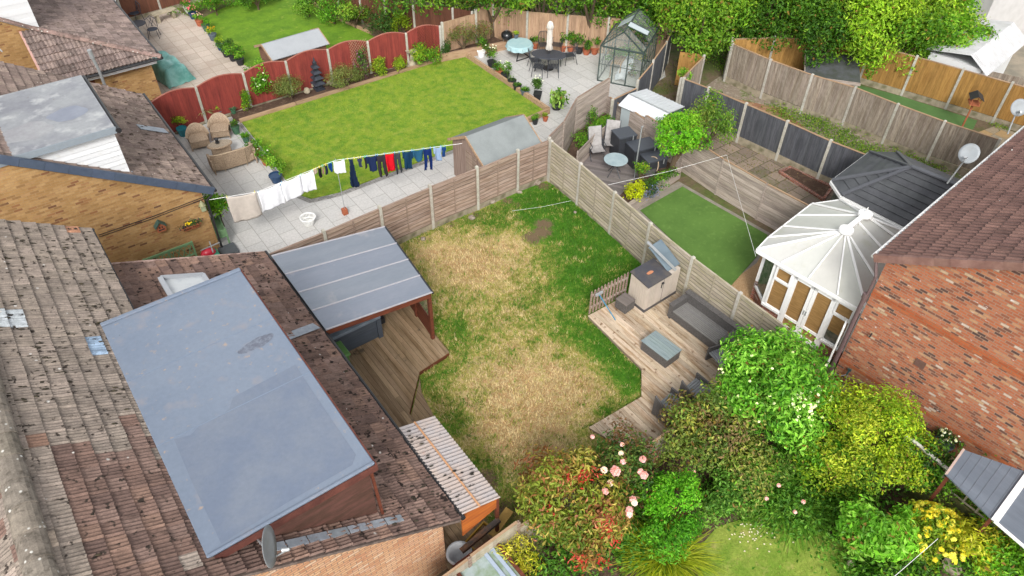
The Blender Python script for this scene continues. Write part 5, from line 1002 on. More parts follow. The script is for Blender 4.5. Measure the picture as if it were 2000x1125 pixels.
part('fabric', mk('white_fleece', S(214, 216, 220), S(180, 184, 190), 3, (.4, .6), .1, 8), fl, lambda m: drape(m, f=lambda u, v: (u*1.5, v*.5-.2+.05*math.sin(u*9), .08+.7*u+.05*math.sin(u*26+v*5))), smooth=True)
# canopy by the red house
cy = thing('canopy', 'grey ribbed canopy roof with a white bar at the lower right corner', 'canopy', (14.7, 1.0, 0))
CYM = mk('slate_grey_canopy', S(112, 122, 134), S(126, 136, 148), .8, (.4, .7), .06, 6, (6, 1, 1), rough=.35, bump=.05)
c0, c1, c2, c3 = [G(a, b, 2.0) for a, b in ((1882, 878), (2010, 924), (1942, 1018), (1848, 926))]; c4, c5 = G(2060, 945, 2.0), G(2050, 1110, 2.0)
part('roof', CYM, cy, lambda m: m.slab([c0, c1, c2, c3], .04), world=True)
part('roof', CYM, cy, lambda m: m.slab([c1, c4, c5, c2+Vector((0, -.05, 0))], .04), world=True)
part('edge_trim', M['white'], cy, lambda m: (m.bar(c1+Vector((0, 0, .02)), c2+Vector((0, 0, .02)), .14, .06), m.bar(c2, c5, .05, .05)), world=True)
part('edge_trim', mk('pink_trim', S(206, 182, 170)), cy, lambda m: m.bar(c0, c3, .05, .06), world=True)
part('ribs', plain('thin_rib', S(136, 144, 156)), cy, lambda m: [m.bar(c0.lerp(c1, t)+Vector((0, 0, .005)), c3.lerp(c2, t)+Vector((0, 0, .005)), .01, .012) for t in (.15, .3, .45, .6, .75, .9)], world=True)
part('post', M['redwood'], cy, lambda m: [m.bar((p.x, p.y, 0), (p.x, p.y, 1.96), .07, .07, (1, 0, 0)) for p in (c0.lerp(c2, .05), c3.lerp(c1, .05), c2.lerp(c0, .05))], world=True)
# glazed lid at the bottom edge
gb_ = thing('cold_frame', 'brown framed glazed box at the bottom edge beside the grey fence', 'cold frame', tuple(G(955, 1110, 1.2))[:2]+(0,), R(2))
part('frame', M['redwood'], gb_, lambda m: (m.bar((-.6, .45, 1.25), (.45, .45, 1.25), .07, .1), m.bar((.45, .45, 1.25), (.45, -.9, 1.25), .07, .1), m.bar((-.6, .45, 1.25), (-.6, -.9, 1.25), .07, .1), m.box(-.6, .41, 0, .45, .47, 1.2), m.box(.42, -.9, 0, .48, .47, 1.2)))
part('lid', mk('dusty_glazing', S(176, 190, 190), S(140, 160, 130), 2, (.4, .6), .08, 5, rough=.15, bump=0), gb_, lambda m: m.box(-.57, -.9, 1.2, .42, .42, 1.23)); part('glazing_bar', plain('blue_grey_bar', S(176, 190, 210)), gb_, lambda m: (m.box(.08, -.9, 1.235, .16, .42, 1.27), m.box(.26, -.9, 1.235, .34, .42, 1.27)))
# plastic garden store
X0, Y0 = 12.95, 10.42
sb = thing('storage_box', 'beige plastic garden store with dark lid raised at the corner of the bleached deck', 'storage box', (X0, Y0, .16), R(2))
BEI = mk('beige_ribbed_plastic', S(212, 200, 188), S(198, 186, 172), 3, (.4, .7), .05, 6, rough=.5); DKG = mk('dark_grey_lid', S(74, 74, 80), S(96, 90, 86), 2.5, (.45, .65), .12, 8, rough=.35, spec=.5)
part('body', BEI, sb, lambda m: (m.box(0, 0, .1, 1.42, .72, 1.08), [m.tint(None, .95, 1.03).box(.03+i*.077, -.012, .14, .03+(i+.8)*.077, .0, 1.04) for i in range(18)], [m.box(-.012, .03+i*.085, .14, 0, .03+(i+.8)*.085, 1.04) for i in range(8)]))
part('base', DKG, sb, lambda m: m.box(-.02, -.02, 0, 1.44, .74, .1), bevel=.01)
part('door_gap', M['black'], sb, lambda m: m.box(.7, -.016, .12, .71, .0, 1.05)); part('lock', M['black'], sb, lambda m: (m.lathe([(.04, -.0), (.05, .03), (0, .03)], (.62, -.04, .9), 10), m.box(.6, -.03, .7, .63, -.01, .86)))
part('lid', DKG, sb, lambda m: m.slab([(-.04, -.05, 1.1), (.98, -.05, 1.1), (.98, .76, 1.2), (-.04, .76, 1.2)], .05), bevel=.015)
part('lid', mk('blue_grey_lid', S(120, 136, 146), S(104, 118, 128), 3, (.4, .7), .06, 6, rough=.3), sb, lambda m: (m.slab([(.95, .1, 1.12), (1.5, .1, 1.14), (1.45, .95, 1.6), (.9, .95, 1.55)], .05)), bevel=.015)
part('prop_pole', M['metal_l'], sb, lambda m: m.bar((1.2, 0, 1.1), (.85, 1.0, 1.75), .1, .03))
ch = mk('orange_leaf_patch', S(206, 140, 104)); stain('rust_patch', (X0+.42, Y0+.38), .14, .06, ch, .16+1.165, sb)
# ---------------------------------------------------------------- washing line and laundry
prop = G(675, 418, 0); LZ = 2.25
LP = [(3.62, 20.9, 2.15), (5.06, 20.5, 2.1), (prop.x-.02, prop.y, LZ+.04), (11.95, 18.95, 2.2)]
def lp(px):
    'point of the line below a picture column, found along its three spans'
    for a, b in rng2(LP):
        A, B = Vector(a), Vector(b)
        for k in range(61):
            p = A.lerp(B, k/60); v = p-Vector((0, 0, CAMH)); x = 1000+FPX*v.dot(CR)/v.dot(CF)
            if x >= px: return p, (B-A).normalized()
    return Vector(LP[-1]), (B-A).normalized()
wl = thing('washing_line', 'white washing line strung from the yellow brick bungalow to the small shed', 'washing line', LP[0])
part('line', M['white'], wl, lambda m: m.tube(LP, .008, 5), world=True)
pr = thing('clothes_prop', 'thin metal clothes prop standing in a wooden block on the patio', 'clothes prop', (prop.x, prop.y, 0))
part('pole', M['metal_l'], pr, lambda m: m.tube([(0, 0, .1), (-.02, 0, LZ+.1)], .012, 6)); part('block', M['terracotta'], pr, lambda m: m.box(-.1, -.08, 0, .08, .1, .24), bevel=.01)
def cloth(kind, label, cat, px0, px1, drop, col, drape_=.03, name=None, leg=0):
    p, d = lp(px0); q, _ = lp(px1); w_ = (q-p).length; root_m = MB(); nx, nz = 14, 14; rz = math.atan2(q.y-p.y, q.x-p.x); dz = q.z-p.z; vs = []; ph = random.random()*6
    for j in range(nz+1):
        for i in range(nx+1):
            u, v = i/nx, j/nz; x = u*w_; wx = 0
            if kind == 'shirt': x = w_*(.5+(u-.5)*(1-.25*(v < .0)))
            sag = (.05*math.sin(math.pi*u) if drape_ > .02 else .015*math.sin(math.pi*u))*(1-v*.5)
            y = drape_*v**.5*math.sin(u*9+ph+v*1.5)+drape_*.6*math.sin(u*17+ph)*v
            z = -v*drop*(1-.04*math.sin(u*5+ph))-sag+dz*u*(1-v*.3); vs.append((x+.02*math.sin(v*5+ph)*v, y, z))
    fs = []
    for j in range(nz):
        for i in range(nx):
            u, v = (i+.5)/nx, (j+.5)/nz
            if kind == 'trousers' and v > .3 and abs(u-.5) < .05+.22*(v-.3): continue
            if kind == 'trousers' and v > .3 and abs(u-.5) > .5-.02*(v-.3): continue
            if kind == 'shirt' and v > .4 and abs(u-.5) > .36: continue
            if kind == 'dress' and abs(u-.5) > .18+.33*v: continue
            if kind == 'dress' and .25 < v < .6 and False: continue
            if kind == 'sock' and v > .9 and u > .7: continue
            if kind == 'pants' and v > .45 and abs(u-.5) > .5-.5*(v-.45): continue
            fs.append((j*(nx+1)+i, j*(nx+1)+i+1, (j+1)*(nx+1)+i+1, (j+1)*(nx+1)+i))
    root_m.faces(vs, fs); m_ = mk((name or 'cloth')+'_fabric', col, var=.12, vs=6, rough=.9, bump=.1, spec=.1)
    o = root_m.build(name or 'laundry', m_, None, loc=p, rz=rz, smooth=True); sol = o.modifiers.new('thickness', 'SOLIDIFY'); sol.thickness = .008
    tag(o, label, cat, 'laundry on the washing line')
    pg_ = MB(); pc = random.choice([(.75, .65, .05), (.1, .35, .6), (.1, .5, .25)])
    for x in (.03, w_-.03): pg_.box(x-.008, -.012, -.05, x+.008, .012, .04)
    pg_.build('clothes_peg', plain('peg_plastic', pc), o)
WHT = (.72, .73, .76)
cloth('rect', 'beige sheet hanging first on the line next to the bungalow', 'sheet', 440, 499, 1.0, S(206, 196, 186), .03, 'hanging_sheet')
cloth('rect', 'white towel hanging straight after the beige sheet', 'towel', 502, 547, .82, WHT, .03, 'hanging_towel')
cloth('rect', 'white towel hanging in the middle of three, above the patio', 'towel', 548, 585, .76, WHT, .03, 'hanging_towel')
cloth('rect', 'white towel over the lawn corner, last of the three in a row', 'towel', 586, 609, .74, WHT, .03, 'hanging_towel')
NV = S(38, 44, 66)
cloth('sock', 'small beige garment pegged beside the white towels', 'garment', 611, 618, .2, S(186, 168, 150), .02, 'hanging_garment')
cloth('sock', 'long black sock on the left half of the washing line', 'sock', 619, 625, .42, S(36, 36, 40), .02, 'hanging_sock')
cloth('sock', 'tan garment between dark socks on the washing line', 'garment', 626, 630, .34, S(172, 140, 122), .02, 'hanging_garment')
cloth('sock', 'dark navy sock left of the blue shorts', 'sock', 631, 638, .4, NV, .02, 'hanging_sock')
cloth('pants', 'bright blue shorts pegged left of the white tee', 'shorts', 639, 647, .36, S(24, 66, 130), .02, 'hanging_shorts')
cloth('rect', 'white tee hanging just left of the clothes prop', 'shirt', 649, 669, .5, WHT, .03, 'hanging_shirt')
cloth('dress', 'long navy jumper hanging by its sleeve right of the prop', 'jumper', 676, 693, 1.15, S(30, 44, 70), .04, 'hanging_jumper')
cloth('shirt', 'small grey navy top beside the long navy jumper', 'shirt', 695, 706, .38, S(62, 70, 92), .03, 'hanging_shirt')
cloth('sock', 'black and white garment among the dark clothes', 'garment', 707, 711, .5, S(44, 46, 54), .02, 'hanging_garment')
cloth('shirt', 'navy top hanging between grey garment and brown leggings', 'shirt', 713, 732, .62, S(34, 48, 84), .05, 'hanging_shirt')
cloth('trousers', 'dark brown leggings left of the red top', 'trousers', 733, 748, .9, S(58, 52, 58), .03, 'hanging_trousers')
cloth('rect', 'bright red top on the washing line', 'shirt', 750, 766, .7, S(214, 26, 42), .05, 'hanging_shirt')
cloth('trousers', 'charcoal grey trousers right of the red top', 'trousers', 767, 781, .86, S(66, 70, 76), .03, 'hanging_trousers')
cloth('shirt', 'large dark teal jumper on the washing line', 'jumper', 783, 803, .72, S(28, 62, 92), .05, 'hanging_jumper')
cloth('pants', 'faded teal shorts on the washing line', 'shorts', 805, 824, .48, S(44, 92, 122), .04, 'hanging_shorts')
cloth('trousers', 'blue football style trousers with dark lower legs', 'trousers', 826, 842, .9, S(26, 48, 104), .03, 'hanging_trousers')
cloth('shirt', 'pale blue tee near the end of the line', 'shirt', 844, 860, .55, S(150, 174, 206), .05, 'hanging_shirt')
cloth('shirt', 'small bright blue top at the end of the line by the shed', 'shirt', 862, 869, .42, S(34, 72, 130), .03, 'hanging_shirt')
bk = G(604, 438, 0); lb = thing('laundry_basket', 'round white slatted laundry basket on the patio', 'basket', (bk.x, bk.y, .01))
part('body', plain('white_plastic', (.72, .72, .7)), lb, lambda m: ([m.bar((.17*math.cos(t), .17*math.sin(t), .02), (.25*math.cos(t), .25*math.sin(t), .3), .018, .012) for t in [2*math.pi*k/28 for k in range(28)]], m.lathe([(0, .01), (.17, .01), (.17, .06), (.18, .06)], n=24), m.lathe([(.2, .13), (.205, .13), (.215, .17), (.205, .17)], n=24)))
part('rim', plain('white_plastic_rim', (.75, .75, .74)), lb, lambda m: m.lathe([(.25, .28), (.28, .29), (.28, .32), (.25, .32), (.25, .28)], n=24))
# ---------------------------------------------------------------- furniture
def rgrid(m, th, nx, f):
    drape(m, nx, 8, f)
def tubchair(label, at, rz, wide=.72, group=None, mat=None, dp=.66):
    mat = mat or M['rattan_b']; root = thing('rattan_chair', label, 'chair', (at[0], at[1], .01), rz, group); n = 20
    def back(m):
        vs = []; o = []
        for i in range(n+1):
            t = math.pi*i/n; s = math.sin(t); top = .5+.28*s**1.5; cx, cy = math.cos(t)*wide/2, s*dp*.62-.1
            for k, (e, z) in enumerate(((.92, .18), (1.0, .45), (1.1, top), (1.02, top), (.92, .45), (.86, .2))): vs.append((cx*e, cy*e if cy > 0 else cy, z))
        m.faces(vs, [(6*i+k, 6*i+k+1, 6*i+k+7, 6*i+k+6) for i in range(n) for k in range(5)])
    part('backrest', mat, root, back, smooth=True)
    part('seat', mat, root, lambda m: (m.prism([(-wide*.44, -.36), (wide*.44, -.36), (wide*.44, .1), (wide*.3, .26), (0, .3), (-wide*.3, .26), (-wide*.44, .1)], .34, .42)), bevel=.02)
    part('apron', mat, root, lambda m: m.prism([(-wide*.42, -.34), (wide*.42, -.34), (wide*.4, .22), (-wide*.4, .22)], .12, .33))
    for x in (-1, 1):
        for y in (-.33, .2): part('leg', mat, root, lambda m: m.tube([(x*wide*.42, y, 0), (x*wide*.42, y, .34)], .022, 6))
    part('trim', mk('light_rattan_trim', S(190, 168, 142)), root, lambda m: m.tube([(math.cos(t)*wide/2*1.06, math.sin(t)*dp*.62*1.06-.1, .51+.28*math.sin(t)**1.5) for t in [math.pi*i/16 for i in range(17)]], .02, 6))
    return root
c1_, c2_ = G(388, 272, .3), G(430, 252, .3)
tubchair('tan rattan tub chair nearest the bungalow roof', c1_, R(-10), .82, dp=.8); tubchair('tan rattan tub chair beside the lawn and green pots', c2_, R(-22), .82, dp=.8)
sf = thing('rattan_sofa', 'tan rattan two seat sofa seen from behind on the pale patio', 'sofa', (5.75, 25.75, .01), R(176)); RT = M['rattan_b']
part('backrest', RT, sf, lambda m: drape(m, 20, 8, lambda u, v: ((u-.5)*1.65, .33+.1*v-.22*abs(2*u-1)**4, .1+.72*v-.05*abs(2*u-1)**4)), smooth=True)
part('armrest', RT, sf, lambda m: (m.box(-.86, -.3, .12, -.76, .32, .6)), bevel=.03); part('armrest', RT, sf, lambda m: (m.box(.76, -.3, .12, .86, .32, .6)), bevel=.03)
part('seat', RT, sf, lambda m: m.box(-.76, -.36, .14, .76, .3, .42), bevel=.03)
part('trim', mk('light_rattan_trim', S(190, 168, 142)), sf, lambda m: (m.tube([((u-.5)*1.65, .43-.22*abs(2*u-1)**4, .83-.05*abs(2*u-1)**4) for u in [i/14 for i in range(15)]], .022, 6), [m.tube([(x, .345, .02), (x, .45, .82)], .014, 6) for x in (-.42, .42)]))
for x in (-.8, .8):
    for y in (-.3, .36): part('leg', RT, sf, lambda m: m.tube([(x, y, 0), (x, y*.95, .3)], .022, 6))
ct = thing('coffee_table', 'tan rattan coffee table with glass top between chairs and sofa', 'table', (5.65, 26.75, .01), R(-8))
part('top', RT, ct, lambda m: m.lathe([(0, .46), (.96, .46), (1, .44), (1, .4), (0, .4)], n=24, sx=.48, sy=.3)); part('glass', M['glass'], ct, lambda m: m.lathe([(0, .475), (.9, .475), (.9, .465)], n=24, sx=.48, sy=.3)); part('base', RT, ct, lambda m: m.box(-.36, -.2, 0, .36, .2, .38), bevel=.02)
ln = thing('lantern', 'small dark lantern on the rattan coffee table', 'lantern', (5.6, 26.82, .49)); part('body', M['black'], ln, lambda m: m.lathe([(0, 0), (.08, 0), (.08, .04), (.06, .05), (.06, .16), (.09, .18), (.02, .24), (0, .24)], n=10))
# dining set
DT = G(1072, 106, .72); tb = thing('patio_table', 'oval dark metal patio table around the closed parasol', 'table', (DT.x, DT.y, .01), R(-48))
part('tabletop', mk('punched_dark_metal', S(82, 86, 96), S(60, 64, 72), 40, (.45, .55), .1, 30, rough=.45), tb, lambda m: m.lathe([(0, .72), (.97, .72), (1, .71), (1, .69), (0, .69)], n=28, sx=.82, sy=.52))
for x in (-.5, .5):
    for y in (-.3, .3): part('leg', M['metal_d'], tb, lambda m: m.tube([(x, y, .7), (x*1.1, y*1.1, 0)], .02, 6))
ps = thing('parasol', 'closed cream parasol tied upright through the oval table', 'parasol', (DT.x, DT.y, .01))
part('pole', M['metal_d'], ps, lambda m: m.tube([(0, 0, 0), (0, 0, 2.2)], .022, 8)); part('base', M['black'], ps, lambda m: m.lathe([(0, .08), (.08, .08), (.25, .05), (.26, 0)], n=16))
def fold(m):
    n = 32; prof = [(.03, 2.3), (.1, 2.22), (.16, 2.0), (.12, 1.97), (.1, 1.85), (.12, 1.3), (.1, 1.22), (.16, .98), (.12, .95)]; vs = []
    for r_, z in prof:
        for k in range(n): t = 2*math.pi*k/n; q = r_*(1+.22*math.sin(t*8+z*2)); vs.append((q*math.cos(t), q*math.sin(t), z))
    m.faces(vs, [(i*n+k, i*n+(k+1) % n, (i+1)*n+(k+1) % n, (i+1)*n+k) for i in range(len(prof)-1) for k in range(n)])
part('canopy', mk('cream_canvas', S(232, 226, 218), S(214, 206, 196), 5, (.4, .7), .06, 8, rough=.9), ps, fold, smooth=True)
MC = M['metal_d']
def mchair(label, at, rz):
    root = thing('metal_chair', label, 'chair', (at[0], at[1], .01), rz, 'dark metal chairs around the oval table')
    part('seat', MC, root, lambda m: [m.box(-.23+i*.048, -.23, .42, -.23+i*.048+.034, .22, .44) for i in range(10)])
    part('backrest', MC, root, lambda m: (m.tube([(-.23, .22, .42), (-.24, .28, .75), (-.15, .32, .95), (.15, .32, .95), (.24, .28, .75), (.23, .22, .42)], .014, 6), [m.tube([(x, .23, .44), (x*1.05, .31, .93)], .009, 5) for x in (-.14, -.07, 0, .07, .14)]))
    for x in (-.23, .23):
        part('leg', MC, root, lambda m: m.tube([(x, -.22, .44), (x*1.1, -.27, 0)], .014, 6)); part('leg', MC, root, lambda m: m.tube([(x, .22, .44), (x*1.15, .33, 0)], .014, 6))
        part('armrest', MC, root, lambda m: m.tube([(x, -.22, .44), (x*1.12, -.24, .62), (x*1.14, 0, .66), (x*1.05, .26, .66)], .014, 6))
    return root
chs = [((1045, 122), 'dark metal chair under the overhang of the blue cloth table', 100), ((1112, 112), 'dark metal chair on the greenhouse side of the oval table', -75), ((1052, 135), 'dark metal chair with its back to the lawn, left of the pair', 165), ((1080, 135), 'dark metal chair with its back to the lawn, right of the pair', 180), ((1062, 92), 'dark metal chair on the fence side, left of the parasol', 8), ((1088, 92), 'dark metal chair on the fence side, right of the parasol', -10)]
proto = None
for (px, lab, dg) in chs:
    at = G(px[0], px[1], .3); rz = -YAW+R(dg)
    if proto is None: proto = mchair(lab, at, rz)
    else: c_ = copy_tree(proto); c_.location = (at.x, at.y, .01); c_.rotation_euler.z = rz; c_['label'] = lab
RTp = G(1015, 84, .72); rt = thing('round_table', 'round table under a pale blue cloth beside the barbecue', 'table', (RTp.x, RTp.y, .01))
part('leg', M['black'], rt, lambda m: (m.bar((-.4, -.3, 0), (.35, .3, .68), .04, .04), m.bar((.4, -.3, 0), (-.35, .3, .68), .04, .04), m.bar((-.4, -.3, .02), (.4, -.3, .02), .04, .04))); part('tabletop', M['black'], rt, lambda m: m.lathe([(0, .7), (.58, .7), (.58, .68)], n=24))
tc_ = thing('tablecloth', 'pale aqua scalloped cloth draped over the round table', 'tablecloth', (RTp.x, RTp.y, .72))
def tcl(m):
    n = 40; vs = []; prof = [(0, .01), (.58, .01), (.62, -.03), (.66, -.2)]
    for r_, z in prof:
        for k in range(n): t = 2*math.pi*k/n; q = r_*(1+(.05*math.sin(t*11) if z < -.1 else 0)); vs.append((q*math.cos(t), q*math.sin(t), z+(.02*math.sin(t*11+1) if z < -.1 else 0)))
    m.faces(vs, [(i*n+k, i*n+(k+1) % n, (i+1)*n+(k+1) % n, (i+1)*n+k) for i in range(len(prof)-1) for k in range(n)])
part('cloth', mk('aqua_cloth', S(166, 200, 206), S(176, 206, 210), 4, (.4, .6), .05, 10), tc_, tcl, smooth=False)
bq = G(990, 68, .8); bb = thing('barbecue', 'black kettle barbecue on thin legs by the fence', 'barbecue', (bq.x, bq.y, .01))
part('bowl', M['black'], bb, lambda m: m.lathe([(0, .55), (.15, .57), (.27, .68), (.29, .76)], n=20), smooth=True); part('lid', plain('gloss_black', S(34, 35, 38), .15), bb, lambda m: m.lathe([(.29, .77), (.27, .87), (.15, .97), (0, 1.0)], n=20), smooth=True); part('handle', M['metal_l'], bb, lambda m: m.tube([(-.06, 0, .99), (-.05, 0, 1.04), (.05, 0, 1.04), (.06, 0, .99)], .01, 5))
for k in range(3): part('leg', M['metal_l'], bb, lambda m: m.tube([(.15*math.cos(k*2.1), .15*math.sin(k*2.1), .6), (.3*math.cos(k*2.1), .3*math.sin(k*2.1), 0)], .012, 5))
# right deck furniture
RG = M['rattan_g']
rs = thing('rattan_sofa', 'long dark grey rattan sofa without cushions against the lap fence', 'sofa', (13.8, 8.85, .16), R(2))
part('seat', RG, rs, lambda m: (m.box(-.36, -.95, .06, .3, .95, .33)))
part('seat_slats', mk('pale_grey_slat', S(136, 134, 132), None, var=.1), rs, lambda m: [m.tint(None, .9, 1.08).box(-.35+i*.066, -.87, .335, -.35+(i+.78)*.066, .87, .365) for i in range(10)])
part('backrest', RG, rs, lambda m: m.slab([(.28, -1.02, .7), (.28, 1.02, .7), (.46, 1.02, .72), (.46, -1.02, .72)], .05).box(.3, -1.0, .06, .44, 1.0, .66))
for y in (-1.02, .88): part('armrest', RG, rs, lambda m: (m.box(-.38, y, .06, .3, y+.14, .56), m.box(-.4, y-.015, .565, .3, y+.155, .59)))
for x in (-.33, .38):
    for y in (-.95, .95): part('leg', M['black'], rs, lambda m: m.box(x-.03, y-.03, 0, x+.03, y+.03, .06))
cf = thing('coffee_table', 'dark grey rattan coffee table with pale slatted top on the deck', 'table', (12.13, 8.9, .16), R(4))
part('base', RG, cf, lambda m: m.box(-.3, -.48, .02, .3, .48, .36)); part('top', mk('grey_blue_slats', S(150, 164, 166), S(130, 146, 150), 3, (.4, .7), .08, 8, (8, .8, 8), .4, .1), cf, lambda m: [m.tint(None, .94, 1.04).box(-.32+i*.107, -.5, .365, -.32+(i+.94)*.107, .5, .39) for i in range(6)])
st_ = thing('side_table', 'small cube rattan side table by the picket fence', 'table', (12.6, 10.92, .16), R(6)); part('base', RG, st_, lambda m: m.box(-.21, -.21, .02, .21, .21, .36)); part('top', mk('brown_grey_slats', S(124, 116, 112), None, var=.15), st_, lambda m: [m.tint(None).box(-.22+i*.063, -.22, .365, -.22+(i+.92)*.063, .22, .385) for i in range(7)])
mb_, mt_ = G(1202, 625, .16), G(1170, 575, 1.0)
mp = thing('broom', 'blue handled deck brush leaning on the picket fence', 'brush', mb_); part('handle', plain('blue_handle', S(60, 150, 190), .4), mp, lambda m: m.tube([mb_, mt_], .016, 6), world=True); part('head', M['metal_l'], mp, lambda m: m.bar(mt_+Vector((-.12, .02, 0)), mt_+Vector((.14, .0, .03)), .06, .07), world=True)
def deckchair(label, at, rz, k=1.0):
    root = thing('rattan_lounger', label, 'lounger', (at[0], at[1], .16), rz, 'dark grey loungers along the lower edge of the deck')
    part('seat', mk('slatted_grey_lounger', S(150, 152, 156), S(132, 134, 138), 5, (.4, .7), .1, 20, (1, 8, 1)), root, lambda m: [m.tint(None, .9, 1.1).box(-.32, -.28+i*.075, .34, .32, -.28+(i+.85)*.075, .37) for i in range(8)])
    part('side_panel', RG, root, lambda m: m.slab([(-.36, -.32, .05), (-.36, .34, .05), (-.36, .34, .8), (-.36, -.1, .5)], .05)); part('side_panel', RG, root, lambda m: m.slab([(.36, -.32, .05), (.36, .34, .05), (.36, .34, .55), (.36, -.1, .5)], .05))
    part('backrest', RG, root, lambda m: m.bar((0, -.33, .05), (0, -.42, .72), .7, .05, (0, 1, 0)))
    return root
g = G(1315, 800, .4); deckchair('dark grey rattan lounger nearest the lower tip of the deck, partly under shrubs', (g.x, g.y+.05), R(6))
g = G(1362, 772, .4); deckchair('pale slatted grey lounger halfway along the lower edge of the deck', (g.x+.05, g.y+.05), R(6))
g = G(1408, 705, .4); deckchair('dark grey lounger between the sofa end and the big green shrub', (g.x+.1, g.y), R(80))
# grey deck garden
def recliner(label, px, rz):
    g = G(px[0], px[1], .3); root = thing('recliner', label, 'chair', (g.x, g.y, .12), rz, 'grey reclining garden chairs'); FB = mk('grey_sling', S(178, 174, 172), S(160, 156, 154), 5, (.4, .6), .08, 12)
    part('seat', FB, root, lambda m: drape(m, 4, 6, lambda u, v: ((u-.5)*.52, -.28+v*.5, .42-.03*math.sin(v*3)))); part('backrest', FB, root, lambda m: drape(m, 4, 6, lambda u, v: ((u-.5)*.52, .22+v*.26, .42+.72*v)))
    for x in (-.28, .28):
        part('frame', M['metal_d'], root, lambda m: (m.tube([(x, -.3, .42), (x, .22, .42), (x, .5, 1.15)], .014, 6), m.tube([(x, -.2, .66), (x, .3, .66)], .016, 6))); part('leg', M['metal_d'], root, lambda m: m.tube([(x, -.25, .66), (x, .25, 0)], .013, 6)); part('leg', M['metal_d'], root, lambda m: m.tube([(x, -.25, 0), (x, .28, .66)], .013, 6))
    return root
recliner('grey sling recliner nearer the lap fence on the grey deck', (1165, 300), -YAW+R(14)); recliner('grey sling recliner beside the black storage boxes', (1192, 288), -YAW+R(-10))
g = G(1203, 311, .82); gt_ = thing('glass_table', 'round glass topped garden table on the grey deck', 'table', (g.x, g.y, .12)); part('tabletop', mk('frosted_glass_top', S(168, 186, 190), S(150, 170, 176), 4, (.4, .6), .06, 8, rough=.1, bump=0, spec=.7), gt_, lambda m: m.lathe([(0, .7), (.45, .7), (.46, .69), (.45, .68), (0, .68)], n=28))
for k in range(4): part('leg', M['metal_d'], gt_, lambda m: m.tube([(.1*math.cos(k*1.57), .1*math.sin(k*1.57), .68), (.08*math.cos(k*1.57), .08*math.sin(k*1.57), .35), (.34*math.cos(k*1.57), .34*math.sin(k*1.57), 0)], .013, 6))
def bbox(label, px, sz, rz, z=.5):
    g = G(px[0], px[1], z); root = thing('storage_box', label, 'storage box', (g.x, g.y, .12), rz)
    x, y, h = sz; part('body', mk('charcoal_rattan_box', S(66, 68, 74), S(54, 56, 60), 20, (.4, .6), .1, 20, rough=.45), root, lambda m: m.box(-x, -y, 0, x, y, h-.06), bevel=.01); part('lid', plain('charcoal_lid', S(74, 78, 86), .35), root, lambda m: m.box(-x-.02, -y-.02, h-.055, x+.02, y+.02, h), bevel=.015)
    part('strap', M['metal_l'], root, lambda m: m.box(x-.2, -y-.03, h-.2, x-.16, -y-.02, h))
bbox('tall black storage cabinet beside the grey recliners', (1216, 285), (.38, .34, 1.0), R(-14)); bbox('black storage chest behind the white washing pole', (1252, 300), (.52, .36, .82), R(-14)); bbox('black storage chest with turquoise handle near the bright green shrub', (1275, 316), (.42, .34, .66), R(-14))
g = G(1268, 336, .3); tubchair('dark slatted garden chair wedged by the raised planter', (g.x, g.y), R(-70), .6, mat=M['rattan_g'])
g = G(1192, 251, .4); bl = thing('stool', 'small grey block stool in the corner of the plank fences', 'stool', (g.x, g.y, .1)); part('seat', M['concrete'], bl, lambda m: m.box(-.2, -.16, .3, .2, .16, .42), bevel=.02); part('base', M['plank'], bl, lambda m: m.box(-.16, -.12, 0, .16, .12, .3))
g = G(1238, 352, 0); wp = thing('washing_pole', 'white metal washing pole beside the raised planter', 'pole', (g.x, g.y, 0)); part('pole', M['metal_l'], wp, lambda m: m.tube([(0, 0, 0), (0, 0, 2.35)], .022, 8)); part('hook', M['metal_l'], wp, lambda m: m.tube([(0, 0, 2.3), (.06, 0, 2.35), (.06, 0, 2.28)], .01, 5))
q0, q1, q2 = G(1188, 361, 1.75), Vector((19.72, 13.5, 1.7)), G(1476, 500, 2.2)
part('washing_line', M['white'], None, lambda m: m.tube([q0, (q0+q1)/2-Vector((0, 0, .08)), q1, q2], .005, 5), world=True); tag(bpy.data.objects['washing_line.001'] if 'washing_line.001' in bpy.data.objects else COL.objects[-1], 'white cord strung over the artificial lawn to the conservatory', 'washing line')
q0, q1 = G(1000, 412, .9), G(1115, 392, .9)
part('cord', M['white'], None, lambda m: m.tube([q0, (q0+q1)/2-Vector((0, 0, .05)), q1], .0035, 5), world=True); tag(COL.objects[-1], 'thin cord hanging low over the green end of the scorched lawn', 'cord')
q0, q1 = G(1742, 1130, 2.2), G(1832, 1052, 2.4)
part('cord', M['white'], None, lambda m: m.tube([q0, q1], .005, 5), world=True); tag(COL.objects[-1], 'thin white cord crossing the yellow flowering shrub', 'cord')
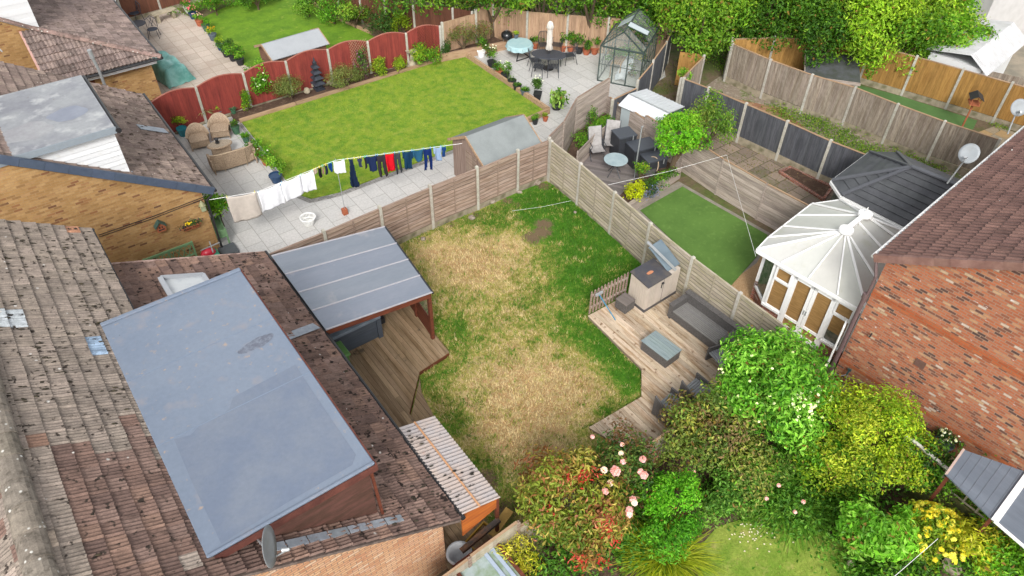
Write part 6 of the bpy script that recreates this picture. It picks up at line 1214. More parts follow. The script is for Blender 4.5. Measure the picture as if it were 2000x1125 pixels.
# bottom corner clutter
g = G(945, 1052, .3); sk = thing('crate', 'open yellow plastic crate under the corrugated lean-to', 'crate', (g.x, g.y, 0), R(15)); YL = plain('yellow_plastic', S(214, 168, 62), .5); part('body', YL, sk, lambda m: (m.box(-.35, -.3, 0, .35, .3, .04), m.box(-.35, -.3, .04, -.32, .3, .3), m.box(.32, -.3, .04, .35, .3, .3), m.box(-.32, -.3, .04, .32, -.27, .3), m.box(-.32, .27, .04, .32, .3, .3))); part('handle', YL, sk, lambda m: m.box(.35, -.1, .2, .4, .1, .24))
g = G(978, 1028, .4); wd = thing('plank', 'loose yellowish board leaning by the yellow crate', 'board', (g.x, g.y, 0)); part('board', mk('yellow_board', S(198, 160, 90)), wd, lambda m: m.bar((-.35, -.1, .5), (.35, .12, .62), .22, .04))
g = G(897, 1082, .6); bs = thing('basin', 'white plastic basin at the brick corner, bottom edge', 'basin', (g.x, g.y, .2)); part('bowl', plain('grey_white_plastic', S(206, 208, 212), .4), bs, lambda m: m.lathe([(0, .02), (.18, .02), (.26, .4), (.3, .42), (.3, .44), (.24, .43), (.16, .06), (0, .06)], n=20), smooth=True)
dish('satellite_dish', 'pale satellite dish edge-on beside the dormer at the bottom', G(500, 1048, 4.75), G(521, 1068, 5.15), (.86, -.48, .1), .33)
# bird table, bath, pagoda, stones, bench, ornaments
g = G(1878, 250, 0); bt_ = thing('bird_table', 'wooden bird table with dark pitched roof on the artificial grass strip', 'bird table', (g.x, g.y, .02), .6); ORW = mk('orange_wood', S(176, 104, 72))
part('post', ORW, bt_, lambda m: m.box(-.03, -.03, 0, .03, .03, 1.15)); part('tray', ORW, bt_, lambda m: m.box(-.25, -.2, 1.15, .25, .2, 1.19)); part('roof', M['black'], bt_, lambda m: (m.slab([(-.3, -.27, 1.42), (.3, -.27, 1.42), (.3, 0, 1.6), (-.3, 0, 1.6)], .02), m.slab([(-.3, .27, 1.42), (.3, .27, 1.42), (.3, 0, 1.6), (-.3, 0, 1.6)], .02)))
for x in (-.22, .22): part('side_post', ORW, bt_, lambda m: (m.box(x-.015, -.17, 1.19, x+.015, -.14, 1.45), m.box(x-.015, .14, 1.19, x+.015, .17, 1.45)))
g = G(806, 131, 0); bbt = thing('bird_bath', 'pale stone bird bath on a slab in front of the red fence', 'bird bath', (g.x, g.y, .1)); part('pedestal', M['stone'], bbt, lambda m: m.lathe([(0, .02), (.2, .02), (.18, .1), (.08, .2), (.11, .36), (.07, .5), (.09, .62)], n=14)); part('bowl', M['stone'], bbt, lambda m: m.lathe([(.09, .62), (.26, .7), (.28, .74), (.24, .74), (.1, .68), (0, .67)], n=18)); part('slab', M['stone'], bbt, lambda m: m.box(-.3, -.25, -.03, .3, .25, .015))
g = G(624, 178, 0); pd = thing('stone_pagoda', 'dark tiered pagoda ornament against the red fence', 'ornament', (g.x, g.y, .1)); PD = mk('dark_slate_stone', S(64, 68, 78), S(48, 52, 60), 5, (.4, .6), .2, 12, rough=.5)
part('base', PD, pd, lambda m: (m.box(-.2, -.2, 0, .2, .2, .08), m.box(-.13, -.13, .08, .13, .13, .3)))
for k in range(4):
    z = .3+k*.25; w_ = .27-k*.035
    part('tier', PD, pd, lambda m: (m.faces([(-w_, -w_, z), (w_, -w_, z), (w_, w_, z), (-w_, w_, z), (-w_*.5, -w_*.5, z+.1), (w_*.5, -w_*.5, z+.1), (w_*.5, w_*.5, z+.1), (-w_*.5, w_*.5, z+.1)], [(0, 1, 2, 3)[::-1], (4, 5, 6, 7), (0, 1, 5, 4), (1, 2, 6, 5), (2, 3, 7, 6), (3, 0, 4, 7)]), m.box(-w_*.42, -w_*.42, z+.1, w_*.42, w_*.42, z+.25)))
part('finial', PD, pd, lambda m: m.lathe([(.06, 1.3), (.04, 1.4), (.015, 1.5)], n=8))
def rock(label, px, s, z=.08, mat=None):
    g = G(px[0], px[1], 0); m = MB(); n = 10; q = random.Random(px[0]); vs = []
    for i in range(6):
        for k in range(n):
            t = 2*math.pi*k/n; f = math.pi*i/5; r_ = math.sin(f)*q.uniform(.8, 1.15); vs.append((r_*math.cos(t)*s[0], r_*math.sin(t)*s[1], (1-math.cos(f))*s[2]*q.uniform(.9, 1.1)))
    m.faces(vs, [(i*n+k, i*n+(k+1) % n, (i+1)*n+(k+1) % n, (i+1)*n+k) for i in range(5) for k in range(n)]); o = m.build('rock', mat or M['stone'], None, loc=(g.x, g.y, z), rz=q.random()*3); return tag(o, label, 'rock', 'loose rocks and stones')
rock('pale upright rock left of the dark pagoda', (601, 187), (.14, .12, .16)); rock('large cream rock right of the dark pagoda', (652, 170), (.3, .14, .12)); rock('grey rock behind the dark pagoda base', (610, 172), (.25, .14, .12))
WR = mk('dirty_lump', S(176, 164, 150), S(120, 104, 90), 5, (.4, .6), .2, 10)
for l_, p_, s_ in (('muddy stone at the corner of the two lap fences', (1048, 362), (.16, .12, .1)), ('pale stone in the rubble under the lap fence', (1022, 368), (.12, .1, .08)), ('brown clod in the bare soil by the fence', (960, 398), (.16, .12, .1)), ('whitish lump on the soil below the middle fence post', (922, 430), (.14, .1, .09)), ('round grey stone in the long grass by the pergola', (827, 470), (.1, .09, .06)), ('small grey stone on the green grass by the fence post', (1123, 418), (.06, .05, .05)), ('light broken slab edge beside the gravel board', (1010, 378), (.2, .08, .07))):
    rock(l_, p_, s_, .03, WR)
g = G(321, 28, .3); be = thing('stone_bench', 'plain stone bench against the far fence, top left', 'bench', (g.x, g.y, .01), R(10)); part('seat', M['stone'], be, lambda m: m.box(-.62, -.2, .4, .62, .2, .48), bevel=.01)
for x in (-.42, .42): part('leg', M['stone'], be, lambda m: m.box(x-.07, -.16, 0, x+.07, .16, .4))
def castchair(label, px, rz):
    g = G(px[0], px[1], .3); root = thing('metal_chair', label, 'chair', (g.x, g.y, .01), rz); C_ = plain('black_cast_metal', S(54, 62, 74), .4)
    part('seat', C_, root, lambda m: m.lathe([(0, .44), (.24, .44), (.25, .42)], n=16)); part('backrest', C_, root, lambda m: (m.tube([(-.24, .2, .44), (-.26, .26, .8), (0, .3, .98), (.26, .26, .8), (.24, .2, .44)], .016, 6), [m.bar((a, .22, .48), (b, .28, .9), .014, .014) for a, b in ((-.18, .05), (-.05, .18), (.18, -.05), (.05, -.18), (0, 0))]))
    for x in (-.2, .2):
        for y in (-.2, .2): part('leg', C_, root, lambda m: m.tube([(x, y, .43), (x*1.25, y*1.25, 0)], .016, 6))
castchair('black cast metal chair standing on the cream slabs, top left', (299, 62), -YAW+R(15)); castchair('black cast metal chair tucked behind the white porch', (264, 30), -YAW+R(-20))
g = G(268, 50, .6); tt = thing('round_table', 'dark round garden table half hidden behind the hipped roof', 'table', (g.x, g.y, .01)); part('tabletop', M['metal_d'], tt, lambda m: m.lathe([(0, .7), (.42, .7), (.42, .68), (0, .68)], n=20)); part('leg', M['metal_d'], tt, lambda m: m.tube([(0, 0, 0), (0, 0, .68)], .04, 8))
g = G(325, 130, .4); cv = thing('covered_furniture', 'furniture under a shiny turquoise cover beside the yellow brick corner', 'cover', (g.x, g.y, 0), R(10))
part('cover', mk('turquoise_sheet', S(150, 206, 198), S(110, 176, 166), 2, (.4, .6), .08, 6, rough=.3), cv, lambda m: drape(m, 16, 16, lambda u, v: ((u-.5)*1.3, (v-.5)*2.6, .75*min(1, 6*min(u, 1-u))*min(1, 8*min(v, 1-v))+.06*math.sin(u*13+v*7)+.05*math.sin(v*19))), smooth=True)
g = G(1955, 5, 2.0)
# wall pieces on the yellow brick gable
def YW(px, py): return PVp(px, py, (0, 21.14, 0), (0, 1, 0))
p = YW(312, 441); bh = thing('bird_house', 'orange bird house with green roof on the yellow brick wall', 'bird house', p); part('box', ORW, bh, lambda m: m.faces([(-.13, -.12, -.16), (.13, -.12, -.16), (.13, -.12, .06), (0, -.12, .2), (-.13, -.12, .06), (-.13, 0, -.16), (.13, 0, -.16), (.13, 0, .06), (0, 0, .2), (-.13, 0, .06)], [(0, 1, 2, 3, 4), (9, 8, 7, 6, 5), (0, 5, 6, 1), (1, 6, 7, 2), (4, 9, 5, 0)])); part('roof', plain('green_roof', S(66, 96, 88)), bh, lambda m: (m.bar((-.17, -.08, .04), (.0, -.08, .23), .2, .025, (0, 0, 1)), m.bar((.17, -.08, .04), (0, -.08, .23), .2, .025))); part('slot', M['black'], bh, lambda m: (m.box(-.09, -.125, -.1, .09, -.121, -.06), m.box(-.06, -.125, -.02, -.02, -.121, .04), m.box(.02, -.125, -.02, .06, -.121, .04)))
p = YW(395, 403); bh = thing('bird_house', 'small pale green bird house near the downpipe', 'bird house', p); part('box', plain('pale_green_paint', S(166, 176, 140)), bh, lambda m: m.box(-.07, -.1, -.14, .07, 0, .08)); part('roof', plain('straw_roof', S(150, 150, 110)), bh, lambda m: m.lathe([(.12, .07), (.07, .16), (0, .26)], (0, -.05, 0), 8))
p = YW(370, 437); hb = thing('wall_planter', 'slatted hay basket planter with yellow flowers on the yellow brick wall', 'planter', p); part('basket', ORW, hb, lambda m: (m.bar((-.32, -.18, 0), (.32, -.18, 0), .03, .03), m.bar((-.24, -.1, -.14), (.24, -.1, -.14), .03, .03), [m.bar((-.28+i*.07, -.17, 0), (-.22+i*.055, -.1, -.14), .02, .02) for i in range(9)]))
me = leafmesh('foliage', *crown((.34, .14, .14), 160, .08, [S(70, 110, 50), S(90, 60, 90), S(60, 96, 60)], 6)); link('foliage', me, LEAF, hb, (0, -.12, .06)); link('flowers', flowers([(-.05+random.uniform(-.12, .1), -.15, .12+random.uniform(-.03, .05)) for _ in range(12)], .04, [(.8, .65, .03)]), LEAF, hb)
g = G(437, 445, .4); gp = thing('planter_bench', 'sage green wooden planter trough on legs by the bungalow corner', 'planter', (g.x-.2, g.y, .01), R(-6)); GRN = mk('sage_green_paint', S(126, 162, 120), S(112, 148, 106), 3, (.4, .7), .08, 8, rough=.6)
part('trough', GRN, gp, lambda m: (m.box(-.2, -.45, .35, -.17, .45, .66), m.box(.17, -.45, .35, .2, .45, .66), m.box(-.17, -.45, .35, .17, -.42, .66), m.box(-.17, .42, .35, .17, .45, .66), m.box(-.17, -.42, .35, .17, .42, .55)))
for x in (-.19, .19):
    for y in (-.43, .43): part('leg', GRN, gp, lambda m: m.box(x-.03, y-.03, 0, x+.03, y+.03, .67))
a_, b_ = YW(275, 512), YW(362, 480); gb2 = thing('lattice_bench', 'sage green lattice-backed bench behind the tiled roof edge', 'bench', (1.9, 20.75, 0), 0)
part('backrest', GRN, gb2, lambda m: (m.bar((-.75, 0, .95), (.75, 0, .95), .05, .08), m.bar((-.75, 0, .5), (.75, 0, .5), .05, .05), m.bar((-.75, 0, 0), (-.75, 0, 1), .06, .06, (1, 0, 0)), m.bar((.75, 0, 0), (.75, 0, 1), .06, .06, (1, 0, 0)), m.bar((0, 0, .5), (0, 0, .95), .04, .05, (1, 0, 0)), [m.bar((-.72+i*.18, 0, .5), (-.54+i*.18, 0, .93), .02, .025) for i in range(8)], [m.bar((-.54+i*.18, 0, .5), (-.72+i*.18, 0, .93), .02, .025) for i in range(8)]))
part('seat', GRN, gb2, lambda m: [m.box(-.75, -.45+i*.1, .42, .75, -.45+(i+.85)*.1, .45) for i in range(4)])
g = YW(386, 490); ty = thing('toy_helicopter', 'red and green plastic toy beside the downpipe foot', 'toy', (3.0, 20.6, .3)); part('body', plain('red_plastic', S(206, 44, 66), .3), ty, lambda m: m.lathe([(0, 0), (.2, .03), (.26, .14), (.18, .28), (0, .32)], n=14, sy=.7), smooth=True); part('tray', plain('green_toy_plastic', S(60, 150, 120), .3), ty, lambda m: m.box(.02, -.2, .0, .3, .15, .12), bevel=.02); part('blade', M['metal_l'], ty, lambda m: (m.bar((-.2, 0, .34), (.45, .05, .34), .04, .02), m.bar((.1, -.3, .33), (.2, .3, .33), .04, .02)))
# ---------------------------------------------------------------- vegetation
def BP(name, label, cat, px, py, zc, R3, n, leaf, cols, **k):
    g = G(px, py, zc); return bush(name, label, cat, (g.x, g.y), R3, n, leaf, cols, h=max(0, zc-R3[2]), **k)
TG = [S(126, 168, 44), S(102, 148, 38), S(150, 184, 56), S(76, 120, 32), S(116, 158, 48)]
TD = [S(96, 142, 40), S(76, 120, 34), S(118, 158, 48), S(60, 100, 30)]
TY = [S(160, 192, 50), S(138, 176, 42), S(176, 204, 70), S(116, 156, 40)]
TL = [S(140, 190, 52), S(118, 174, 40), S(160, 204, 72), S(98, 150, 36)]
TREES = [(1300, 12, 2.4, 1.7, TD, 'dark green tree just behind the greenhouse'), (1372, 40, 2.5, 1.75, TG, 'mid green tree drooping over the open timber gate'), (1440, 18, 2.2, 2.0, TD, 'deep green tree above the start of the grey fence'),
         (1515, 32, 2.2, 1.8, TG, 'bushy green tree behind the golden fence corner'), (1585, 20, 2.6, 2.1, TD, 'dark leafy tree above the playhouse'), (1608, 80, 2.2, 1.1, TD, 'low rounded tree hanging onto the playhouse roof'),
         (1690, 48, 2.7, 1.95, TY, 'yellow green tree overhanging the golden fence'), (1770, 58, 2.5, 1.7, TG, 'green tree between the yellow green tree and the bright climber'), (1738, 0, 3.2, 2.3, TY, 'tall pale green tree at the top edge'), (1655, -15, 3.4, 2.4, TG, 'green tree at the top edge above the playhouse'),
         (1365, -20, 3.2, 2.4, TG, 'tall green tree at the top edge right of the greenhouse'), (1505, -25, 3.4, 2.6, TD, 'tall dark tree at the top edge'), (1240, -12, 2.6, 2.0, TG, 'green tree at the top edge above the greenhouse'), (1812, 14, 2.8, 1.9, TY, 'pale green tree beside the white house')]
for i, (px, py, zc, r_, c_, lab) in enumerate(TREES):
    BP('tree', lab, 'tree', px, py, zc, (r_*1.12, r_*1.12, r_*1.15), int(2700*r_*r_*.62), .17, c_, group='trees along the far boundary', lumps=22, lr=.36, seed=100+i, low=-.75)
BP('climbing_shrub', 'bright lime green climber spilling over the white garage roof', 'shrub', 1872, 62, 2.4, (1.9, 1.3, .75), 4200, .16, TL, lumps=18, lr=.38, seed=51)
BP('climbing_shrub', 'lime green shrub against the white house wall at the top edge', 'shrub', 1862, 18, 2.6, (1.5, 1.2, 1.0), 2600, .16, TL, lumps=14, seed=52)
for px, py, r_, lab in ((1697, 118, .55, 'green foliage strand hanging over the golden fence'), (1388, 92, .5, 'leafy green strand hanging beside the open gate'), (1822, 102, .4, 'green strand trailing beside the white garage wall')):
    BP('hanging_foliage', lab, 'foliage', px, py, 1.5, (r_, r_, 1.0), 700, .14, TG, tr=False, lumps=8, seed=px)
HC = [S(120, 156, 44), S(96, 136, 36), S(140, 170, 60), S(70, 108, 30)]
for i, (px, py, r_, cc, lab) in enumerate(((850, 4, 1.2, TD, 'dark green shrub above the brown fence end'), (912, 8, 1.2, HC, 'yellow green climbing shrub spilling over the fence corner'), (975, 8, 1.2, HC, 'yellow green shrub with cream flowers left of the parasol'), (1040, 4, 1.2, HC, 'yellow green hedge with cream flowers above the parasol'), (1100, 8, 1.2, TD, 'dark hedge plant above the row of pots'), (1165, 12, 1.2, TG, 'green hedge plant left of the greenhouse roof'), (1225, 22, 1.0, TD, 'dark hedge plant right behind the greenhouse'))):
    g = G(px, py, 1.9); o = bush('hedge_shrub', lab, 'shrub', (g.x+.7, g.y+.9), (r_*1.15, r_*1.15, 1.5), 2800, .14, cc, h=.3, group='hedge behind the closeboard fence', lumps=16, lr=.4, seed=60+i)
    if 'cream' in lab: q = np.random.default_rng(i); link('flowers', flowers([(q.uniform(-1, .4), q.uniform(-1.2, .3), 3.0+q.uniform(-.3, .25)) for _ in range(9)], .1, [(.75, .72, .42)]), LEAF, o)
for i, (px, py, zc) in enumerate(((780, -28, 2.5), (870, -30, 2.5), (960, -28, 2.8), (1060, -32, 3), (1160, -35, 3.4))):
    BP('tree', 'bushy tree on the top edge, ' + ['above the brown fence', 'above the fence corner', 'left of the parasol column', 'above the row of pots', 'above the greenhouse ridge'][i], 'tree', px, py, zc, (2.0, 2.0, 1.9), 3200, .18, TG if i % 2 else TD, group='trees along the far boundary', lumps=16, seed=80+i)
# border shrubs of the patio garden
BY = [S(166, 186, 50), S(140, 168, 40), S(110, 144, 36)]; BD = [S(64, 98, 38), S(52, 84, 34), S(84, 116, 50)]; BB = [S(96, 150, 36), S(78, 130, 30), S(122, 170, 50)]; JN = [S(124, 138, 72), S(100, 118, 56), S(146, 152, 88)]
def FL(o, n, r_, cols, R3, z, seed=1):
    q = np.random.default_rng(seed); ps = []
    while len(ps) < n:
        d = q.normal(size=3); d[2] = abs(d[2])*.8; d /= np.linalg.norm(d); ps.append((d[0]*R3[0], d[1]*R3[1], z+d[2]*R3[2]))
    link('flowers', flowers(ps, r_, cols, seed), LEAF, o)
WF = [(.78, .76, .72), (.74, .6, .62)]
o = BP('climbing_rose', 'tall white flowered climber on the red fence', 'shrub', 508, 160, 1.0, (.48, .42, 1.0), 2200, .11, BB, seed=1); FL(o, 26, .055, WF, (.45, .42, .8), .75, 2)
BP('juniper', 'spreading olive juniper left of the pagoda', 'shrub', 566, 178, .5, (.8, .6, .55), 3200, .09, JN, seed=2, wr=.25); BP('juniper', 'spreading olive juniper right of the pagoda', 'shrub', 672, 152, .55, (.9, .6, .55), 3400, .09, JN, seed=3, wr=.25)
o = BP('clematis', 'narrow purple flowered climber below the first trellis', 'climber', 704, 128, .8, (.35, .3, .8), 1100, .09, [S(80, 116, 50), S(104, 136, 60), S(110, 70, 90)], seed=4); FL(o, 12, .05, [(.3, .1, .25), (.45, .2, .3)], (.36, .3, .8), .7, 3)
BP('shrub', 'yellow green variegated shrub in front of the fourth red panel', 'shrub', 744, 128, .5, (.5, .42, .5), 1200, .09, BY, seed=5); BP('shrub', 'small compact yellow green shrub next to the bird bath', 'shrub', 780, 127, .38, (.4, .36, .38), 800, .08, BY, seed=6)
BP('laurel', 'large glossy bright green shrub below the last red trellis', 'shrub', 833, 102, .65, (.68, .55, .65), 2000, .1, BB+BY[:1], seed=7, lumps=16); BP('shrub', 'small dark bluish shrub at the end of the red fence', 'shrub', 869, 98, .45, (.32, .3, .45), 700, .08, BD, seed=8)
BP('shrub', 'yellow edged shrub at the left end of the red fence border', 'shrub', 482, 198, .5, (.3, .3, .5), 800, .08, BB+BY, seed=9)
TW = [S(120, 130, 70), S(96, 110, 56), S(140, 110, 70)]
for i, (px, py, lab) in enumerate(((905, 72, 'thin reddish leaved rose in the raised planter, left'), (938, 62, 'twiggy olive shrub in the raised planter, right'))): BP('rose_bush', lab, 'shrub', px, py, 1.0, (.7, .5, .6), 800, .09, TW, seed=20+i, lumps=9, lr=.5)
for i, (px, py, r_, cc, lab) in enumerate(((600, 8, .8, TD, 'dark shrub at the foot of the brown fence, far left'), (650, 22, .9, BB, 'light green shrub by the brown fence'), (692, 30, 1.0, HC, 'tall leafy shrub by the brown fence, the largest'), (742, 52, .9, BD, 'dark bluish shrub by the brown fence'), (778, 50, .6, BY, 'small yellow shrub peeping above the red fence'), (418, 6, .6, BB, 'pink flowered bed plant at the corner of the cream patio'), (500, -5, .9, TD, 'dark shrub on the top edge beyond the lawn'))):
    BP('shrub', lab, 'shrub', px, py, .7, (r_, r_*.7, .7), int(1700*r_), .12, cc, seed=30+i)
for i, px in enumerate((360, 395, 440, 480, 530)): BP('bedding_plant', 'low green bed plants by the top left lawn, ' + ['beside the bench', 'behind the pink flowers', 'with a blue ornament', 'in the middle of the edge', 'at its right end'][i], 'plants', px, 20-i*6, .25, (.8, .4, .3), 500, .09, BB, tr=False, seed=40+i)
# pots
PC = {'t': M['terracotta'], 'b': M['black'], 'g': plain('green_glaze', S(70, 110, 84), .25), 'u': plain('blue_glaze', S(46, 74, 110), .2), 'q': plain('teal_glaze', S(50, 136, 150), .2), 'w': M['white'], 's': plain('slate_pot', S(96, 106, 118), .5)}
def pot(label, px, r_, h, pc, style, ph=.4, cols=BB, leaf=.07, n=260, fl=None, sq=False, z=.01, pw=None):
    g = G(px[0], px[1], z+.05); root = thing('potted_plant', label, 'potted plant', (g.x, g.y, z), 0, 'potted plants standing around the patios')
    part('pot', PC[pc], root, lambda m: m.lathe([(0, 0), (r_*.72, 0), (r_*.95, h*.85), (r_*1.05, h*.86), (r_*1.05, h), (r_*.9, h), (r_*.86, h*.9), (0, h*.9)], n=4 if sq else 16))
    if style == 'bush': P5 = crown((pw or r_*1.3, pw or r_*1.3, ph/2), n, leaf, cols, 8, seed=int(px[0])); link('foliage', leafmesh('foliage', *P5), LEAF, root, (0, 0, h+ph/2-.03))
    elif style == 'strap': me = straps((0, 0), n, ph, .035, cols, droop=.5, spread=r_*.3, up=.9, seed=int(px[0])); link('foliage', me, LEAF, root, (0, 0, h*.85))
    if fl: q = np.random.default_rng(int(px[0])); link('flowers', flowers([(q.uniform(-1, 1)*r_, q.uniform(-1, 1)*r_, h+ph*q.uniform(.5, 1.0)) for _ in range(fl[1])], .05, [fl[0]]), LEAF, root)
    return root
pot('spiky variegated yucca in a terracotta pot behind the tub chairs', (402, 232), .22, .42, 't', 'strap', .62, [S(176, 190, 120), S(120, 146, 70), S(196, 200, 150)], n=90)
pot('lemon yellow leaved plant in a teal pot at the roof corner', (358, 262), .2, .35, 'q', 'bush', .6, BY, n=380)
pot('fern like plant in a pale pot behind the chairs by the red fence', (430, 225), .16, .3, 's', 'bush', .35, BB+BY)
pot('agave in a small green bowl on the stone block by the border', (457, 222), .12, .3, 'g', 'strap', .25, [S(96, 130, 96)], n=40)
pot('green leaved plant in a dark green pot by the lawn corner', (462, 258), .17, .34, 'g', 'bush', .35, BD+BB)
pot('small grassy plant in a green pot beside the sofa back', (481, 275), .15, .28, 'g', 'strap', .3, BB, n=80)
pot('leafy plant on the kerb by the lawn, first of three near the sofa', (500, 300), .18, .25, 't', 'bush', .4, BB, .1, 300, pw=.34)
pot('white bloomed plant on the kerb by the lawn, middle of three', (521, 318), .2, .28, 't', 'bush', .45, BB, .1, 360, fl=((.78, .76, .74), 2), pw=.34)
pot('lush leafy plant in a dark blue pot on the kerb by the towels', (540, 352), .24, .3, 'u', 'bush', .75, BB+TL, .1, 700, pw=.36)
for i, (px, py, pc, st, ph, nn, fl, lab) in enumerate((
    (940, 108, 'w', 'bush', .7, 500, None, 'tall leafy plant in a white pot by the sleeper corner'), (960, 128, 'b', 'bush', .8, 600, ((.72, .72, .7), 8), 'dark shrub with white buds in a black pot'),
    (976, 145, 't', 'bush', .4, 420, None, 'light green herbs in a terracotta pot by the sleepers'), (987, 152, 'b', 'bush', .6, 450, ((.75, .72, .7), 6), 'white flowered plant in a dark pot by the sleepers'), (1000, 165, 'b', 'bush', .15, 60, None, 'nearly bare brown pot by the sleepers'),
    (1010, 174, 'b', 'strap', .2, 90, None, 'low grassy bowl by the sleepers'), (1025, 184, 's', 'strap', .25, 160, None, 'grass in a slate coloured bowl by the sleepers'))):
    pot(lab, (px, py), .2, .28, pc, st, ph, BB+BD, .08, nn, fl, pw=.3 if st == 'bush' else None)
pot('tall upright glossy shrub in a square black pot near the corner', (1050, 193), .24, .36, 'b', 'bush', .85, BD+BB, .09, 650, ((.7, .7, .68), 9), True, pw=.24)
pot('big leaved bergenia in a black pot beside the sleeper corner', (1087, 210), .26, .34, 'b', 'bush', .42, [S(130, 164, 70), S(96, 140, 50), S(150, 180, 90)], .26, 130, pw=.5)
pot('small green plant in a black pot below the sleeper edge', (1045, 240), .13, .22, 'b', 'bush', .28, BB, .06, 240); pot('yellow orange plant in a little terracotta pot below the sleeper edge', (1065, 234), .12, .2, 't', 'bush', .2, BY, .06, 160)
pot('yellow plant in a grey pot standing on the aqua tablecloth', (1008, 72), .12, .18, 's', 'bush', .22, BY, .07, 160, z=.74)
for i, (px, py, pc, ph, lab) in enumerate(((1045, 92, 't', .45, 'first terracotta pot by the fence behind the round table'), (1068, 92, 't', .5, 'terracotta pot behind the left fence side chair'), (1100, 97, 't', .8, 'tall pale stemmed plant in terracotta along the fence'), (1115, 99, 't', .7, 'second tall stemmed plant in terracotta along the fence'), (1131, 102, 'b', .75, 'bushy plant in a black pot along the fence'), (1145, 104, 't', .45, 'low plant in an orange pot along the fence'), (1161, 103, 't', .6, 'leafy plant in a tall terracotta pot next to the greenhouse'), (1035, 85, 's', .6, 'dark leafy plant between round table and fence'))):
    pot(lab, (px, py), .19, .3, pc, 'bush', ph, BB+BD, .1, 420, pw=.26)
for i, (px, py, pc, fc, lab) in enumerate(((368, 22, 'w', (.75, .12, .25), 'pink geraniums in a white pot at the patio corner, top left'), (378, 34, 'u', (.78, .2, .3), 'pink flowers in a blue pot on the cream patio edge'), (391, 48, 't', (.75, .5, .5), 'mixed pale flowers in a terracotta pot on the cream patio edge'), (404, 58, 'g', None, 'green plant in a dark pot along the lawn, top left'), (417, 76, 's', (.6, .3, .02), 'orange topped plant in a slate pot along the lawn, top left'), (432, 95, 'u', None, 'yellow green plant in a blue pot along the lawn, top left'))):
    pot(lab, (px, py), .2, .32, pc, 'bush', .35, BB if i < 4 else BY, .08, 260, (fc, 14) if fc else None, pw=.26)
for i, (px, py) in enumerate(((443, 108), (456, 116), (470, 124))): pot('leafy tomato like plant in a black tub, ' + ['first', 'middle', 'last'][i] + ' of the three by the red fence', (px, py), .2, .3, 'b', 'bush', .55, BB+BD, .1, 520, pw=.38)
BP('climbing_shrub', 'light green vine growing by the downpipe above the green trough', 'shrub', 424, 400, .95, (.38, .55, .55), 1300, .11, TL+BB, seed=71)
# turf garden planting
BP('acer_tree', 'vivid lime green multi-stemmed small tree in the raised planter', 'tree', 1328, 262, 2.05, (1.15, 1.1, .85), 4200, .12, [S(132, 190, 40), S(104, 168, 32), S(156, 206, 60), S(84, 146, 30)], seed=72, lumps=26, lr=.3)
BP('shrub', 'loose olive green shrub leaning over the dark grey fence', 'shrub', 1388, 240, 1.6, (1.05, 1.0, 1.1), 2600, .12, [S(110, 148, 50), S(90, 128, 44), S(140, 160, 70)], seed=73, lumps=18)
BP('shrub', 'bright golden yellow shrub at the tip of the raised planter', 'shrub', 1241, 372, .65, (.36, .34, .32), 900, .09, [S(210, 216, 40), S(186, 196, 30)], seed=74)
o = BP('shrub', 'blue flowered low plants in the raised planter', 'plants', 1270, 372, .55, (.55, .35, .25), 700, .08, BD+[S(120, 130, 170)], seed=75, tr=False); BP('shrub', 'small standard shrub in front of the washing pole', 'shrub', 1254, 330, .95, (.3, .3, .28), 500, .08, BY+BB, seed=76)
BP('shrub', 'mixed green perennials at the back of the raised planter', 'plants', 1295, 350, .6, (.8, .4, .3), 900, .09, BB+BD, seed=77, tr=False)
for i, (px, py, lab) in enumerate(((1140, 272, 'leafy weeds at the lower end of the planted strip'), (1163, 252, 'green bedding in the planted strip behind the low screen'), (1180, 240, 'bright bedding at the top of the planted strip'))): BP('bedding_plant', lab, 'plants', px, py, .5, (.55, .4, .25), 800, .09, BB, seed=90+i, tr=False)
BP('climbing_shrub', 'thin climber on the silver plank fence above the planted strip', 'climber', 1157, 228, 1.0, (.22, .2, .55), 350, .09, BD+BB, seed=93)
BP('climbing_shrub', 'small ivy on the post at the start of the brown gate fence', 'climber', 1338, 146, 1.4, (.3, .3, .3), 300, .1, TL, seed=94)
# weeds on the strips: one mass
def weeds(name, pxs, n, r_, cols, leaf=.09, seed=5, h=.16):
    q = np.random.default_rng(seed); P = []
    for px, py, rr in pxs:
        g = G(px, py, 0); k = int(n*rr); P.append(np.stack([g.x+q.normal(size=k)*rr*.6, g.y+q.normal(size=k)*rr*.6, np.abs(q.normal(size=k))*h*rr+.02], 1))
    P = np.concatenate(P); k = len(P); N = q.normal(size=(k, 3))*.6+np.array([0, 0, .7]); N /= np.linalg.norm(N, axis=1)[:, None]
    c = np.array(cols)[q.integers(0, len(cols), k)]*q.uniform(.75, 1.25, (k, 1)); o = link(name, leafmesh(name, P, N, leaf, leaf*.5, c), LEAF); return tag(o, kind='stuff')
weeds('weeds', [(1530, 222, .7), (1560, 238, .8), (1595, 232, .5), (1610, 255, .8), (1640, 270, .8), (1670, 290, .6), (1700, 300, .6), (1740, 310, .7), (1780, 312, .6), (1825, 330, .5), (1480, 180, .4), (1390, 110, .6), (1420, 130, .6), (1955, 245, .4)], 600, .5, [S(112, 150, 50), S(140, 160, 60), S(90, 126, 44)])
weeds('fallen_leaves', [(1450, 320, 1.2), (1500, 340, 1.2), (1420, 280, 1.2), (1550, 345, .6)], 160, .5, [S(120, 120, 60), S(150, 130, 90), S(96, 110, 50)], .06, 6, .02)
weeds('weeds', [(1260, 150, .5), (1310, 170, .8), (1330, 130, .6), (1475, 165, .5)], 260, .5, [S(96, 110, 50), S(120, 110, 70)], .08, 7)
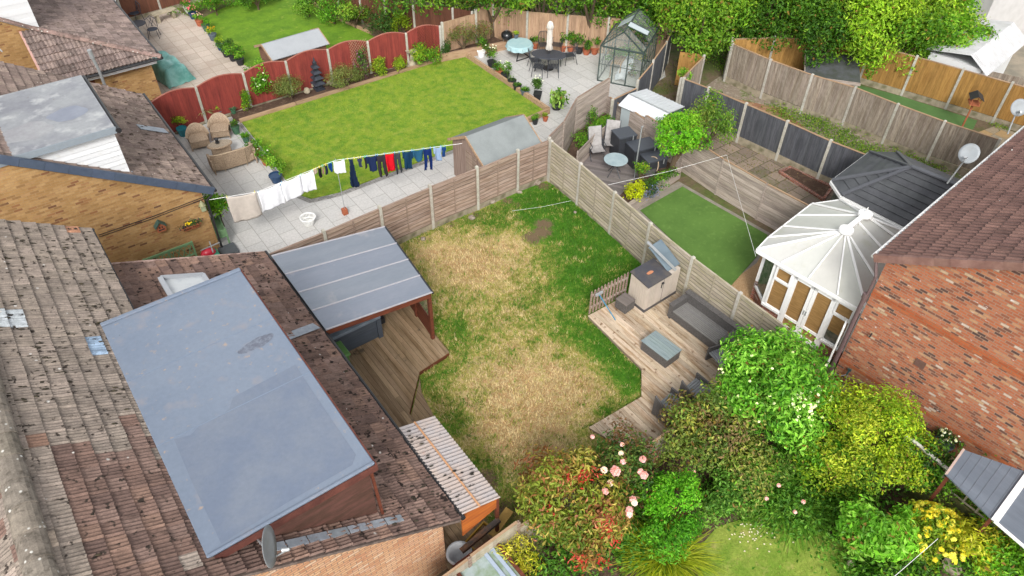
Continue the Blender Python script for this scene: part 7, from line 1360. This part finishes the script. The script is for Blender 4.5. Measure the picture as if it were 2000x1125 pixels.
weeds('ground_cover', [(1440, 945, .7), (1480, 985, .5), (1400, 985, .4), (1660, 1000, .9), (1690, 1100, .8), (1760, 1100, .8), (1860, 1100, .8), (1930, 1040, .7), (1250, 1010, .6), (1210, 1060, .5), (1100, 1110, .8), (1590, 900, .9), (1860, 960, .8), (1240, 1080, .4), (1500, 930, .8), (1540, 1010, .7), (1700, 1125, .5)], 1300, .5, [S(92, 142, 46), S(76, 124, 40), S(118, 164, 58)], .12, 8, .45)
weeds('fence_foot_grass', [(1410+i*26, 655+i*16, .2) for i in range(3)]+[(800+i*28, 468-i*9, .3) for i in range(9)]+[(985, 930, .5), (960, 900, .4), (1000, 980, .4)], 400, .4, [S(90, 126, 40), S(120, 136, 60), S(150, 140, 90)], .06, 11, .2)
# foreground shrubbery
GD = [S(126, 184, 58), S(104, 166, 48), S(148, 200, 76), S(84, 144, 40)]
o = BP('dogwood_tree', 'large bright green leafy tree with white flowers beside the lap fence end', 'tree', 1508, 752, 1.7, (1.6, 1.5, 1.35), 10500, .15, GD, seed=200, lumps=30, lr=.34, wr=.42, flat=.1)
FL(o, 30, .05, [(.78, .78, .55)], (1.45, 1.4, 1.3), 1.7, 7); q = np.random.default_rng(8); gg = G(1562, 805, 2.1)-o.location; link('flowers', flowers([(gg.x+q.normal()*.28, gg.y+q.normal()*.14, gg.z+q.normal()*.06+.35) for _ in range(42)], .055, [(.8, .8, .6)]), LEAF, o)
BR1 = [S(132, 152, 68), S(110, 136, 58), S(162, 168, 84), S(152, 128, 88), S(96, 122, 52), S(176, 178, 80)]
BP('rose_bush', 'broad olive and brown leaved shrub spilling over the boundary fence', 'shrub', 1395, 845, 1.0, (1.5, 1.3, .95), 8500, .12, BR1, seed=201, lumps=30, lr=.33, flat=.2)
PH = [S(164, 160, 66), S(130, 146, 54), S(176, 140, 78), S(112, 138, 48), S(170, 112, 78), S(190, 178, 92)]
o = BP('photinia', 'large bronze green photinia with red shoots at the bottom of the garden', 'shrub', 1118, 985, 1.25, (1.4, 1.35, 1.2), 8500, .15, PH, seed=202, lumps=30, lr=.32, wr=.36)
def shoots(o, pts, cols, n=26, s=.1, seed=1):
    for i, p in enumerate(pts):
        q = np.random.default_rng(seed+i); P = [(p[0]+q.normal()*.09, p[1]+q.normal()*.09, p[2]+q.normal()*.06) for _ in range(n)]
        P = np.array(P); N = q.normal(size=P.shape)+np.array([0, 0, .6]); N /= np.linalg.norm(N, axis=1)[:, None]; link('shoots', leafmesh('shoots', P, N, s, s*.3, np.array(cols)[q.integers(0, len(cols), len(P))]), LEAF, o)
RD = [S(206, 60, 52), S(186, 44, 44), S(220, 96, 84)]
pp = [G(px, py, 2.3)-o.location for px, py in ((1145, 915), (1160, 908), (1108, 915), (1140, 930), (1205, 1000), (1190, 1015), (1215, 1035), (1070, 980), (1128, 1070), (1145, 1080), (1190, 1075))]
shoots(o, [(p.x*.92, p.y*.92, min(p.z, 2.25)-.12-.22*(p.x*p.x+p.y*p.y)) for p in pp], RD, 22, .11, 3)
GR = [S(80, 120, 50), S(64, 100, 44), S(110, 130, 60), S(130, 96, 66)]
o = BP('rose_bush', 'rose bush with large pale pink blooms between photinia and the deck', 'shrub', 1215, 918, 1.05, (.85, 1.0, .95), 3600, .1, GR, seed=203, lumps=20, lr=.36)
PK = [(.78, .52, .52), (.8, .66, .64), (.76, .46, .48)]
for i, (px, py, r_) in enumerate(((1202, 920, .13), (1180, 918, .09), (1217, 902, .08), (1255, 897, .09), (1251, 921, .08), (1258, 928, .1), (1192, 943, .09), (1182, 960, .09), (1236, 976, .09), (1239, 982, .08), (1229, 996, .09), (1229, 1004, .09), (1213, 885, .07), (1157, 853, .06), (1215, 868, .06))):
    p = G(px, py, 1.95)-o.location; link('rose', flowers([(p.x, p.y, p.z)], r_*1.25, PK, i, 18), LEAF, o)
o2 = BP('rose_bush', 'sprawling rose with a few small pink blooms by the lower lawn', 'shrub', 1470, 925, .7, (.9, .7, .6), 2400, .1, BR1+BB, seed=204, lumps=16)
for i, (px, py) in enumerate(((1355, 922), (1497, 974), (1553, 1000), (1569, 980), (1521, 948), (1325, 861))): p = G(px, py, 1.2)-o2.location; link('rose', flowers([(p.x, p.y, p.z)], .07, PK+[(.75, .25, .3)], i+40, 14), LEAF, o2)
EG = [S(104, 174, 34), S(82, 152, 28), S(126, 192, 48)]
BP('euonymus', 'vivid green upright shrub above the yellow ornamental grass', 'shrub', 1322, 968, 1.25, (.72, .62, .75), 4200, .08, EG, seed=205, lumps=20, lr=.34); BP('euonymus', 'lower glossy mid green shrub overlapping the yellow ornamental grass', 'shrub', 1316, 1045, .8, (.68, .6, .65), 3400, .08, [S(90, 158, 34), S(70, 132, 34), S(112, 176, 48)], seed=206, lumps=18, lr=.34)
YG = [S(176, 184, 40), S(150, 164, 36), S(196, 200, 70), S(120, 146, 40)]
def tuft(name, label, px, py, n, L, w_, cols, **k):
    g = G(px, py, .1); o = thing(name, label, 'grass plant', (g.x, g.y, 0)); link('leaves', straps((0, 0), n, L, w_, cols, **k), LEAF, o, (0, 0, .02)); return o
tuft('ornamental_grass', 'golden striped ornamental grass fountain at the bottom edge', 1300, 1085, 900, 1.05, .022, YG, droop=.75, spread=.35, seed=3)
SG = [S(112, 158, 50), S(90, 138, 42), S(140, 176, 70), S(76, 120, 38)]
for i, (px, py, n_, L) in enumerate(((1545, 985, 420, 1.0), (1600, 960, 380, 1.0), (1635, 950, 300, .9), (1575, 925, 260, .9), (1510, 960, 200, .8))): tuft('crocosmia', 'arching strap leaved clump ' + ['with a pink rose beside the lower lawn', 'in the middle of the strap leaved bed', 'next to the lime green bush', 'under the golden shrub', 'nearest the small pink roses'][i], px, py, n_, L, .04, SG, droop=.7, spread=.4, seed=10+i)
GY = [S(174, 194, 46), S(142, 176, 44), S(196, 206, 66), S(118, 156, 44)]
BP('golden_shrub', 'broad yellow green shrub beside the red brick house path', 'shrub', 1708, 862, 1.25, (1.7, 1.5, .95), 11500, .09, GY, seed=207, lumps=34, lr=.3, flat=.3); BP('golden_shrub', 'yellow green shrub between the big tree and the brick house corner', 'shrub', 1650, 800, 1.5, (.8, .9, .8), 3200, .09, GY, seed=208, lumps=16)
BP('climbing_shrub', 'dark green climber on the trellis by the path', 'shrub', 1830, 915, 1.2, (.6, .7, .6), 1700, .1, BB+BD, seed=209, lumps=12)
BP('lime_shrub', 'rounded lime shrub with large oval leaves, bottom right', 'shrub', 1714, 1036, 1.0, (.92, .88, .85), 3600, .15, [S(130, 190, 56), S(104, 166, 44), S(160, 208, 84)], seed=210, lumps=20, lr=.32, wr=.55)
o = BP('euphorbia', 'rich yellow flowering shrub left of the thin yellow shrub', 'shrub', 1822, 1042, .8, (.8, .82, .6), 2400, .09, [S(116, 150, 40), S(150, 164, 40)], seed=211, lumps=16)
q = np.random.default_rng(12); ps = []
for _ in range(120): d = q.normal(size=3); d[2] = abs(d[2])+.2; d /= np.linalg.norm(d); ps.append((d[0]*.72, d[1]*.75, .75+d[2]*.6))
link('flowers', flowers(ps, .085, [(.72, .62, .05), (.66, .56, .05), (.74, .68, .12)], 5, 12), LEAF, o)
BP('thin_shrub', 'thin leaved yellow shrub in the bottom right corner', 'shrub', 1905, 1062, .95, (.72, .7, .5), 2800, .16, [S(200, 196, 50), S(170, 176, 44), S(216, 210, 80)], seed=212, wr=.26, lumps=14); BP('shrub', 'fresh green shrub at the extreme bottom right corner', 'shrub', 1985, 1095, .9, (.95, .9, .75), 3000, .12, BB+TL, seed=213, lumps=18)
BP('shrub', 'dark green perennials under the lime shrub at the bottom edge', 'plants', 1740, 1118, .4, (.9, .5, .35), 1400, .12, BD+BB, seed=214, tr=False); BP('bamboo', 'yellow leaved bamboo by the bottom edge left of the photinia', 'shrub', 1008, 1098, .85, (.45, .5, .6), 1100, .12, [S(212, 204, 50), S(180, 186, 50), S(228, 218, 90)], seed=215, wr=.22, lumps=10)
BP('dry_shrub', 'dry twiggy grey stems between bamboo and photinia', 'shrub', 1038, 1050, .8, (.35, .4, .6), 500, .1, [S(140, 124, 100), S(110, 100, 80)], seed=216, wr=.12, lumps=8, z0=0)
BP('shrub', 'fresh green leafy shrub filling the gap below the big dogwood', 'shrub', 1590, 880, .8, (.75, .8, .75), 2600, .11, GD+BB, seed=220, lumps=16)
BP('shrub', 'green leafy shrub between the brown leaved shrub and the lower lawn', 'shrub', 1425, 975, .5, (.85, .7, .5), 2600, .11, [S(104, 150, 56), S(84, 130, 46), S(130, 168, 72)], seed=221, lumps=16)
BP('golden_shrub', 'lower lobe of yellow green shrub above the strap leaved clumps', 'shrub', 1640, 905, .75, (.95, .85, .7), 3600, .09, GY, seed=222, lumps=18)
BP('golden_shrub', 'yellow green shrub with paler leaves draped over the trellis end', 'shrub', 1790, 905, 1.1, (.9, .8, .7), 3200, .09, GY+BB, seed=223, lumps=18)
BP('shrub', 'light green rose foliage between photinia and the vivid upright shrub', 'shrub', 1250, 965, .7, (.7, .75, .7), 2200, .1, GR+BB, seed=224, lumps=14)
pot('white marguerites in a slate pot against the red brick wall', (1835, 878), .24, .38, 's', 'bush', .4, BD, .08, 420, ((.8, .8, .74), 22), pw=.3); pot('half empty black pot against the red brick wall', (1768, 848), .26, .32, 'b', 'strap', .3, BY, n=26)
g = G(1446, 577, .3); dm = thing('barrel', 'blue grey plastic drum between lap fence and conservatory', 'barrel', (15.3, 8.0, 0)); part('body', plain('blue_grey_drum', S(104, 118, 132), .4), dm, lambda m: m.lathe([(0, 0), (.2, 0), (.24, .3), (.22, .62), (.16, .7), (.1, .72), (0, .72)], n=18), smooth=True); part('cap', M['metal_l'], dm, lambda m: m.lathe([(.07, .72), (.07, .76), (0, .76)], n=12))
lg = G(1858, 1108, .4); st_ = thing('tree_stump', 'round sawn tree stump at the bottom edge below the yellow shrub', 'stump', (lg.x, lg.y, 0)); part('trunk', BARK, st_, lambda m: m.lathe([(.24, 0), (.22, .4), (.21, .44)], n=14)); part('sawn_top', mk('sawn_wood', S(168, 156, 136), S(120, 110, 96), 3, (.4, .6), .2, 14), st_, lambda m: m.lathe([(.21, .44), (.0, .45)], n=14))
rock('small pale stone figure on the edge of the lower lawn', (1656, 1108), (.1, .08, .14), .02)
q = np.random.default_rng(5); P = np.array([list(G(1480+q.normal()*28, 1050+q.normal()*18, 0)[:2])+[.05] for _ in range(50)]+[list(G(1240+q.normal()*60, 1070+q.normal()*20, 0)[:2])+[.05] for _ in range(14)])
tag(link('fallen_petals', leafmesh('fallen_petals', P, np.tile([0, 0, 1.], (len(P), 1)), .05, .04, np.tile([.78, .66, .66], (len(P), 1))), LEAF), kind='stuff')
